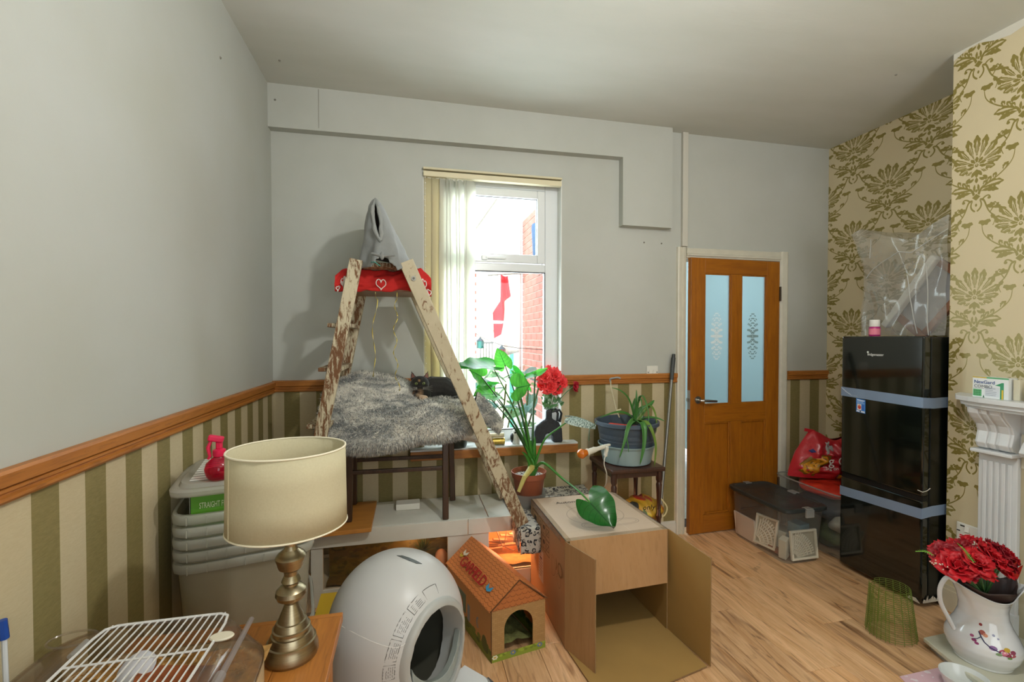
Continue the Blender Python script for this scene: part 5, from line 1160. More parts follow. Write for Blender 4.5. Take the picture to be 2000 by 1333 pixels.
MB().add([P3(0, LEN, 0), P3(1, LEN, 0), P3(1, LEN, EV), P3(.5, LEN, RG), P3(0, LEN, EV)], [(0, 1, 2, 3, 4)], [[(0, 0), (1, 0), (1, 1), (.5, 1.4), (0, 1)]]).build('back_wall', BRP, ch, solid=.003)
for a0, a1 in ((-.04, .5), (1.04, .5)): MB().quad(P3(a0, -.006, EV-.008), P3(a0, LEN+.006, EV-.008), P3(a1, LEN+.006, RG+.003), P3(a1, -.006, RG+.003)).build('roof_panel', SHG, ch, solid=.004)
cv = Cv(220, 36, '#7f8f2f'); [cv.ell(R.uniform(0, 220), R.uniform(0, 14), 7, 6, R.choice(['#6b7d26', '#93a338'])) for k in range(30)]
for x in (86, 196, 14): [cv.ell(x+8*math.cos(a), 12+8*math.sin(a), 4, 4, '#5e6f96' if x != 14 else '#d9d5c8') for a in (0, 1.05, 2.1, 3.14, 4.2, 5.2)]; cv.ell(x, 12, 4, 4, '#c7a13a')
GRP = print_mat('grass_border_print', cv, .55)
MB().quad(P3(-.001, -.0035, 0), P3(1.001, -.0035, 0), P3(1.001, -.0035, .032), P3(-.001, -.0035, .032)).build('grass_border', GRP, ch, solid=.001)
for a0, a1 in ((-.03, .5), (1.03, .5)): MB().beam(P3(a0, -.008, EV-.006), P3(a1, -.008, RG), .004, .004).build('roof_edge', M('edge_dark', '#5c3a1e', .8), ch)
MB().beam(P3(0, -.004, .0), P3(0, -.004, EV), .003, .003).build('corner_edge', M('edge_dark', '#5c3a1e', .8), ch)
rn = (P3(.5, 0, RG)-P3(0, 0, EV)).cross(-hy).normalized(); rn = rn if rn.z > 0 else -rn
ru = (P3(.5, 0, RG)-P3(0, 0, EV)).normalized()
text('GARFIELD', .072, P3(.055, .405, EV+.022)+rn*.006+ru*.010, -hy, ru, M('letter_red', '#a31a20', .5), ch, ext=.0006, space=.80)
for (b0, sc, hexc, k) in ((.42, .020, '#d9cdb8', 0), (.435, .014, '#c7b13a', 1), (.095, .022, '#3f8fb5', 2)):
    p = P3(.09 if k < 2 else .10, b0, EV+.03)+rn*.0055+ru*(.055-.02*k); q = MB()
    for s in (1, -1): q.add([p, p+(-hy)*s*sc+ru*sc*.9, p+(-hy)*s*sc*1.1-ru*sc*.2, p-ru*sc*.7], [(0, 1, 2, 3)])
    q.build('printed_butterfly', M('butterfly_'+hexc[1:], hexc, .5), ch)
MB().grid(lambda u, v: P3(.12+.76*u, .04+.34*v, .028+.014*noise.noise((u*6, v*6, 2)))+V((0, 0, .016*math.sin(3.14*u))), 16, 16).build('scratch_pad', M('pad_green', '#6f6f3c', .95, var=.3, vscale=60, bump=.8, bscale=160), ch, smooth=True)

# ---------------------------------------------------------------- big open cardboard box
CB = wood('cardboard', '#a0784c', '#ab845a', '#8f6a42', 'z', .5, .8, False, .04); CBI = M('cardboard_inside', '#9f7e46', .85, var=.05, vscale=5, bump=.08, bscale=60); CBT = M('cardboard_top', '#b79f83', .75, var=.04, vscale=7)
TAPE = clear('packing_tape', '#f2ece0', .18, .12, .6)
F1, F2 = V((.700, 1.985, 0)), V((1.238, 2.005, 0)); K2, K1 = V((1.212, 2.568, 0)), V((.688, 2.556, 0)); BH = .505
bx = thing('cardboard_box', 'large opened brown cardboard box lying with its flaps folded out', 'box', ((F1+K2)/2))
up = V((0, 0, BH)); lift = V((0, 0, .006))
def panel(name, q, mat, par=bx, th=.005, inner=True):
    n = (q[1]-q[0]).cross(q[3]-q[0]).normalized()*th; b = MB(); b.add([p for p in q], [(0, 1, 2, 3)], [[(0, 0), (1, 0), (1, 1), (0, 1)]]); b.cur = 1 if inner else 0
    b.add([p-n for p in q], [(3, 2, 1, 0)]); b.cur = 2; b.add([p for p in q]+[p-n for p in q], [(0, 4, 5, 1), (1, 5, 6, 2), (2, 6, 7, 3), (3, 7, 4, 0)])
    return b.build(name, [mat, CBI if inner else mat, M('corrugated_edge', '#8a6d49', .9)], par)
cv = Cv(520, 560, '#b7a088'); LNK = '#77695c'
for x in (150, 330): cv.line([(x, 0), (x+10, 560)], 1.4, '#c8b59e')
cv.line([(0, 470), (520, 470)], 1.2, '#a79079')
def ring_(cx, cy, rx, ry, w_=2.0): t_ = np.linspace(0, 6.2832, 60); cv.line(np.stack([cx+rx*np.cos(t_), cy+ry*np.sin(t_)], 1), w_, LNK)
ring_(262, 300, 150, 128, 1.8); ring_(262, 306, 96, 84); ring_(262, 306, 90, 78, 1.4); ring_(262, 312, 52, 46)
t_ = np.linspace(0, 6.2832, 70); cv.line(np.stack([290+150*np.sign(np.cos(t_))*np.abs(np.cos(t_))**.5, 420+38*np.sign(np.sin(t_))*np.abs(np.sin(t_))**.8], 1), 2.2, LNK); cv.line(np.stack([290+138*np.sign(np.cos(t_))*np.abs(np.cos(t_))**.5, 420+27*np.sign(np.sin(t_))*np.abs(np.sin(t_))**.8], 1), 1.6, LNK)
cv.rect(330, 120, 412, 200, '#d3cfc6'); [cv.rect(338, 130+k*12, 338+R.uniform(30, 64), 134+k*12, '#a5a39c') for k in range(5)]
cv.line([(110, 70), (110, 116)], 1.2, '#9a8770'); cv.line([(110, 116), (300, 112)], 1.2, '#9a8770')
BT = print_mat('box_top_print', cv, .7)
panel('top_panel', [F1+up, F2+up, K2+up, K1+up], BT)
cv = Cv(560, 500, '#b08860'); ik = '#3f2a18'
def sq(x, y, w_, h_, t_=3): cv.line([(x, y), (x+w_, y), (x+w_, y+h_), (x, y+h_), (x, y)], t_, ik)
sq(40, 40, 96, 150, 5); cv.rect(66, 62, 110, 92, ik); cv.rect(58, 120, 118, 128, ik); cv.line([(88, 96), (88, 150)], 5, ik); cv.rect(60, 150, 116, 166, ik)
for r_ in range(2):
    for c_ in range(3):
        x, y = 152+c_*62, 40+r_*78; sq(x, y, 54, 72, 2.5); k = r_*3+c_
        if k % 3 == 0: cv.line([(x+27, y+14), (x+14, y+36), (x+40, y+36), (x+27, y+14)], 3, ik); cv.line([(x+27, y+36), (x+27, y+60)], 3, ik)
        elif k % 3 == 1: cv.ell(x+27, y+26, 14, 12, ik); cv.line([(x+27, y+36), (x+27, y+58)], 3, ik); cv.line([(x+14, y+60), (x+40, y+60)], 3, ik)
        else: sq(x+12, y+16, 30, 36, 3); cv.line([(x+12, y+52), (x+42, y+16)], 3, ik)
cv.line([(370, 150), (372, 250)], 2, '#7c5a38'); cv.line(bez((370, 150), (440, 150), (440, 250), (372, 250)), 2, '#7c5a38'); t_ = np.linspace(0, 6.3, 30); cv.line(np.stack([470+26*np.cos(t_), 232+34*np.sin(t_)], 1), 2, '#7c5a38')
cv.rect(60, 230, 100, 330, '#a98e72'); cv.rect(150, 210, 232, 380, '#bfb4a6'); [cv.rect(158, 222+k*16, 158+R.uniform(30, 64), 228+k*16, '#8d8378') for k in range(9)]; cv.rect(174, 250, 206, 262, '#5d5a70'); cv.rect(64, 250, 86, 300, '#cfc7ba')
cv.rect(250, 430, 330, 500, '#a98c6c'); cv.line([(430, 380), (430, 480)], 1.5, '#8d6844')
BS = print_mat('box_side_print', cv, .75)
panel('left_panel', [F1+lift, K1+lift, K1+up, F1+up][::-1], CB)          # wall
b = MB(); n = V((-1, .02, 0))*.0008; b.add([K1+lift+n, F1+lift+n, F1+up+n, K1+up+n], [(0, 1, 2, 3)], [[(0, 0), (1, 0), (1, 1), (0, 1)]]); b.build('printed_side', BS, bx)
panel('right_panel', [F2+lift, K2+lift, K2+up, F2+up], CB); panel('back_panel', [K2+lift, K1+lift, K1+up, K2+up], CB); panel('bottom_panel', [F1+lift, F2+lift, K2+lift, K1+lift], CBI)
e1 = V((.772, 1.800, 0)); panel('left_flap', [F1+lift, F1+up, e1+V((0, 0, BH-.004)), e1+lift], CB, inner=False)
e2 = V((1.275, 1.728, 0)); panel('right_flap', [F2+lift, e2+lift+V((0, 0, .004)), e2+V((0, 0, BH-.018)), F2+up], CBI)
sag = V((.0, -.045, -.245)); panel('top_flap', [F1+up+V((.02, 0, 0)), F1+up+sag+V((.02, 0, .0)), F2+up+sag+V((-.03, .0, .004)), F2+up+V((-.004, 0, 0))], CB)
panel('bottom_flap', [F1+lift*.7, F1+V((.04, -.37, .006)), F2+V((.025, -.272, .006)), F2+lift*.7][::-1], CBI)
b = MB()
for p, q in ((F1, K1), (F1, F2), (F2, K2)): d = (q-p); z1 = V((0, 0, BH+.001)); nn = V((-d.y, d.x, 0)).normalized(); s_ = -1 if p is F1 and q is K1 else 1; nn = nn*(.028); c0 = (F1+K2)/2; nn = nn if (c0-p).dot(nn) > 0 else -nn; b.add([p+z1, q+z1, q+z1+nn, p+z1+nn], [(0, 1, 2, 3)])
b.add([F1+up+V((-.0015, 0, 0)), K1+up+V((-.0015, 0, 0)), K1+up+V((-.0015, 0, -.03)), F1+up+V((-.0015, 0, -.03))], [(0, 1, 2, 3)]); b.build('tape_strip', TAPE, bx)
text('Automatic P', .046, F1+up+V((.105, .455, .0012)), V((1, .03, 0)), V((0, 1, 0)), M('box_ink', '#54483c', .7), bx, ext=.0002)
text('DO', .10, F1+V((-.0025, .185, .30)), V((-.02, -1, 0)), (0, 0, 1), M('box_pencil', '#86603c', .7), bx, ext=.0002).data.extrude = .0001
# ---------------------------------------------------------------- leopard print throw on the right end of the bench
t = NT('leopard_print'); v = t.coord(); vo = t.n('ShaderNodeTexVoronoi', {'Vector': t.n('ShaderNodeVectorMath', {0: v, 1: t.n('ShaderNodeVectorMath', {0: t.n('ShaderNodeTexNoise', {'Vector': v, 'Scale': 18.0}).outputs['Color'], 1: (.03, .03, .03)}, operation='MULTIPLY').outputs[0]}, operation='ADD').outputs[0], 'Scale': 38.0, 'Randomness': .9})
d = vo.outputs['Distance']; ringm = t.math('MULTIPLY', t.math('GREATER_THAN', d, .30), t.math('LESS_THAN', d, .52)); gap = t.math('GREATER_THAN', t.noise(v, 42, 2), .43)
t.set(Base_Color=t.mix(t.math('MULTIPLY', ringm, gap), t.mix(t.math('LESS_THAN', d, .30), '#b9b3a6', '#9a9284'), '#14161d'), Roughness=.95, Sheen_Weight=.3); t.bump(t.noise(v, 250, 3), .3, .002); LEO = t.m
MB().box(.585, .680, 2.372, VF-.013, VT-.026, VT-.004).box(.585, .680, VF-.016, VF-.0125, .25, VT-.026).build('bracket_shelf', WPAINT, vv, bevel=.002)
def throw(u, v):      # u along the bench, v from the wall over the front
    x = .578+(1.172-.578)*u; k = 0 if x > .690 else 1
    yf = 2.365 if k else VF+.004; s = v*(2.955-yf+.135*k); wv = .004*noise.noise((x*14, v*9, 0))
    if s < 2.955-yf: return V((x, 2.955-s, VT+.006+wv+.010*math.exp(-((s)/.03)**2)))
    dz = max(0, s-(2.955-yf)); return V((x+.3*wv, yf-.004-.5*wv-.006*math.sin(x*60)*dz/.13, VT+.004-dz))
us_ = [0, .02, .05, .08, .11, .16, .186]+[.19+.81*k/26 for k in range(27)]
mb = MB(); NVt = 40
for j in range(NVt+1):
    for u in us_: mb.v.append(throw(u, j/NVt))
n_ = len(us_)
for j in range(NVt):
    for i in range(n_-1): mb.f.append([j*n_+i, j*n_+i+1, (j+1)*n_+i+1, (j+1)*n_+i]); mb.mi.append(0)
def side_(v):
    p = throw(0, v); return p
mb.add([V((.574, 2.955, VT+.004)), V((.574, 2.37, VT+.004)), V((.572, 2.37, VT-.125)), V((.574, 2.56, VT-.09)), V((.575, 2.57, VT-.001)), V((.575, 2.955, VT-.001))], [(0, 1, 2, 3, 4, 5)])
o = mb.build('leopard_throw', LEO, solid=.004, smooth=True, angle=60); tag(o, 'black and cream leopard print throw over the right end of the white bench', 'throw')

# ---------------------------------------------------------------- elephant ear plant in its pot
pz = VT+.013; pc = V((.712, 2.70, pz))
tubo = MB().lathe([(.085, 0), (.098, .004), (.108, .075), (.112, .08), (.109, .08), (.104, .074), (.094, .008), (.0, .006)], pc, 32, sx=1.0, sy=.9, cap=False).build('plastic_saucer_tub', clear('tub_cloudy', '#eef0ee', .35, .2, .4, .1, '#d4d6d2'), smooth=True, angle=50); tag(tubo, 'cloudy plastic tub under the terracotta plant pot', 'tub')
ap = thing('elephant_ear_plant', 'tall elephant ear plant with heart shaped leaves in a terracotta plastic pot', 'potted plant', pc+V((0, 0, .009)))
TER = M('terracotta_plastic', '#8f4f35', .45, var=.06, vscale=12)
p0 = pc+V((0, 0, .009)); ph = .195
MB().lathe([(.0, 0), (.070, 0), (.074, .004), (.096, ph-.04), (.098, ph-.036), (.104, ph-.034), (.108, ph), (.104, ph), (.099, ph-.03), (.095, ph-.035), (0, ph-.036)], p0, 36, cap=False).build('pot', TER, ap, smooth=True, angle=40)
t = NT('potting_mix'); vo = t.n('ShaderNodeTexVoronoi', {'Vector': t.coord(), 'Scale': 85.0}); t.set(Base_Color=t.mix(t.ramp(vo.outputs['Color'], [(.2, 0.), (.8, 1.)]), '#3b322b', '#b9b2a6'), Roughness=.95); t.bump(vo.outputs['Distance'], .8, .006); SOIL = t.m
MB().grid(lambda u, v: p0+V(((2*u-1)*.098*math.sqrt(1-.5*(2*v-1)**2), (2*v-1)*.098*math.sqrt(1-.5*(2*u-1)**2), ph-.03+.006*noise.noise((u*9, v*9, 0)))), 20, 20).build('soil', SOIL, ap, smooth=True, kind='stuff')
STEM = M('plant_stem', '#3d7a2c', .4, var=.15, vscale=10); STD = M('plant_stem_dark', '#2c4f28', .4); STY = M('stem_cut_pale', '#b3a45a', .55, var=.1, vscale=20)
base = p0+V((.012, -.01, ph-.03))
MB().tube([base, base+V((.004, -.004, .05)), base+V((.006, 0, .12))], [.024, .028, .018], 12).tube([base+V((.0, -.01, .0)), base+V((.012, -.012, .055))], [.02, .03], 10).build('crown', STEM, ap, smooth=True)
MB().tube([base+V((.0, -.02, .06)), base+V((-.030, -.068, .052)), base+V((-.070, -.112, .032)), base+V((-.112, -.135, -.045))], [.020, .018, .014, .010], 10).build('cut_stem', STY, ap, smooth=True, label='pale cut back stem leaning over the pot rim')
def S3(pts, n=16):
    pts = [V(p) for p in pts]; out = []
    for i in range(len(pts)-1):
        p0_ = pts[max(i-1, 0)]; p1 = pts[i]; p2 = pts[i+1]; p3 = pts[min(i+2, len(pts)-1)]
        for k in range(n): t_ = k/n; out.append(.5*((2*p1)+(p2-p0_)*t_+(2*p0_-5*p1+4*p2-p3)*t_*t_+(3*p1-p0_-3*p2+p3)*t_**3))
    return out+[pts[-1]]
def stemleaf(name_pts, r0, r1, mat=STD): pts = S3(name_pts, 6); n = len(pts); MB().tube(pts, [r0+(r1-r0)*(i/(n-1))**.6 for i in range(n)], 8).build('stem', mat, ap, smooth=True)
c = base+V((.006, 0, .10))
A = lambda u, v, y: at(u, v, y=y)
AL = leaf_mat('alocasia_pale', '#3c8a2e', '#55a63c', '#1e5a22', .5, .4); SIL = leaf_mat('alocasia_gloss', '#1d5a24', '#2a6b2a', '#174a1c', .2, .22)
LV = [  # stalk point, tip, facing normal, width, lobe, droop
    ((962, 716, 2.78), (893, 713, 2.66), (.0, -.35, 1), .22, .30, .12, LEAF), ((986, 713, 2.80), (972, 679, 2.78), (-.55, -.8, .2), .115, .38, .0, AL),
    ((1010, 758, 2.66), (1036, 752, 2.60), (-.25, -1, .45), .175, .55, .1, AL), ((940, 736, 2.84), (917, 722, 2.80), (.4, -.8, .5), .15, .5, .1, AL),
    ((962, 770, 2.82), (925, 772, 2.76), (.0, -.6, .8), .15, .3, .1, AL), ((1045, 732, 2.86), (1016, 742, 2.86), (0, -.4, 1), .07, .2, .05, LEAF),
    ((1046, 732, 2.86), (1070, 720, 2.88), (0, -.7, .7), .05, .2, .0, AL), ((1006, 728, 2.86), (1040, 765, 2.88), (.1, -.7, .7), .09, .3, .1, LEAF), ((940, 760, 2.88), (975, 748, 2.86), (.1, -.5, .8), .08, .3, .05, LEAF)]
for (b_, t_, nr, wdt, lb, dr_, mt) in LV:
    B_, T_ = A(*b_), A(*t_); mid = c.lerp(B_, .55)+V((.10*(B_.x-c.x)*-.4, .0, .03))
    stemleaf([c, c.lerp(mid, .5)+V((0, 0, .015)), mid, B_], .0115, .0032, STD if wdt < .16 else STEM); leaf_mb(B_, T_, nr, wdt, lb, .10, dr_, 10, 14, wave=.03).build('leaf', mt, ap, smooth=True, angle=180)
# silvery leaf to the right on its long stalk, and the big glossy leaf drooping onto the cardboard box
B_, T_ = A(1122, 815, 2.60), A(1166, 822, 2.56); stemleaf([c+V((.01, -.01, -.05)), A(1062, 862, 2.66), A(1092, 836, 2.63), B_], .010, .0035, STEM); leaf_mb(B_, T_, (.1, -.35, 1), .115, .55, -.25, .22, 10, 14).build('leaf', leaf_mat('silver_leaf', '#9fb3ab', '#c3d0c8', '#4e6b57', .15, .25, .9), ap, smooth=True, angle=180, label='silver green leaf seen from its underside')
T2 = A(1152, 838, 2.55); T3 = A(1150, 862, 2.54); MB().tube(S3([T_, A(1160, 832, 2.55), T2, T3], 5), .0022, 6).build('leaf_tail', STD, ap, smooth=True)
bz = BH+.11
L0 = at(1153, 983, z=bz); L1 = at(1199, 1033, z=BH+.012); stemleaf([c+V((.012, -.012, -.055)), A(1062, 905, 2.58), A(1098, 935, 2.50), at(1128, 958, z=bz+.03), L0], .012, .0042, STEM)
leaf_mb(L0, L1, (.12, -.85, .6), .215, .42, .14, .02, 12, 18, wave=.02).build('leaf', SIL, ap, smooth=True, angle=180, label='glossy dark green leaf drooping onto the cardboard box')
for (q, e) in (((.0, -.02, .05), (-.075, -.06, .17)), ((.01, -.01, .06), (-.05, -.03, .20)), ((.0, .0, .06), (.0, .01, .22)), ((.01, 0, .06), (.03, .02, .24))): blade([base+V(q), base+V(q).lerp(V(e), .5)+V((0, 0, .02)), base+V(e)], .030, (0, -1, .2), chan=.5).build('sheath', STEM, ap, smooth=True, angle=180)

# ---------------------------------------------------------------- things on the window sill
sy = 2.955; szl = .7385
BLK = M('vase_black', '#23262b', .45, var=.35, vscale=45, bump=.35, bscale=80)
va = thing('black_vase', 'black arched vase with two loop handles on the window sill', 'vase', (.91, sy, szl))
ax, bx_ = at(1042, 860, y=sy).x, at(1097, 860, y=sy).x; Wv = bx_-ax; z1 = at(1060, 822, y=sy).z-szl; zn = at(1068, 800, y=sy).z-szl
out = [(0, 0), (0, .55*z1), (.06*Wv, .80*z1), (.28*Wv, 1.02*z1), (.40*Wv, 1.10*z1), (.40*Wv, zn), (.62*Wv, zn), (.62*Wv, 1.10*z1), (.86*Wv, .92*z1), (.97*Wv, .62*z1), (Wv, 0), (.66*Wv, 0), (.66*Wv, .24*z1), (.60*Wv, .38*z1), (.50*Wv, .43*z1), (.40*Wv, .38*z1), (.36*Wv, .24*z1), (.36*Wv, 0)]
MB().prism(out, (ax, sy-.03, szl), (1, 0, 0), (0, 0, 1), -.06).build('body', BLK, va, bevel=.014, seg=3)
for dx in (0, .14): MB().tube([V((ax+.60*Wv, sy, szl+zn*.98-dx*.1)), V((ax+(.78+dx)*Wv, sy, szl+zn*(1.0-dx*.25))), V((ax+(.86+dx*.9)*Wv, sy, szl+zn*.86)), V((ax+(.84+dx*.6)*Wv, sy, szl+z1*.95-dx*.05))], .009, 8).build('handle', BLK, va, smooth=True)
fb = thing('red_flower_bunch', 'bunch of red artificial flowers standing in the black vase', 'flowers', (ax+.51*Wv, sy, szl+zn-.08))
REDF = M('poppy_red', '#e23a3c', .6, var=.2, vscale=30, sss=0); REDF2 = M('poppy_dark', '#a8152a', .6, var=.2, vscale=30); GRN = M('flower_green', '#3f6b3a', .6, var=.2, vscale=30)
def bloom(c, r, n, mat, par, seed, nrm=(0, -.5, .8), name='bloom'):
    rq = random.Random(seed); mb = MB(); nrm = V(nrm).normalized(); q = nrm.to_track_quat('Z', 'Y').to_matrix()
    for k in range(n):
        a = k*2.39996; t_ = k/n; open_ = .35+1.05*t_; rr_ = r*(.35+.65*t_); w_ = rr_*1.15
        ca, sa = math.cos(a), math.sin(a)
        def f(u, v, a=a, open_=open_, rr_=rr_, w_=w_, k=k):
            s = (2*u-1); wd_ = w_*math.sin(math.pi*min(1, .12+.80*v))**.7*.55; o = math.sin(open_)*v*rr_*(1+.12*math.sin(9*u+k)*v); h = math.cos(open_)*v*rr_*.9+.16*rr_*v*v*(1-t_)+.07*rr_*math.sin(13*u+2*k)*v*v-.10*rr_*s*s
            p = V((math.cos(a)*o-math.sin(a)*s*wd_, math.sin(a)*o+math.cos(a)*s*wd_, h)); return V(c)+q @ p
        mb.grid(f, 6, 5)
    return mb.build(name, mat, par, smooth=True, angle=180, solid=.0006)
nk = V((ax+.51*Wv, sy, szl+zn))
for k, (u, v, r) in enumerate(((1065, 738, .058), (1083, 735, .062), (1058, 752, .05), (1075, 757, .06), (1096, 748, .055), (1072, 728, .05), (1090, 762, .045))):
    h = at(u, v, y=sy-.03+.02*(k % 3)); MB().tube(S3([nk+V((.004*(k-3), 0, -.06)), nk.lerp(h, .5)+V((.01*(k % 3-1), 0, .01)), h], 5), .003, 6).build('stem', GRN, fb, smooth=True); bloom(h, r*1.12, 13, REDF, fb, k, ((k % 3-1)*.4, -.9, .5))
h = at(1122, 754, y=sy-.03); MB().tube(S3([nk+V((.01, 0, -.05)), at(1098, 775, y=sy-.02), h], 5), .003, 6).build('stem', GRN, fb, smooth=True); bloom(h, .05, 11, REDF2, fb, 9, (.7, -.7, .1))
for k in range(26): q = nk+V((rr.uniform(-.05, .08), rr.uniform(-.04, .02), rr.uniform(.01, .13))); e = q+V((rr.uniform(-.04, .05), rr.uniform(-.03, .01), rr.uniform(-.01, .05))); leaf_mb(q, e, (rr.uniform(-1, 1), -1, .5), .022, .05, .1, .1, 4, 5).build('leaf', leaf_mat('flower_leaf', '#3d6a36', '#578150', '#2b4a28', .2), fb, smooth=True, angle=180)
o = thing('gold_foil_roll', 'gold foil wrapped roll lying on the window sill behind the ladder', 'roll', at(968, 866, y=2.945)); p, q = at(944, 858, y=2.945), at(985, 855, y=2.945); GOLD = M('gold_foil', '#b59a4a', .3, .7, var=.25, vscale=60, bump=.4, bscale=120)
zc_ = szl+.024; MB().tube([V((p.x, 2.945, zc_)), V((q.x, 2.945, zc_))], .023, 18).build('roll', GOLD, o, smooth=True, angle=40); MB().tube([V((p.x-.004, 2.945, zc_+.040)), V((q.x-.004, 2.945, zc_+.040))], .016, 14).build('paper_core', M('core_cream', '#cfc3a2', .7), o, smooth=True, angle=40)
o = thing('owl_figurine', 'small white and black owl figurine on the window sill beside the black vase', 'figurine', V((.69, sy, szl)))
MB().lathe([(0, 0), (.026, 0), (.030, .02), (.028, .045), (.022, .06), (.024, .075), (.020, .092), (0, .098)], (.69, sy, szl), 18).build('body', M('owl_white', '#cfcdc6', .5, var=.1, vscale=40), o, smooth=True)
for s in (1, -1): MB().sph((.69+s*.010, sy-.021, szl+.078), (.007, .004, .007), 10, 6).build('eye', M('owl_black', '#17181a', .3), o, smooth=True)
MB().sph((.662, sy, szl+.04), (.012, .02, .032), 10, 8).build('wing', M('owl_black', '#17181a', .3), o, smooth=True)
o = MB().lathe([(0, 0), (.062, 0), (.070, .01), (.078, .06), (.074, .075), (.066, .072), (.06, .05), (0, .05)], (.29, 2.955, szl), 26).build('dark_bowl', M('bowl_dark_green', '#2e352f', .4, var=.2, vscale=40), smooth=True, angle=50); tag(o, 'dark green bowl on the left of the window sill under the blanket', 'bowl')

# ---------------------------------------------------------------- plant stand with two basins and an aloe
MAH = wood('mahogany', '#38221a', '#4a2d20', '#1e120d', 'z', 1, .3); sz = .645
ps = thing('plant_stand', 'small dark turned leg plant stand by the back wall', 'stand', (1.36, 2.70, 0))
sx0, sx1, sy0, sy1 = 1.195, 1.535, 2.545, 2.88
MB().box(sx0-.01, sx1+.012, sy0-.012, sy1+.01, sz-.028, sz).build('top', MAH, ps, bevel=.009, seg=3); MB().box(sx0+.012, sx1-.012, sy0+.012, sy1-.012, sz-.06, sz-.028).build('apron', MAH, ps)
lp = [(.013, 0), (.015, .02), (.011, .05), (.017, .075), (.011, .09), (.012, .14), (.017, .22), (.012, .31), (.018, .325), (.018, .34), (.012, .352), (.013, .42), (.016, .50), (.018, .53), (.013, .545), (.019, .56), (.019, sz-.028)]
for x in (sx0+.018, sx1-.018):
    for y in (sy0+.018, sy1-.018): MB().lathe(lp, (x, y, 0), 14).build('leg', MAH, ps, smooth=True)
for y in (sy0+.018, sy1-.018): MB().box(sx0+.03, sx1-.03, y-.008, y+.008, .24, .26).build('stretcher', MAH, ps, bevel=.002)
bc = V((1.372, 2.715, sz+.001))
o = MB().lathe([(0, 0), (.142, 0), (.152, .006), (.168, .085), (.173, .11), (.182, .112), (.184, .120), (.178, .121), (.17, .112), (.15, .012), (0, .01)], bc, 44, cap=False).build('pale_basin', M('basin_pale', '#8fa3a3', .4), smooth=True, angle=40); tag(o, 'pale grey green plastic basin, the lower of the two on the plant stand', 'basin')
bu = thing('dark_basin', 'dark blue grey plastic basin nested in the pale basin, holding the aloe', 'basin', bc+V((0, 0, .012)))
BLU = M('basin_blue_grey', '#46525f', .4)
MB().lathe([(0, 0), (.14, 0), (.148, .004), (.168, .12), (.172, .125), (.176, .175), (.180, .18), (.188, .225), (.200, .228), (.205, .232), (.205, .252), (.198, .256), (.190, .25), (.182, .20), (.15, .012), (0, .01)], bc+V((0, 0, .012)), 48, cap=False).build('bowl', BLU, bu, smooth=True, angle=35)
for k in range(3): MB().tube([bc+V((.1735*math.cos(a), .1735*math.sin(a), .15+k*.022)) for a in np.linspace(0, 6.2832, 48, endpoint=False)], .0018, 5, closed=True).build('moulded_line', M('basin_line', '#55606b', .4), bu, smooth=True)
MB().lathe([(0, .17), (.178, .17)], bc+V((0, 0, .012)), 36, cap=False).build('soil', SOIL, bu)
rimz = bc.z+.262
q0, q1 = V((bc.x-.155, bc.y-.06, rimz-.004)), V((bc.x+.0, bc.y-.165, rimz-.012)); o = MB().beam(q0, q1, .05, .012, (0, 0, 1)).jitter(.004, 20).build('red_tray', M('tray_red', '#b8352c', .5), bevel=.004); tag(o, 'red plastic tray resting inside the rim of the dark basin', 'tray')
al = thing('aloe_plant', 'green aloe with long drooping strap leaves in the dark basin', 'potted plant', bc+V((0, 0, .18)))
AG = leaf_mat('aloe_leaf', '#3f7a35', '#578f42', '#345f2c', .25, .35); AGY = leaf_mat('aloe_leaf_yellow', '#6a8a34', '#7f9a40', '#56702c', .25, .35)
ac = A(1240, 822, 2.70)+V((0, 0, -.02)); yb = 2.70
AP = [([(1235, 805, 2.68), (1226, 778, 2.66), (1210, 763, 2.66), (1195, 758, 2.68)], .024), ([(1242, 790, 2.70), (1243, 772, 2.71), (1243, 762, 2.72)], .018), ([(1244, 795, 2.70), (1250, 776, 2.66), (1258, 778, 2.62), (1266, 805, 2.58), (1267, 830, 2.56)], .018), ([(1252, 805, 2.72), (1266, 795, 2.72), (1278, 782, 2.74)], .055),
      ([(1262, 800, 2.70), (1272, 795, 2.66), (1281, 815, 2.60), (1282, 845, 2.57)], .022), ([(1262, 818, 2.62), (1282, 818, 2.56), (1298, 823, 2.53)], .030), ([(1238, 822, 2.60), (1228, 832, 2.52), (1220, 862, 2.49), (1210, 895, 2.49)], .032), ([(1246, 826, 2.58), (1256, 834, 2.51), (1257, 870, 2.49), (1250, 908, 2.49)], .050),
      ([(1256, 824, 2.58), (1270, 838, 2.51), (1280, 872, 2.49), (1278, 912, 2.49)], .036), ([(1230, 832, 2.56), (1222, 846, 2.51), (1226, 868, 2.50), (1228, 884, 2.50)], .014), ([(1228, 812, 2.66), (1205, 806, 2.64), (1172, 816, 2.62)], .028), ([(1243, 798, 2.69), (1248, 782, 2.67), (1252, 782, 2.64), (1254, 800, 2.62), (1253, 812, 2.62)], .012), ([(1236, 800, 2.72), (1238, 786, 2.74), (1240, 778, 2.75)], .02)]
for k, (pp, w_) in enumerate(AP): blade([ac]+[A(*p) for p in pp], w_, (.1, -.5, .85), chan=.30).build('leaf', AGY if k in (4, 8) else AG, al, smooth=True, angle=180, solid=.003)
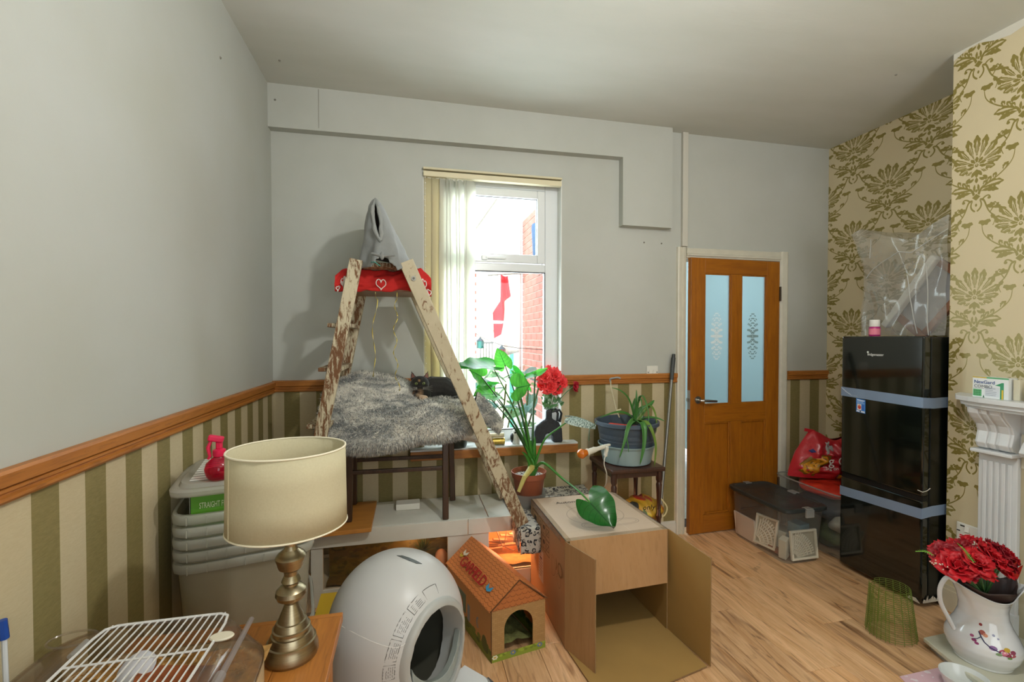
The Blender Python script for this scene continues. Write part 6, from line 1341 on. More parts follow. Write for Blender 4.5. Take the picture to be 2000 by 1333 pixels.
o = thing('hooked_cane', 'pale cane with a curled grey hook standing in the basin against the dado rail', 'cane', A(1208, 806, 2.74)); MB().tube(S3([A(1210, 816, 2.72), A(1204, 800, 2.74), A(1194, 758, 2.80), A(1193, 745, 2.83)], 5), .004, 7).build('cane', M('cane_pale', '#b7ab8c', .6), o, smooth=True); MB().tube(S3([A(1193, 748, 2.83), A(1192, 741, 2.83), A(1199, 739, 2.80), A(1207, 738, 2.78), A(1212, 740, 2.77)], 5), .006, 7).build('hook', M('hook_grey', '#8b8d8a', .5), o, smooth=True)
MB().tube([A(1204, 803, 2.735), A(1213, 800, 2.73)], .006, 7).build('peg', M('peg_cream', '#c9bd95', .6), o, smooth=True)
# clip lamp with an orange bulb
cl = thing('clip_lamp', 'orange bulb in a white lampholder clipped to the plant stand', 'lamp', A(1172, 880, 2.60))
d0, d1, d2, d3 = A(1128, 889, 2.56), A(1147, 884, 2.57), A(1161, 879, 2.58), A(1180, 873, 2.60)
ob = NT('orange_bulb'); ob.set(Base_Color=lin('#d8731c'), Roughness=.08, Transmission_Weight=.15, Coat_Weight=.6); ax_ = (d1-d0).normalized()
MB().tube([d0, d0+ax_*.004, d0+ax_*.014, d0+ax_*.028, d0+ax_*.044, d1], [.004, .017, .027, .031, .025, .016], 18).build('bulb', ob.m, cl, smooth=True)
WH = M('holder_white', '#d6d0bf', .4); MB().tube([d1-ax_*.004, d1+ax_*.006, d1+ax_*.010, d2, d2+ax_*.02, d3], [.021, .022, .018, .018, .013, .013], 16).build('lampholder', WH, cl, smooth=True, angle=40)
MB().obox(A(1184, 882, 2.58), (.016, .024, .062), (.1, .15, 0)).obox(A(1186, 870, 2.59), (.040, .018, .012), (0, -.05, .2)).build('clip', WH, cl, bevel=.003)
MB().tube(S3([d3, A(1188, 878, 2.60), A(1182, 892, 2.535), A(1180, 908, 2.525), A(1185, 926, 2.53), A(1184, 944, 2.58), A(1180, 952, 2.62)], 6), .0028, 6).build('flex', M('flex_white', '#cfc9b8', .5), cl, smooth=True)
# mop pole
o = thing('mop_handle', 'grey metal pole with a dark grip leaning against the wall beside the door', 'pole', A(1284, 1000, 2.93)); p, q = A(1284, 1060, 2.80), A(1316, 692, 2.962); p = V((p.x, p.y, .01)) if p.z < .01 else p
p = q+(p-q)*((q.z-.012)/(q.z-p.z)); MB().tube([p, q+(p-q)*.14], .011, 12).build('tube', M('pole_steel', '#8c8b84', .35, .7), o, smooth=True); MB().tube([q+(p-q)*.14, q+(p-q)*.02], [.014, .016], 12).build('grip', M('grip_dark', '#3d4140', .5), o, smooth=True); MB().tube([q+(p-q)*.03, q], [.013, .011], 10).build('end_cap', M('grip_cap', '#2b2e2d', .5), o, smooth=True)
# bag of odds and ends under the stand
sc_ = thing('patterned_bag', 'stuffed yellow and red carrier bag under the plant stand', 'bag', (1.44, 2.72, .262)); zb_ = .262
cvb = Cv(160, 120, '#b88e28'); [cvb.ell(R.uniform(0, 160), R.uniform(0, 120), R.uniform(8, 22), R.uniform(6, 14), R.choice(['#5d6b2c', '#a8352a', '#d0b23a', '#2a2b25', '#c9702a', '#d6cfbf'])) for k in range(34)]; BAGP = print_mat('bag_print', cvb, .4)
MB().grid(lambda u, v: V((1.375+.22*u, 2.70+.13*math.cos(6.28*v)*(.5+math.sin(3.14*u)*.5)+.02*noise.noise((u*6, v*6, 0)), zb_+.075+.07*math.sin(6.28*v)*(.35+.65*math.sin(3.14*u)**.5)+.02*noise.noise((u*7, v*7, 3)))), 22, 26).build('bag', BAGP, sc_, smooth=True, angle=180)
text('only', .05, (1.405, 2.562, zb_+.115), (1, 0, 0), (0, -.3, 1), M('letter_black', '#17150f', .5), sc_)
MB().tube(S3([V((1.50, 2.60, zb_+.10)), V((1.55, 2.57, zb_+.06)), V((1.585, 2.58, zb_+.11)), V((1.56, 2.62, zb_+.16))], 5), .005, 6).build('handle', M('bag_handle', '#cbbd8c', .5), sc_, smooth=True)
# ---------------------------------------------------------------- storage box with the black lid, by the door
BXM = clear('storage_plastic', '#f6f7f6', .15, .12, .38, .06, '#e2e4e0')
def sbox(name, label, x0, x1, y0, y1, h, tp, lidmat=None):
    o = thing(name, label, 'storage box', ((x0+x1)/2, (y0+y1)/2, 0)); cx, cy = (x0+x1)/2, (y0+y1)/2
    def wall(u, v):
        a = 2*math.pi*u; e = 8; c, s = math.cos(a), math.sin(a); r = (abs(c)**e+abs(s)**e)**(-1/e); k = (1-tp)+tp*v
        return V((cx+c*r*((x1-x0)/2-.022*(1-v)), cy+s*r*((y1-y0)/2-.022*(1-v)), .003+(h-.003)*v))
    mb = MB().grid(wall, 72, 4, wrap_u=True); mb.add([wall(k/72, 0) for k in range(72)], [tuple(range(72))]); mb.build('body', BXM, o, smooth=True, angle=50)
    MB().tube([wall(k/72, 1) for k in range(72)], .006, 6, closed=True).build('rim', clear('storage_rim', '#f0f1ef', .4, .15, .4, .1, '#d3d5d2'), o, smooth=True); return o
lx0, lx1, ly0, ly1, lh = 2.285, 2.632, 2.385, 2.925, .345
sb1 = sbox('lidded_storage_box', 'clear plastic storage box with a dark lid on the floor by the door', lx0+.014, lx1-.014, ly0+.014, ly1-.014, lh, .0)
LIDB = M('lid_dark_grey', '#2b302f', .35, spec=.5)
def lidf(u, v):
    a = 2*math.pi*u; e = 8; c, s = math.cos(a), math.sin(a); r = (abs(c)**e+abs(s)**e)**(-1/e); q = [(1.0, -.018), (1.02, -.012), (1.015, .004), (.985, .008), (.93, .006), (.90, .0), (0.0, .002)]; x = v*6; i = min(int(x), 5); f = x-i; k = q[i][0]*(1-f)+q[i+1][0]*f; dz = q[i][1]*(1-f)+q[i+1][1]*f
    return V(((lx0+lx1)/2+c*r*(lx1-lx0)/2*k, (ly0+ly1)/2+s*r*(ly1-ly0)/2*k, lh+.012+dz))
ld_ = MB().grid(lidf, 72, 12, wrap_u=True).build('lid', LIDB, sb1, smooth=True, solid=.002, angle=40)
HNM = clear('latch_plastic', '#f1f1ef', .5, .2, .4, .1, '#d8d9d5')
for (y, n) in ((ly0-.004, -1), (ly1+.004, 1)): MB().box(2.43, 2.49, min(y, y+n*.014), max(y, y+n*.014), lh-.035, lh+.014).box(2.435, 2.485, min(y-n*.03, y+n*.012), max(y-n*.03, y+n*.012), lh+.016, lh+.022).build('latch', HNM, sb1, bevel=.003)
MB().box(lx1-.03, lx1+.016, 2.64, 2.70, lh+.013, lh+.024).build('latch', HNM, sb1, bevel=.003)
VW = M('vent_cream', '#ddd6c2', .5, var=.06, vscale=14)
def basket(c, size, rx, ry, rz, label):
    o = thing('slotted_basket', label, 'basket', c, rot=(rx, ry, rz)); m = W(o); a, h_ = size
    def P(x, y, z): return m @ V((x, y, z))
    b = MB(); vs = [(-a/2, 0, 0), (a/2, 0, 0), (a/2, 0, h_), (-a/2, 0, h_)]
    fr_ = MB(); g_ = .014
    for (x0, x1, z0_, z1_) in ((-a/2, a/2, 0, g_), (-a/2, a/2, h_-g_, h_), (-a/2, -a/2+g_, g_, h_-g_), (a/2-g_, a/2, g_, h_-g_)): k = MB().box(x0, x1, -.012, .004, z0_, z1_); fr_.add([m @ q for q in k.v], k.f)
    fr_.build('rim', VW, o, bevel=.003)
    pl_ = MB(); rows = 5
    for r_ in range(rows):
        rad_ = .035+r_*(h_*.9-.03)/rows; n = 5+r_*2
        for k in range(n+1):
            an = math.radians(8+74*(k)/n); w_ = .0042; L_r = (h_*.9-.03)/rows
            d = V((math.cos(an), 0, math.sin(an))); s = V((-d.z, 0, d.x)); p = V((-a/2+.012, 0, .012))+d*rad_
            k_ = [p-s*w_, p+s*w_, p+d*L_r*.96+s*w_*1.4, p+d*L_r*.96-s*w_*1.4]
            k_ = [q for q in k_]
            if max(q.x for q in k_) > a/2-.006 or max(q.z for q in k_) > h_-.006: continue
            pl_.add([m @ q for q in k_], [(0, 1, 2, 3)])
        arc_ = [m @ (V((-a/2+.012, 0, .012))+V((math.cos(math.radians(q)), 0, math.sin(math.radians(q))))*rad_) for q in range(6, 86, 8)]
        arc_ = [q for q in arc_ if (m.inverted() @ q).x < a/2 and (m.inverted() @ q).z < h_]
        if len(arc_) > 1: pl_.tube(arc_, .004, 5)
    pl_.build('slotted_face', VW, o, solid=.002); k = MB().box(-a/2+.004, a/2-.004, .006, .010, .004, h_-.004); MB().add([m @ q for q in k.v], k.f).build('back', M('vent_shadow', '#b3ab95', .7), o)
    return o
basket((2.475, 2.425, .020), (.20, .185), math.radians(-6), 0, 0, 'cream slotted plastic basket at the front of the dark lidded box'); basket((2.345, 2.62, .030), (.16, .20), math.radians(-10), 0, math.radians(-78), 'cream slotted plastic basket standing along the side of the dark lidded box')
def inbox(c, size, rot, hexc, name, label, cat, jit=0):
    mb = MB().obox((0, 0, 0), size, rot); mb.jitter(jit, 12) if jit else None; m = min(q.z for q in mb.v); mb.v = [q+V((c[0], c[1], c[2]-m)) for q in mb.v]; o = mb.build(name, M(name+'_m'+hexc[1:], hexc, .6), bevel=.003); tag(o, label, cat); return o
inbox((2.335, 2.79, .008), (.012, .20, .17), (.0, -.12, 0), '#d3c6b8', 'card_sheet', 'beige card sheet leaning in the far end of the dark lidded box', 'card')
inbox((2.365, 2.475, .008), (.055, .045, .14), (.1, -.25, .4), '#cbc4b0', 'cream_carton', 'narrow cream carton leaning in the near corner of the dark lidded box', 'carton')
inbox((2.46, 2.62, .008), (.16, .12, .13), (.15, .1, .5), '#c2bca9', 'white_carton', 'wide pale carton lying in the middle of the dark lidded box', 'carton'); inbox((2.52, 2.52, .008), (.09, .09, .21), (0, 0, .2), '#6f8c96', 'blue_grey_packet', 'blue grey packet standing at the back of the dark lidded box', 'packet')
inbox((2.385, 2.535, .008), (.05, .13, .03), (.1, .1, .2), '#8d5a42', 'leaf_scraps', 'reddish green paper scraps on the bottom of the dark lidded box', 'paper', .006)
# second box behind, partly hidden by the fridge
sb2 = sbox('open_storage_box', 'clear open storage box with red and dark contents beside the fridge', 2.690, 3.12, 2.36, 2.925, .42, .0)
def heap(name, c, r, hexc, label, cat, rough=.6, jit=.02):
    o = MB().sph(c, r, 24, 14).jitter(jit, 13, seed=c[0]*7).build(name, M(name+'_m', hexc, rough, var=.15, vscale=25), smooth=True, angle=180); tag(o, label, cat); return o
heap('red_packet', (2.90, 2.62, .385), (.19, .21, .045), '#c2311f', 'shiny red packets along the top of the open storage box', 'packet', .3); heap('dark_cloth', (2.90, 2.62, .27), (.185, .22, .08), '#2c3742', 'dark blue cloth in the middle of the open storage box', 'cloth'); heap('pale_bag', (2.86, 2.46, .20), (.13, .075, .07), '#a8a89c', 'crumpled pale bag at the near end of the open storage box', 'bag', .4); heap('green_oddments', (2.90, 2.62, .09), (.17, .20, .085), '#4e5a2c', 'green and dark oddments on the bottom of the open storage box', 'oddments', .6, .03)
# red crisp bag
CRZ = .432
cp = [V((2.665, 2.80, CRZ)), V((3.09, 2.52, CRZ))]; cdir = V((.83, -.56, 0)).normalized(); cen = V((2.88, 2.70, CRZ))
t = NT('snack_bag_red'); t.set(Base_Color=lin('#b3232c'), Roughness=.32); t.b.inputs['Specular IOR Level'].default_value = .6; SNR = t.m
cb0 = V((2.70, 2.80, CRZ+.004)); cdx = V((.86, -.32, 0)); cdx.normalize(); cnn = V((cdx.y, -cdx.x, 0))
def crisp(u, v, s):       # u along the bottom, v up, s front or back
    wv = 1-.50*v**1.6; x = .0+(.54)*(.5+(u-.5)*wv)+.015*v; pf_ = (math.sin(math.pi*min(1, max(0, u)))**.55)*(math.sin(math.pi*min(1, .10+.88*v))**.6); th = .11*pf_
    cr = .05*noise.noise((u*7, v*7, s))+.02*math.sin(13*u+6*v)*v+.02*noise.noise((u*16, v*16, s))
    return cb0+cdx*x+cnn*(s*(th+cr*pf_)-.02*v)+V((0, 0, .30*v+.03*math.sin(6*u+1)*v))
cgb = thing('snack_bag', 'bright red snack bag picturing orange crisps on top of the open storage box', 'bag', cb0+cdx*.25)
mb = MB().grid(lambda u, v: crisp(u, v, 1), 30, 26); n0 = len(mb.v); mb.grid(lambda u, v: crisp(u, v, -1), 30, 26); mb.build('bag', SNR, cgb, smooth=True, angle=180)
def patch(name, pts, mat, off=.0025):   # flat printed area that follows the bag
    c_ = V((sum(p[0] for p in pts)/len(pts), sum(p[1] for p in pts)/len(pts), 0)); b = MB(); R_ = 5; n = len(pts)
    for r_ in range(R_+1):
        for p in pts: q = c_+(V((p[0], p[1], 0))-c_)*(r_/R_); b.v.append(crisp(q.x, q.y, 1)+cnn*off)
    for r_ in range(R_):
        for k in range(n): b.f.append([r_*n+k, r_*n+(k+1) % n, (r_+1)*n+(k+1) % n, (r_+1)*n+k]); b.mi.append(0)
    return b.build(name, mat, cgb, smooth=True, angle=180)
OV = lambda cx, cy, rx, ry, n=20: [(cx+rx*math.cos(2*math.pi*k/n), cy+ry*math.sin(2*math.pi*k/n)) for k in range(n)]
patch('picture_border', [(.07, .30), (.09, .16), (.16, .08), (.27, .06), (.33, .14), (.35, .30), (.42, .50), (.40, .62), (.30, .58), (.17, .50)], M('snack_border', '#7a5a16', .4)); patch('crisp_picture', [(.085, .30), (.105, .18), (.17, .12), (.26, .11), (.31, .18), (.33, .32), (.38, .50), (.37, .57), (.30, .54), (.18, .46)], M('snack_orange', '#c98a1e', .4, var=.3, vscale=40), .004)
patch('clear_window', [(.36, .60), (.50, .70), (.50, .84), (.42, .92), (.33, .86)], M('snack_grey', '#a8a5a0', .4)); patch('round_emblem_border', OV(.56, .10, .05, .08), M('emblem_blue', '#1f2f6b', .4)); patch('round_emblem', OV(.56, .10, .038, .062), M('emblem_yellow', '#e0b52a', .4), .004); patch('blue_mark', [(.12, .60), (.16, .66), (.20, .61), (.16, .57)], M('emblem_blue', '#1f2f6b', .4))
for s_, sz_, u_, v_ in (('g O', .085, .37, .40), ('big on', .034, .36, .27)): p = crisp(u_, v_, 1)+cnn*.022; text(s_, sz_, p, cdx, (0, 0, 1), M('letter_white', '#e9e4dc', .5), cgb)
p = crisp(.45, .99, 1); MB().obox(crisp(.10, .97, 0)+V((-.02, 0, .012)), (.07, .01, .022), (0, .2, -.36)).build('top_seal', SNR, cgb)

# ---------------------------------------------------------------- fridge freezer
fr = thing('fridge_freezer', 'glossy black two door fridge freezer in the alcove, still taped shut', 'fridge', (2.92, 2.10, 0))
t = NT('fridge_black'); t.set(Base_Color=lin('#0d120e'), Roughness=.09, Coat_Weight=.5, Coat_Roughness=.05); FB = t.m
FBS = M('fridge_side', '#0b0e0b', .28, spec=.5)
fx, fy0, fy1, fh = 2.650, 1.868, 2.338, 1.452
MB().box(fx+.055, 3.20, fy0+.004, fy1-.004, .025, fh).build('cabinet', FBS, fr, bevel=.006)
MB().box(fx, fx+.050, fy0, fy1, .600, fh+.004).build('freezer_door', FB, fr, bevel=.010, seg=3); MB().box(fx, fx+.050, fy0, fy1, .03, .574).build('fridge_door', FB, fr, bevel=.010, seg=3)
MB().box(fx+.010, fx+.05, fy0+.004, fy1-.004, .574, .600).build('grip_recess', M('recess_black', '#060706', .5), fr)
MB().box(fx+.046, fx+.057, fy0+.008, fy1-.008, .04, fh-.004).build('door_seal', M('seal_grey', '#1c1f1c', .6), fr)
for y in (fy0+.05, fy1-.05): MB().cyl((fx+.08, y, 0), (fx+.08, y, .028), .018, n=12).build('foot', M('foot_black', '#101010', .6), fr)
t = NT('clear_blue_tape'); t.set(Base_Color=lin('#7f92ac'), Roughness=.2, Metallic=.15); TPM = t.m
def tape(z0, z1, zs, hgt, tw):
    b = MB(); N = 12
    for k in range(N+1):
        f = k/N; y = fy1+(fy0-fy1)*f; z = z0+(z1-z0)*f; wv = .004*math.sin(9*f)*(1-f); b.v += [V((fx-.0015-abs(wv), y, z-hgt/2)), V((fx-.0015-abs(wv), y, z+hgt/2))]
    b.v += [V((fx+.07, fy0-.0015, zs-hgt/2)), V((fx+.07, fy0-.0015, zs+hgt/2)), V((fx+.17, fy0-.0005, zs-hgt/2+.003)), V((fx+.17, fy0-.0005, zs+hgt/2+.003))]
    b.f += [[2*k, 2*k+1, 2*k+3, 2*k+2] for k in range(N+2)]; b.mi += [0]*(N+2); b.build('tape_strip', TPM, fr, solid=.0006)
tape(1.112, 1.102, 1.098, .056, 0); tape(.487, .510, .520, .056, 0)
for k in range(3): MB().tube([(fx-.003, fy1-.004-.012*k, 1.135-.01*k), (fx-.004, fy1-.03-.02*k, 1.118-.012*k), (fx-.003, fy1-.07-.02*k, 1.092)], .0016, 5).build('tape_crease', M('crease_white', '#b9c6d4', .3), fr)
text('fridgemaster', .0205, (fx-.0012, 2.172, 1.342), (0, -1, 0), (0, 0, 1), M('logo_white', '#d9dcd8', .4), fr, 'logo', space=.92)
MB().add([(fx-.0012, 2.170+.006*math.cos(a), 1.362+.006*math.sin(a)) for a in np.linspace(0, 6.28, 10, endpoint=False)], [tuple(range(10))]).build('logo_mark', M('logo_white', '#d9dcd8', .4), fr)
cv = Cv(60, 96, '#3f7cc4'); cv.rect(6, 6, 54, 12, '#dfe8f2'); cv.rect(6, 16, 46, 20, '#bcd2ea'); cv.rect(6, 26, 54, 30, '#a9c6e6'); cv.rect(8, 36, 34, 78, '#e3d9d0'); cv.ell(22, 58, 10, 14, '#c0392f'); cv.ell(22, 46, 7, 6, '#c98a6a'); cv.rect(36, 38, 52, 74, '#2f5fae'); cv.rect(4, 82, 56, 92, '#dfe3ea'); cv.rect(24, 82, 32, 92, '#3b3b3b')
STK = print_mat('energy_sticker', cv, .35); y0_, y1_ = 2.238, 2.180; MB().quad((fx-.0018, y0_, .997), (fx-.0018, y1_, .993), (fx-.0018, y1_, 1.075), (fx-.0018, y0_, 1.080)).build('sticker', STK, fr, label='small blue and white information sticker')
PKG = M('torn_packing', '#c8c2b4', .7); b = MB()
for k in range(7): y = fy0-.002; x = fx+.01+k*.018; b.add([(x, y-.003, .032), (x+.02, y-.003, .03), (x+.016, y-.004, .03+R.uniform(.012, .045)), (x+.004, y-.004, .03+R.uniform(.01, .03))], [(0, 1, 2, 3)])
b.add([(fx-.002, fy0+k, .028) for k in (0, .03, .06)]+[(fx-.004, fy0+.055, .045), (fx-.004, fy0+.02, .05)], [(0, 1, 2, 3, 4)]); b.build('torn_packing', PKG, fr, solid=.001)
b = MB().tube([(fx-.002, fy0+.02, .632), (fx+.0, fy0-.003, .628), (fx+.03, fy0-.004, .634), (fx+.05, fy0-.004, .645)], .0022, 5); b.build('torn_film', PKG, fr)
# on top of the fridge
ft = fh+.006
pf_ = thing('wrapped_picture_frame', 'brown picture frame wrapped in loose clear plastic on top of the fridge', 'picture frame', (2.95, 2.05, ft))
FRB = wood('frame_brown', '#6e4630', '#85573c', '#3d2518', 'x', 1, .45)
fc, fw2, fh2 = V((2.90, 2.02, ft+.215)), .36, .40
mrot = Euler((math.radians(-10), 0, math.radians(-98))).to_matrix() @ Euler((0, math.radians(36), 0)).to_matrix()
def fp(x, z, y=0): return fc+mrot @ V((x, y, z))
for (x0, x1, z0_, z1_) in ((-.15, .15, -.20, -.16), (-.15, .15, .16, .20), (-.15, -.11, -.16, .16), (.11, .15, -.16, .16)):
    k = MB().box(x0, x1, -.012, .012, z0_, z1_); MB().add([fp(q.x, q.z, q.y) for q in k.v], k.f).build('frame_rail', FRB, pf_, bevel=.003)
MB().add([fp(-.11, -.16, .004), fp(.11, -.16, .004), fp(.11, .16, .004), fp(-.11, .16, .004)], [(0, 1, 2, 3)]).build('picture', M('picture_grey', '#8d8d90', .4), pf_, solid=.002)
k = MB().box(-.24, .24, -.02, .02, -.02, .02); m2 = Euler((0, 0, math.radians(-96))).to_matrix() @ Euler((0, math.radians(-52), 0)).to_matrix(); MB().add([V((2.86, 2.10, ft+.25))+m2 @ q for q in k.v], k.f).build('foam_edge', M('foam_white', '#c6c5be', .7), pf_, bevel=.006)
FILM = clear('loose_film', '#f8f8f5', .26, .10, .55, .26, '#e8e8e4')
def film(u, v):
    y = 2.315-.455*u; zt = np.interp(u, [0, .12, .5, .66, .8, 1], [.64, .665, .57, .54, .58, .64]); z = ft+.002+zt*v
    flare = .07*max(0, v-.60)*(1-u)*2.2; x = 2.772-.02*math.sin(3.14*u)+.016*noise.noise((u*5, v*4, 0))+.010*abs(math.sin(7*u+3*v))-.12*max(0, v-.75)*(1-u)
    return V((x, y+flare-.01*v, z))
fm = MB().grid(film, 30, 30).build('plastic_film', FILM, pf_, smooth=True, angle=180)
MB().grid(lambda u, v: film(0, v).lerp(V((3.10, 2.30, ft+.002+.60*v)), u)+V((0, .012*math.sin(6*v+4*u), 0)), 10, 16).build('plastic_film', FILM, pf_, smooth=True, angle=180); MB().grid(lambda u, v: film(u, 1).lerp(V((3.10, 2.30-.43*u, ft+.60+.03*math.sin(5*u))), v)+V((0, 0, .01*noise.noise((u*5, v*5, 0)))), 20, 8).build('plastic_film', FILM, pf_, smooth=True, angle=180)
for a_, b_ in (((.05, .55), (.55, .86)), ((.72, .02), (.60, .62)), ((.86, .0), (.80, .66)), ((.14, .72), (.22, .92)), ((.55, .86), (1, .88))): MB().tube([film(a_[0]+(b_[0]-a_[0])*k/8, a_[1]+(b_[1]-a_[1])*k/8)+V((-.004, 0, 0)) for k in range(9)], .0028, 5).build('film_crease', clear('film_crease', '#ffffff', .6, .1, .6, 0, '#e4e4df'), pf_, smooth=True)
bt = at(1708, 656, x=2.70); bt = V((2.70, bt.y, ft-.001)); pb = thing('pink_pill_bottle', 'small pink and white plastic bottle on the front of the fridge top', 'bottle', bt)
MB().lathe([(0, 0), (.026, 0), (.028, .003), (.028, .050), (.024, .056), (0, .056)], bt, 20).build('bottle', M('bottle_magenta', '#a8246f', .3), pb, smooth=True, angle=40); MB().lathe([(.0283, .008), (.0286, .008), (.0286, .044), (.0283, .044)], bt, 20, cap=False).build('label', M('label_pink', '#d9788c', .5), pb, smooth=True); MB().lathe([(0, .056), (.025, .056), (.026, .060), (.026, .094), (.024, .097), (0, .097)], bt, 20).build('cap', M('cap_white', '#d6d3cc', .4), pb, smooth=True, angle=40)

# ---------------------------------------------------------------- fireplace
FW = M('mantel_white', '#d2d4d4', .35, var=.02, vscale=5, bump=.06, bscale=20)
fp_ = thing('fireplace_surround', 'white painted fireplace surround with carved corbel and fluted pilaster', 'fireplace', (2.72, 1.1, .05))
HTOP = .05
def mshelf(y):      # front edge of the shelf against y: round ended, serpentine
    return 2.795-np.interp(y, [.40, 1.30, 1.50, 1.62, 1.72, 1.775, 1.80], [.22, .215, .205, .19, .15, .07, .0])
ys = [1.80, 1.792, 1.78, 1.765, 1.745, 1.72, 1.69, 1.65, 1.60, 1.55, 1.50, 1.42, 1.30, .9, .40]
def shelf(z0_, z1_, ins): return MB().prism([(2.797, ys[-1]), (2.797, ys[0]-ins*.6)]+[(min(2.796, mshelf(y)+ins), y-ins*.6*(y > 1.7)) for y in ys], (0, 0, z0_), (1, 0, 0), (0, 1, 0), z1_-z0_)
shelf(1.142, 1.164, 0).build('shelf', FW, fp_, bevel=.006, seg=3); shelf(1.122, 1.142, .018).build('shelf_moulding', FW, fp_, bevel=.006, seg=3); shelf(1.108, 1.122, .034).build('shelf_moulding', FW, fp_, bevel=.004)
py0, py1 = 1.538, 1.688
cpf = [(0, 0), (.030, .0), (.055, .012), (.066, .034), (.058, .062), (.052, .09), (.066, .125), (.098, .155), (.118, .180), (.122, .200), (.122, .206), (0, .206)]
for (ya, yb, ins) in ((py0+.004, py1-.004, .008), (py0+.014, py0+.052, 0), (py0+.064, py1-.064, 0), (py1-.052, py1-.014, 0)): MB().prism([(-max(0, a-ins) if a else 0, z) for a, z in cpf], (2.775, yb, .905), (1, 0, 0), (0, 0, 1), (yb-ya)).build('corbel_scroll', FW, fp_, bevel=.004, seg=3)
MB().box(2.70, 2.797, py0-.006, py1+.006, .888, .906).build('corbel_base', FW, fp_, bevel=.005); MB().box(2.775, 2.797, py0-.4, py1+.0, .90, 1.11).build('frieze', FW, fp_)
MB().box(2.752, 2.797, py0, py1, HTOP, .888).build('pilaster', FW, fp_, bevel=.003)
for k in range(5): w_ = (py1-py0-.03)/5; MB().box(2.746, 2.753, py0+.015+k*w_+.004, py0+.015+(k+1)*w_-.004, .16, .85).build('flute', FW, fp_, bevel=.003)
MB().box(2.740, 2.797, py0-.004, py1+.004, HTOP, .15).build('plinth_block', FW, fp_, bevel=.003)
MB().box(2.766, 2.797, 1.0, py0-.002, .84, 1.0).build('lintel', M('lintel_cream', '#cbc5b0', .45), fp_, bevel=.003); MB().prism([(0, 0), (.06, 0), (.075, .02), (.05, .06), (.02, .09), (0, .10)], (2.766, 1.505, .905), (-1, 0, 0), (0, 0, 1), -.5).build('lintel_cornice', FW, fp_, bevel=.004, seg=3)
for (ya, yb, x) in ((1.510, 1.538, 2.772), (1.488, 1.510, 2.782), (1.470, 1.488, 2.790)): MB().box(x, 2.797, ya, yb, HTOP, .86).build('slip', M('slip_cream', '#b9af92', .45), fp_, bevel=.002)
fi = MB(); fi.box(2.755, 2.796, .7, 1.468, HTOP, .84); fi.build('fire_insert', M('insert_black', '#121413', .3), fp_, bevel=.004)
hp = [(2.797, 1.640), (2.330, 1.628), (2.262, 1.42), (2.205, 1.15), (2.20, .60), (2.797, .60)]
ht = thing('hearth_slab', 'cream painted hearth slab in front of the fireplace', 'hearth', (2.5, 1.1, 0))
MB().prism(hp, (0, 0, .030), (1, 0, 0), (0, 1, 0), .020).build('top', M('hearth_cream', '#c0bda9', .35, var=.03, vscale=6), ht, bevel=.004); MB().prism([(2.797, 1.622), (2.352, 1.610), (2.284, 1.41), (2.227, 1.15), (2.222, .62), (2.797, .62)], (0, 0, 0), (1, 0, 0), (0, 1, 0), .030).build('base', M('hearth_grey', '#9a9c97', .5), ht)
so_ = thing('wall_socket', 'white switched wall socket low on the damask chimney breast', 'socket', (XC, 1.745, .42)); MB().box(XC-.010, XC-.0005, 1.702, 1.800, .395, .487).build('plate', MP, so_, bevel=.003)
MB().obox((XC-.012, 1.752, .462), (.008, .020, .030), (0, .15, 0)).build('rocker', M('rocker_white', '#e6e4da', .25), so_, bevel=.002)
for y, z in ((1.790, .445), (1.714, .430)): MB().obox((XC-.0105, y, z), (.002, .014, .005)).build('pin_slot', M('slot_black', '#1c1c1c', .5), so_)
for y in (1.772,): MB().obox((XC-.0105, y, .474), (.002, .020, .007)).build('indicator', M('indicator_dark', '#33302d', .5), so_)
# medicine boxes on the mantel shelf
mz = 1.1645
cv = Cv(300, 150, '#e3e6e6'); cv.rect(0, 0, 300, 10, '#c9b04a'); cv.rect(120, 0, 300, 10, '#4fa36a'); cv.rect(4, 92, 78, 142, '#5fae72'); [cv.rect(10+k*16, 98+j*14, 20+k*16, 108+j*14, '#2f7a45') for k in range(4) for j in range(3)]
cv.poly([(190, 56), (246, 34), (262, 34), (262, 150), (232, 150), (232, 60)], '#2f8f5e'); cv.rect(244, 84, 258, 150, '#d9b52f'); cv.rect(104, 70, 226, 140, '#d3d7dc'); [cv.rect(112, 78+k*12, 112+R.uniform(60, 108), 83+k*12, '#a3a9b3') for k in range(5)]; cv.rect(4, 84, 100, 87, '#9aa0a5'); cv.poly([(88, 150), (96, 128), (104, 150)], '#2c5f46')
MEDP = print_mat('medicine_print', cv, .4)
m0, m1 = V((2.655, 1.656, mz)), V((2.640, 1.512, mz)); md = (m1-m0).normalized(); mn_ = V((-md.y, md.x, 0))*-1; mh = .098
mbx = thing('medicine_box', 'white and green flea treatment box on the mantel shelf', 'box', (m0+m1)/2)
dp_ = V((.055, 0, 0)); MB().add([m0, m1, m1+dp_, m0+dp_]+[q+V((0, 0, mh)) for q in (m0, m1, m1+dp_, m0+dp_)], [(0, 1, 5, 4), (1, 2, 6, 5), (2, 3, 7, 6), (3, 0, 4, 7), (4, 5, 6, 7), (3, 2, 1, 0)]).build('carton', M('med_white', '#d9dcda', .5), mbx)
MB().quad(m0+V((-.0006, 0, 0)), m1+V((-.0006, 0, 0)), m1+V((-.0006, 0, mh)), m0+V((-.0006, 0, mh))).build('printed_front', MEDP, mbx); pt_ = m0+md*.006+V((-.0018, 0, .066))
text('NexGard', .0225, pt_, md, (0, 0, 1), M('med_navy', '#2b4f8f', .5), mbx); text('COMBO', .0205, pt_+V((0, 0, -.020)), md, (0, 0, 1), M('med_grey', '#6f777c', .5), mbx)
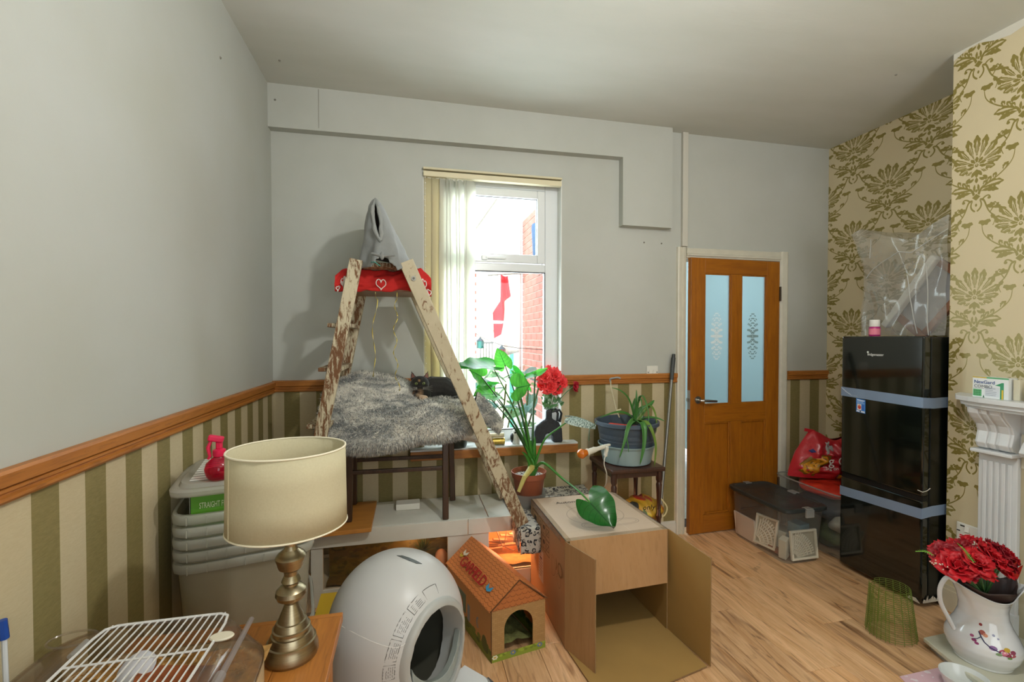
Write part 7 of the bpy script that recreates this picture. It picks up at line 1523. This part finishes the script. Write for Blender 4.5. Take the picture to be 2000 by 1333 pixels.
o = MB().box(2.655, 2.71, 1.482, 1.505, mz, mz+.094).build('cream_box', M('box_cream', '#c7c0a8', .5), bevel=.001); tag(o, 'narrow cream box standing beside the green and white medicine box', 'box')
o = thing('small_bottle', 'small white bottle with a dark blue band at the right end of the mantel shelf', 'bottle', (2.67, 1.452, mz)); MB().lathe([(0, 0), (.018, 0), (.019, .05), (.012, .062), (.012, .078), (0, .078)], (2.67, 1.452, mz), 16).build('bottle', M('bottle_white', '#d9dadb', .35), o, smooth=True, angle=40); MB().lathe([(.0193, .010), (.0195, .010), (.0195, .034), (.0193, .034)], (2.67, 1.452, mz), 16, cap=False).build('label', M('label_navy', '#23507a', .4), o, smooth=True)

# ---------------------------------------------------------------- jug with roses
JZ = .051; jc = V((2.425, 1.462, JZ)); CER = M('china_white', '#dcdfe2', .12, spec=.6, coat=.6)
jg = thing('china_jug', 'white china jug with a flower spray, standing on the hearth slab', 'jug', jc)
jp = [(.088, 0), (.092, .003), (.094, .012), (.098, .018), (.113, .045), (.122, .075), (.121, .098), (.108, .130), (.090, .165), (.078, .200), (.074, .235), (.078, .270), (.088, .297), (.093, .305)]
fdir = V((.94, -.34, 0)).normalized(); sdir = V((-fdir.y, fdir.x, 0))
def jug(u, v):
    a = 2*math.pi*u; x = v*(len(jp)-1); i = min(int(x), len(jp)-2); f = x-i; r = jp[i][0]*(1-f)+jp[i+1][0]*f; z = jp[i][1]*(1-f)+jp[i+1][1]*f
    k = max(0, (z-.20)/.105); sp_ = max(0, math.cos(a))**6*k**1.5*.062; bk_ = max(0, -math.cos(a))**3*k*.02; zz_ = z+k**2*(.030*max(0, math.cos(a))**4+.030*max(0, -math.cos(a))**2-.012*abs(math.sin(a)))
    return jc+fdir*(math.cos(a)*(r+sp_+bk_))+sdir*(math.sin(a)*r)+V((0, 0, zz_))
MB().grid(jug, 72, 60, wrap_u=True).add([jug(k/72, 0) for k in range(72)], [tuple(range(72))]).build('body', CER, jg, smooth=True, solid=.004, angle=70)
hb_ = jug(.5, 1); MB().tube(S3([jug(.5, .97)+V((0, 0, .0)), jug(.5, 1)-fdir*.030+V((0, 0, .012)), jug(.5, 1)-fdir*.056+V((0, 0, -.035)), jug(.5, 1)-fdir*.052+V((0, 0, -.10)), jug(.5, 1)-fdir*.022+V((0, 0, -.165)), jug(.5, .52)], 8), [.008]*8+[.0085]*33, 10).build('handle', CER, jg, smooth=True)
# transfer of a bird on a flowering branch, follows the glaze
def deco(name, pts, hexc, w_=None, off=.0028):
    P = [jug(u, v)+((jug(u, v)-jc)-V((0, 0, (jug(u, v)-jc).z))).normalized()*off for u, v in pts]
    if w_: MB().tube(P, w_, 5).build(name, M('glaze_'+hexc[1:], hexc, .25), jg, smooth=True)
    else: MB().add(P+[sum(P, V())/len(P)], [(k, (k+1) % len(P), len(P)) for k in range(len(P))]).build(name, M('glaze_'+hexc[1:], hexc, .25), jg)
U0 = .685; EL = lambda cu, cv_, ru, rv, n=10, r=0: [(U0+cu+ru*math.cos(2*math.pi*k/n+r), cv_+rv*math.sin(2*math.pi*k/n+r)) for k in range(n)]
deco('branch', [(U0-.062, .60), (U0-.05, .565), (U0-.035, .53), (U0-.012, .50), (U0+.012, .485), (U0+.03, .475)], '#3c4064', .0022); deco('branch', [(U0-.05, .565), (U0-.066, .54), (U0-.08, .53)], '#3c4064', .0015)
for cu, cv_, r_, hx_ in ((.045, .475, .026, '#a83a58'), (.078, .455, .02, '#a8505a'), (.06, .455, .015, '#7a2c48'), (.088, .485, .015, '#8a4058'), (.0, .50, .018, '#7a4a86'), (-.078, .52, .012, '#8d3f6d'), (-.09, .55, .01, '#a3527c'), (-.066, .50, .010, '#8d3f6d')): deco('painted_rose', EL(cu, cv_, r_, r_*1.15), hx_)
for cu, cv_, r_, hx_ in ((.045, .475, .013, '#d1748c'), (.045, .48, .006, '#f0c0c8'), (.06, .505, .016, '#c2a13c'), (.066, .425, .012, '#6e8f52'), (.02, .455, .014, '#77936a'), (-.045, .60, .016, '#a3544a'), (-.03, .585, .012, '#c98a6a'), (-.055, .66, .010, '#8d3a3a'), (.01, .60, .008, '#8f93ae'), (.03, .58, .006, '#8f93ae')): deco('painted_leaf', EL(cu, cv_, r_, r_*1.2), hx_, off=.0034)
rs = thing('rose_bouquet', 'bouquet of red roses in dark brown wrapping standing in the china jug', 'flowers', jc+V((0, 0, .25)))
WRP = M('wrap_brown', '#3b2a26', .5)
top_ = jc+V((0, 0, .33))
def wrap(u, v):
    a = 2*math.pi*u; r = .045+.052*v**.8*(1+.16*math.cos(5*a)); z = .235+.125*v+.030*v*math.cos(5*a+.6)*(.6+.4*math.sin(a)); return jc+V((.01, 0, 0))+fdir*(math.cos(a)*r*1.1)+sdir*(math.sin(a)*r*.95)+V((0, 0, z-.03*v*(math.sin(a) < 0)))
MB().grid(wrap, 40, 8, wrap_u=True).build('wrapping', WRP, rs, solid=.001, smooth=True, angle=25)
ROSE = M('rose_red', '#b3121f', .5, var=.2, vscale=40); ROSED = M('rose_dark', '#8a0d1c', .5, var=.2, vscale=40)
RS = [(1850, 1085, 1.43, .050), (1868, 1108, 1.36, .060), (1843, 1078, 1.50, .042), (1890, 1080, 1.44, .052), (1905, 1100, 1.34, .058), (1935, 1090, 1.36, .056), (1955, 1085, 1.42, .05), (1925, 1075, 1.48, .05), (1895, 1066, 1.52, .045), (1960, 1100, 1.36, .045), (1880, 1095, 1.40, .05), (1850, 1100, 1.42, .045), (1940, 1072, 1.50, .04), (1915, 1115, 1.34, .045), (1948, 1108, 1.34, .05), (1885, 1118, 1.35, .045), (1965, 1085, 1.46, .045), (1870, 1075, 1.50, .045)]
for k, (u, v, y, r) in enumerate(RS):
    c_ = at(u, v, y=y); MB().tube([jc+V((.01, 0, .27)), c_], .003, 5).build('stem', GRN, rs); bloom(c_, r*1.28, 18, ROSE if k % 3 else ROSED, rs, 20+k, ((u-1900)/90, -.55, .75), 'rose')
FERN = M('fern_green', '#6a9a3c', .6)
def fern(p, q, n=11, L=.012):
    b = MB().tube([p, (p+q)/2+V((0, 0, .008)), q], .0012, 4); d = (q-p)/n; s = d.cross(V((0, -.6, .8))).normalized()
    for k in range(1, n): c_ = p+d*k+V((0, 0, .008*math.sin(math.pi*k/n))); l_ = L*(1.1-k/n); [b.add([c_, c_+s*g*l_*.6+d*.35, c_+s*g*l_+d*.9, c_+d*.32], [(0, 1, 2, 3)]) for g in (1, -1)]
    b.build('fern_sprig', FERN, rs, solid=.0006)
fern(at(1824, 1085, y=1.38), at(1788, 1078, y=1.40), 9, .010); fern(at(1902, 1100, y=1.27), at(1870, 1062, y=1.38), 14, .014)
GY = M('gypsophila', '#cfd3bf', .8)
for (u, v, y) in ((1836, 1106, 1.37), (1914, 1064, 1.40)):
    b = MB(); c_ = at(u, v, y=y)
    for k in range(14): b.sph(c_+V((R.gauss(0, .011), R.gauss(0, .011), R.gauss(0, .009))), .0026, 5, 3)
    b.build('gypsophila', GY, rs)
for (u, v, y) in ((1962, 1112, 1.35), (1974, 1118, 1.37)): c_ = at(u, v, y=y); MB().add([c_, c_+V((.05, -.01, .028)), c_+V((.055, 0, -.01)), c_+V((.02, -.01, -.03))], [(0, 1, 2, 3)]).build('wrap_corner', M('wrap_red', '#a8281c', .4), rs, solid=.001)
# bowl, mat
o = MB().lathe([(0, 0), (.055, 0), (.060, .004), (.074, .045), (.080, .064), (.077, .064), (.068, .040), (.055, .010), (0, .008)], (2.205, 1.385, .0035), 40, cap=False).build('white_bowl', M('bowl_white', '#d3d6d3', .2, coat=.4), smooth=True, angle=60); tag(o, 'white china pet bowl on the floor in front of the hearth', 'bowl')
t = NT('pink_mat_print'); t.set(Base_Color=t.mix(t.math('GREATER_THAN', t.noise(t.coord(), 26, 2), .60), '#d3b0b8', '#dfd3d6'), Roughness=.5)
a, b_, c, d = at(1757, 1323, z=.001), at(1845, 1303, z=.001), V((2.24, 1.25, .001)), V((1.95, 1.28, .001)); o = MB().add([a, b_, c, d], [(3, 2, 1, 0)]).build('pink_mat', t.m, solid=.003); o.location.z = .002; tag(o, 'pale pink feeding mat on the floor under the white bowl', 'mat')
# rolled green wire mesh
gm = thing('wire_mesh_roll', 'loosely rolled green garden wire mesh standing on the floor before the fridge', 'mesh roll', (2.285, 1.735, 0))
MG = M('mesh_green', '#68782a', .45); mcn = V((2.283, 1.735, .003))
def mesh_pt(f, h):     # spiral roll, leaning to the right
    a = f*2*math.pi*1.25+2.2; r = (.108-.010*f)*(1-.25*h/.27); return mcn+V((r*math.cos(a)+.012*h/.27, r*math.sin(a)*.92+.02*h/.27, h))
ringm_ = MB(); upm = MB()
for k in range(24): h = .012+k*.0094; f1_ = 1-(.30*max(0, (k-15)/9)); ringm_.tube([mesh_pt(f1_*i/44, h) for i in range(45)], .00115, 4)
for i in range(23): f = i/22; hm = .228 if f < .72 else .228-.085*(f-.72)/.28; upm.tube([mesh_pt(f, .002), mesh_pt(f, hm*.5), mesh_pt(f, hm)], .00115, 4)
ringm_.build('ring_wire', MG, gm, kind='stuff'); upm.build('upright_wire', MG, gm, kind='stuff')

# ---------------------------------------------------------------- lettering as plain meshes
dg = bpy.context.evaluated_depsgraph_get()
for o in [q for q in S.objects if q.type == 'FONT']:
    me = bpy.data.meshes.new_from_object(o.evaluated_get(dg)); n = bpy.data.objects.new(o.name, me); o.name = 'old'; n.name = n.name.split('.')[0]; C.objects.link(n); n.parent = o.parent; n.matrix_local = o.matrix_local.copy(); bpy.data.objects.remove(o)
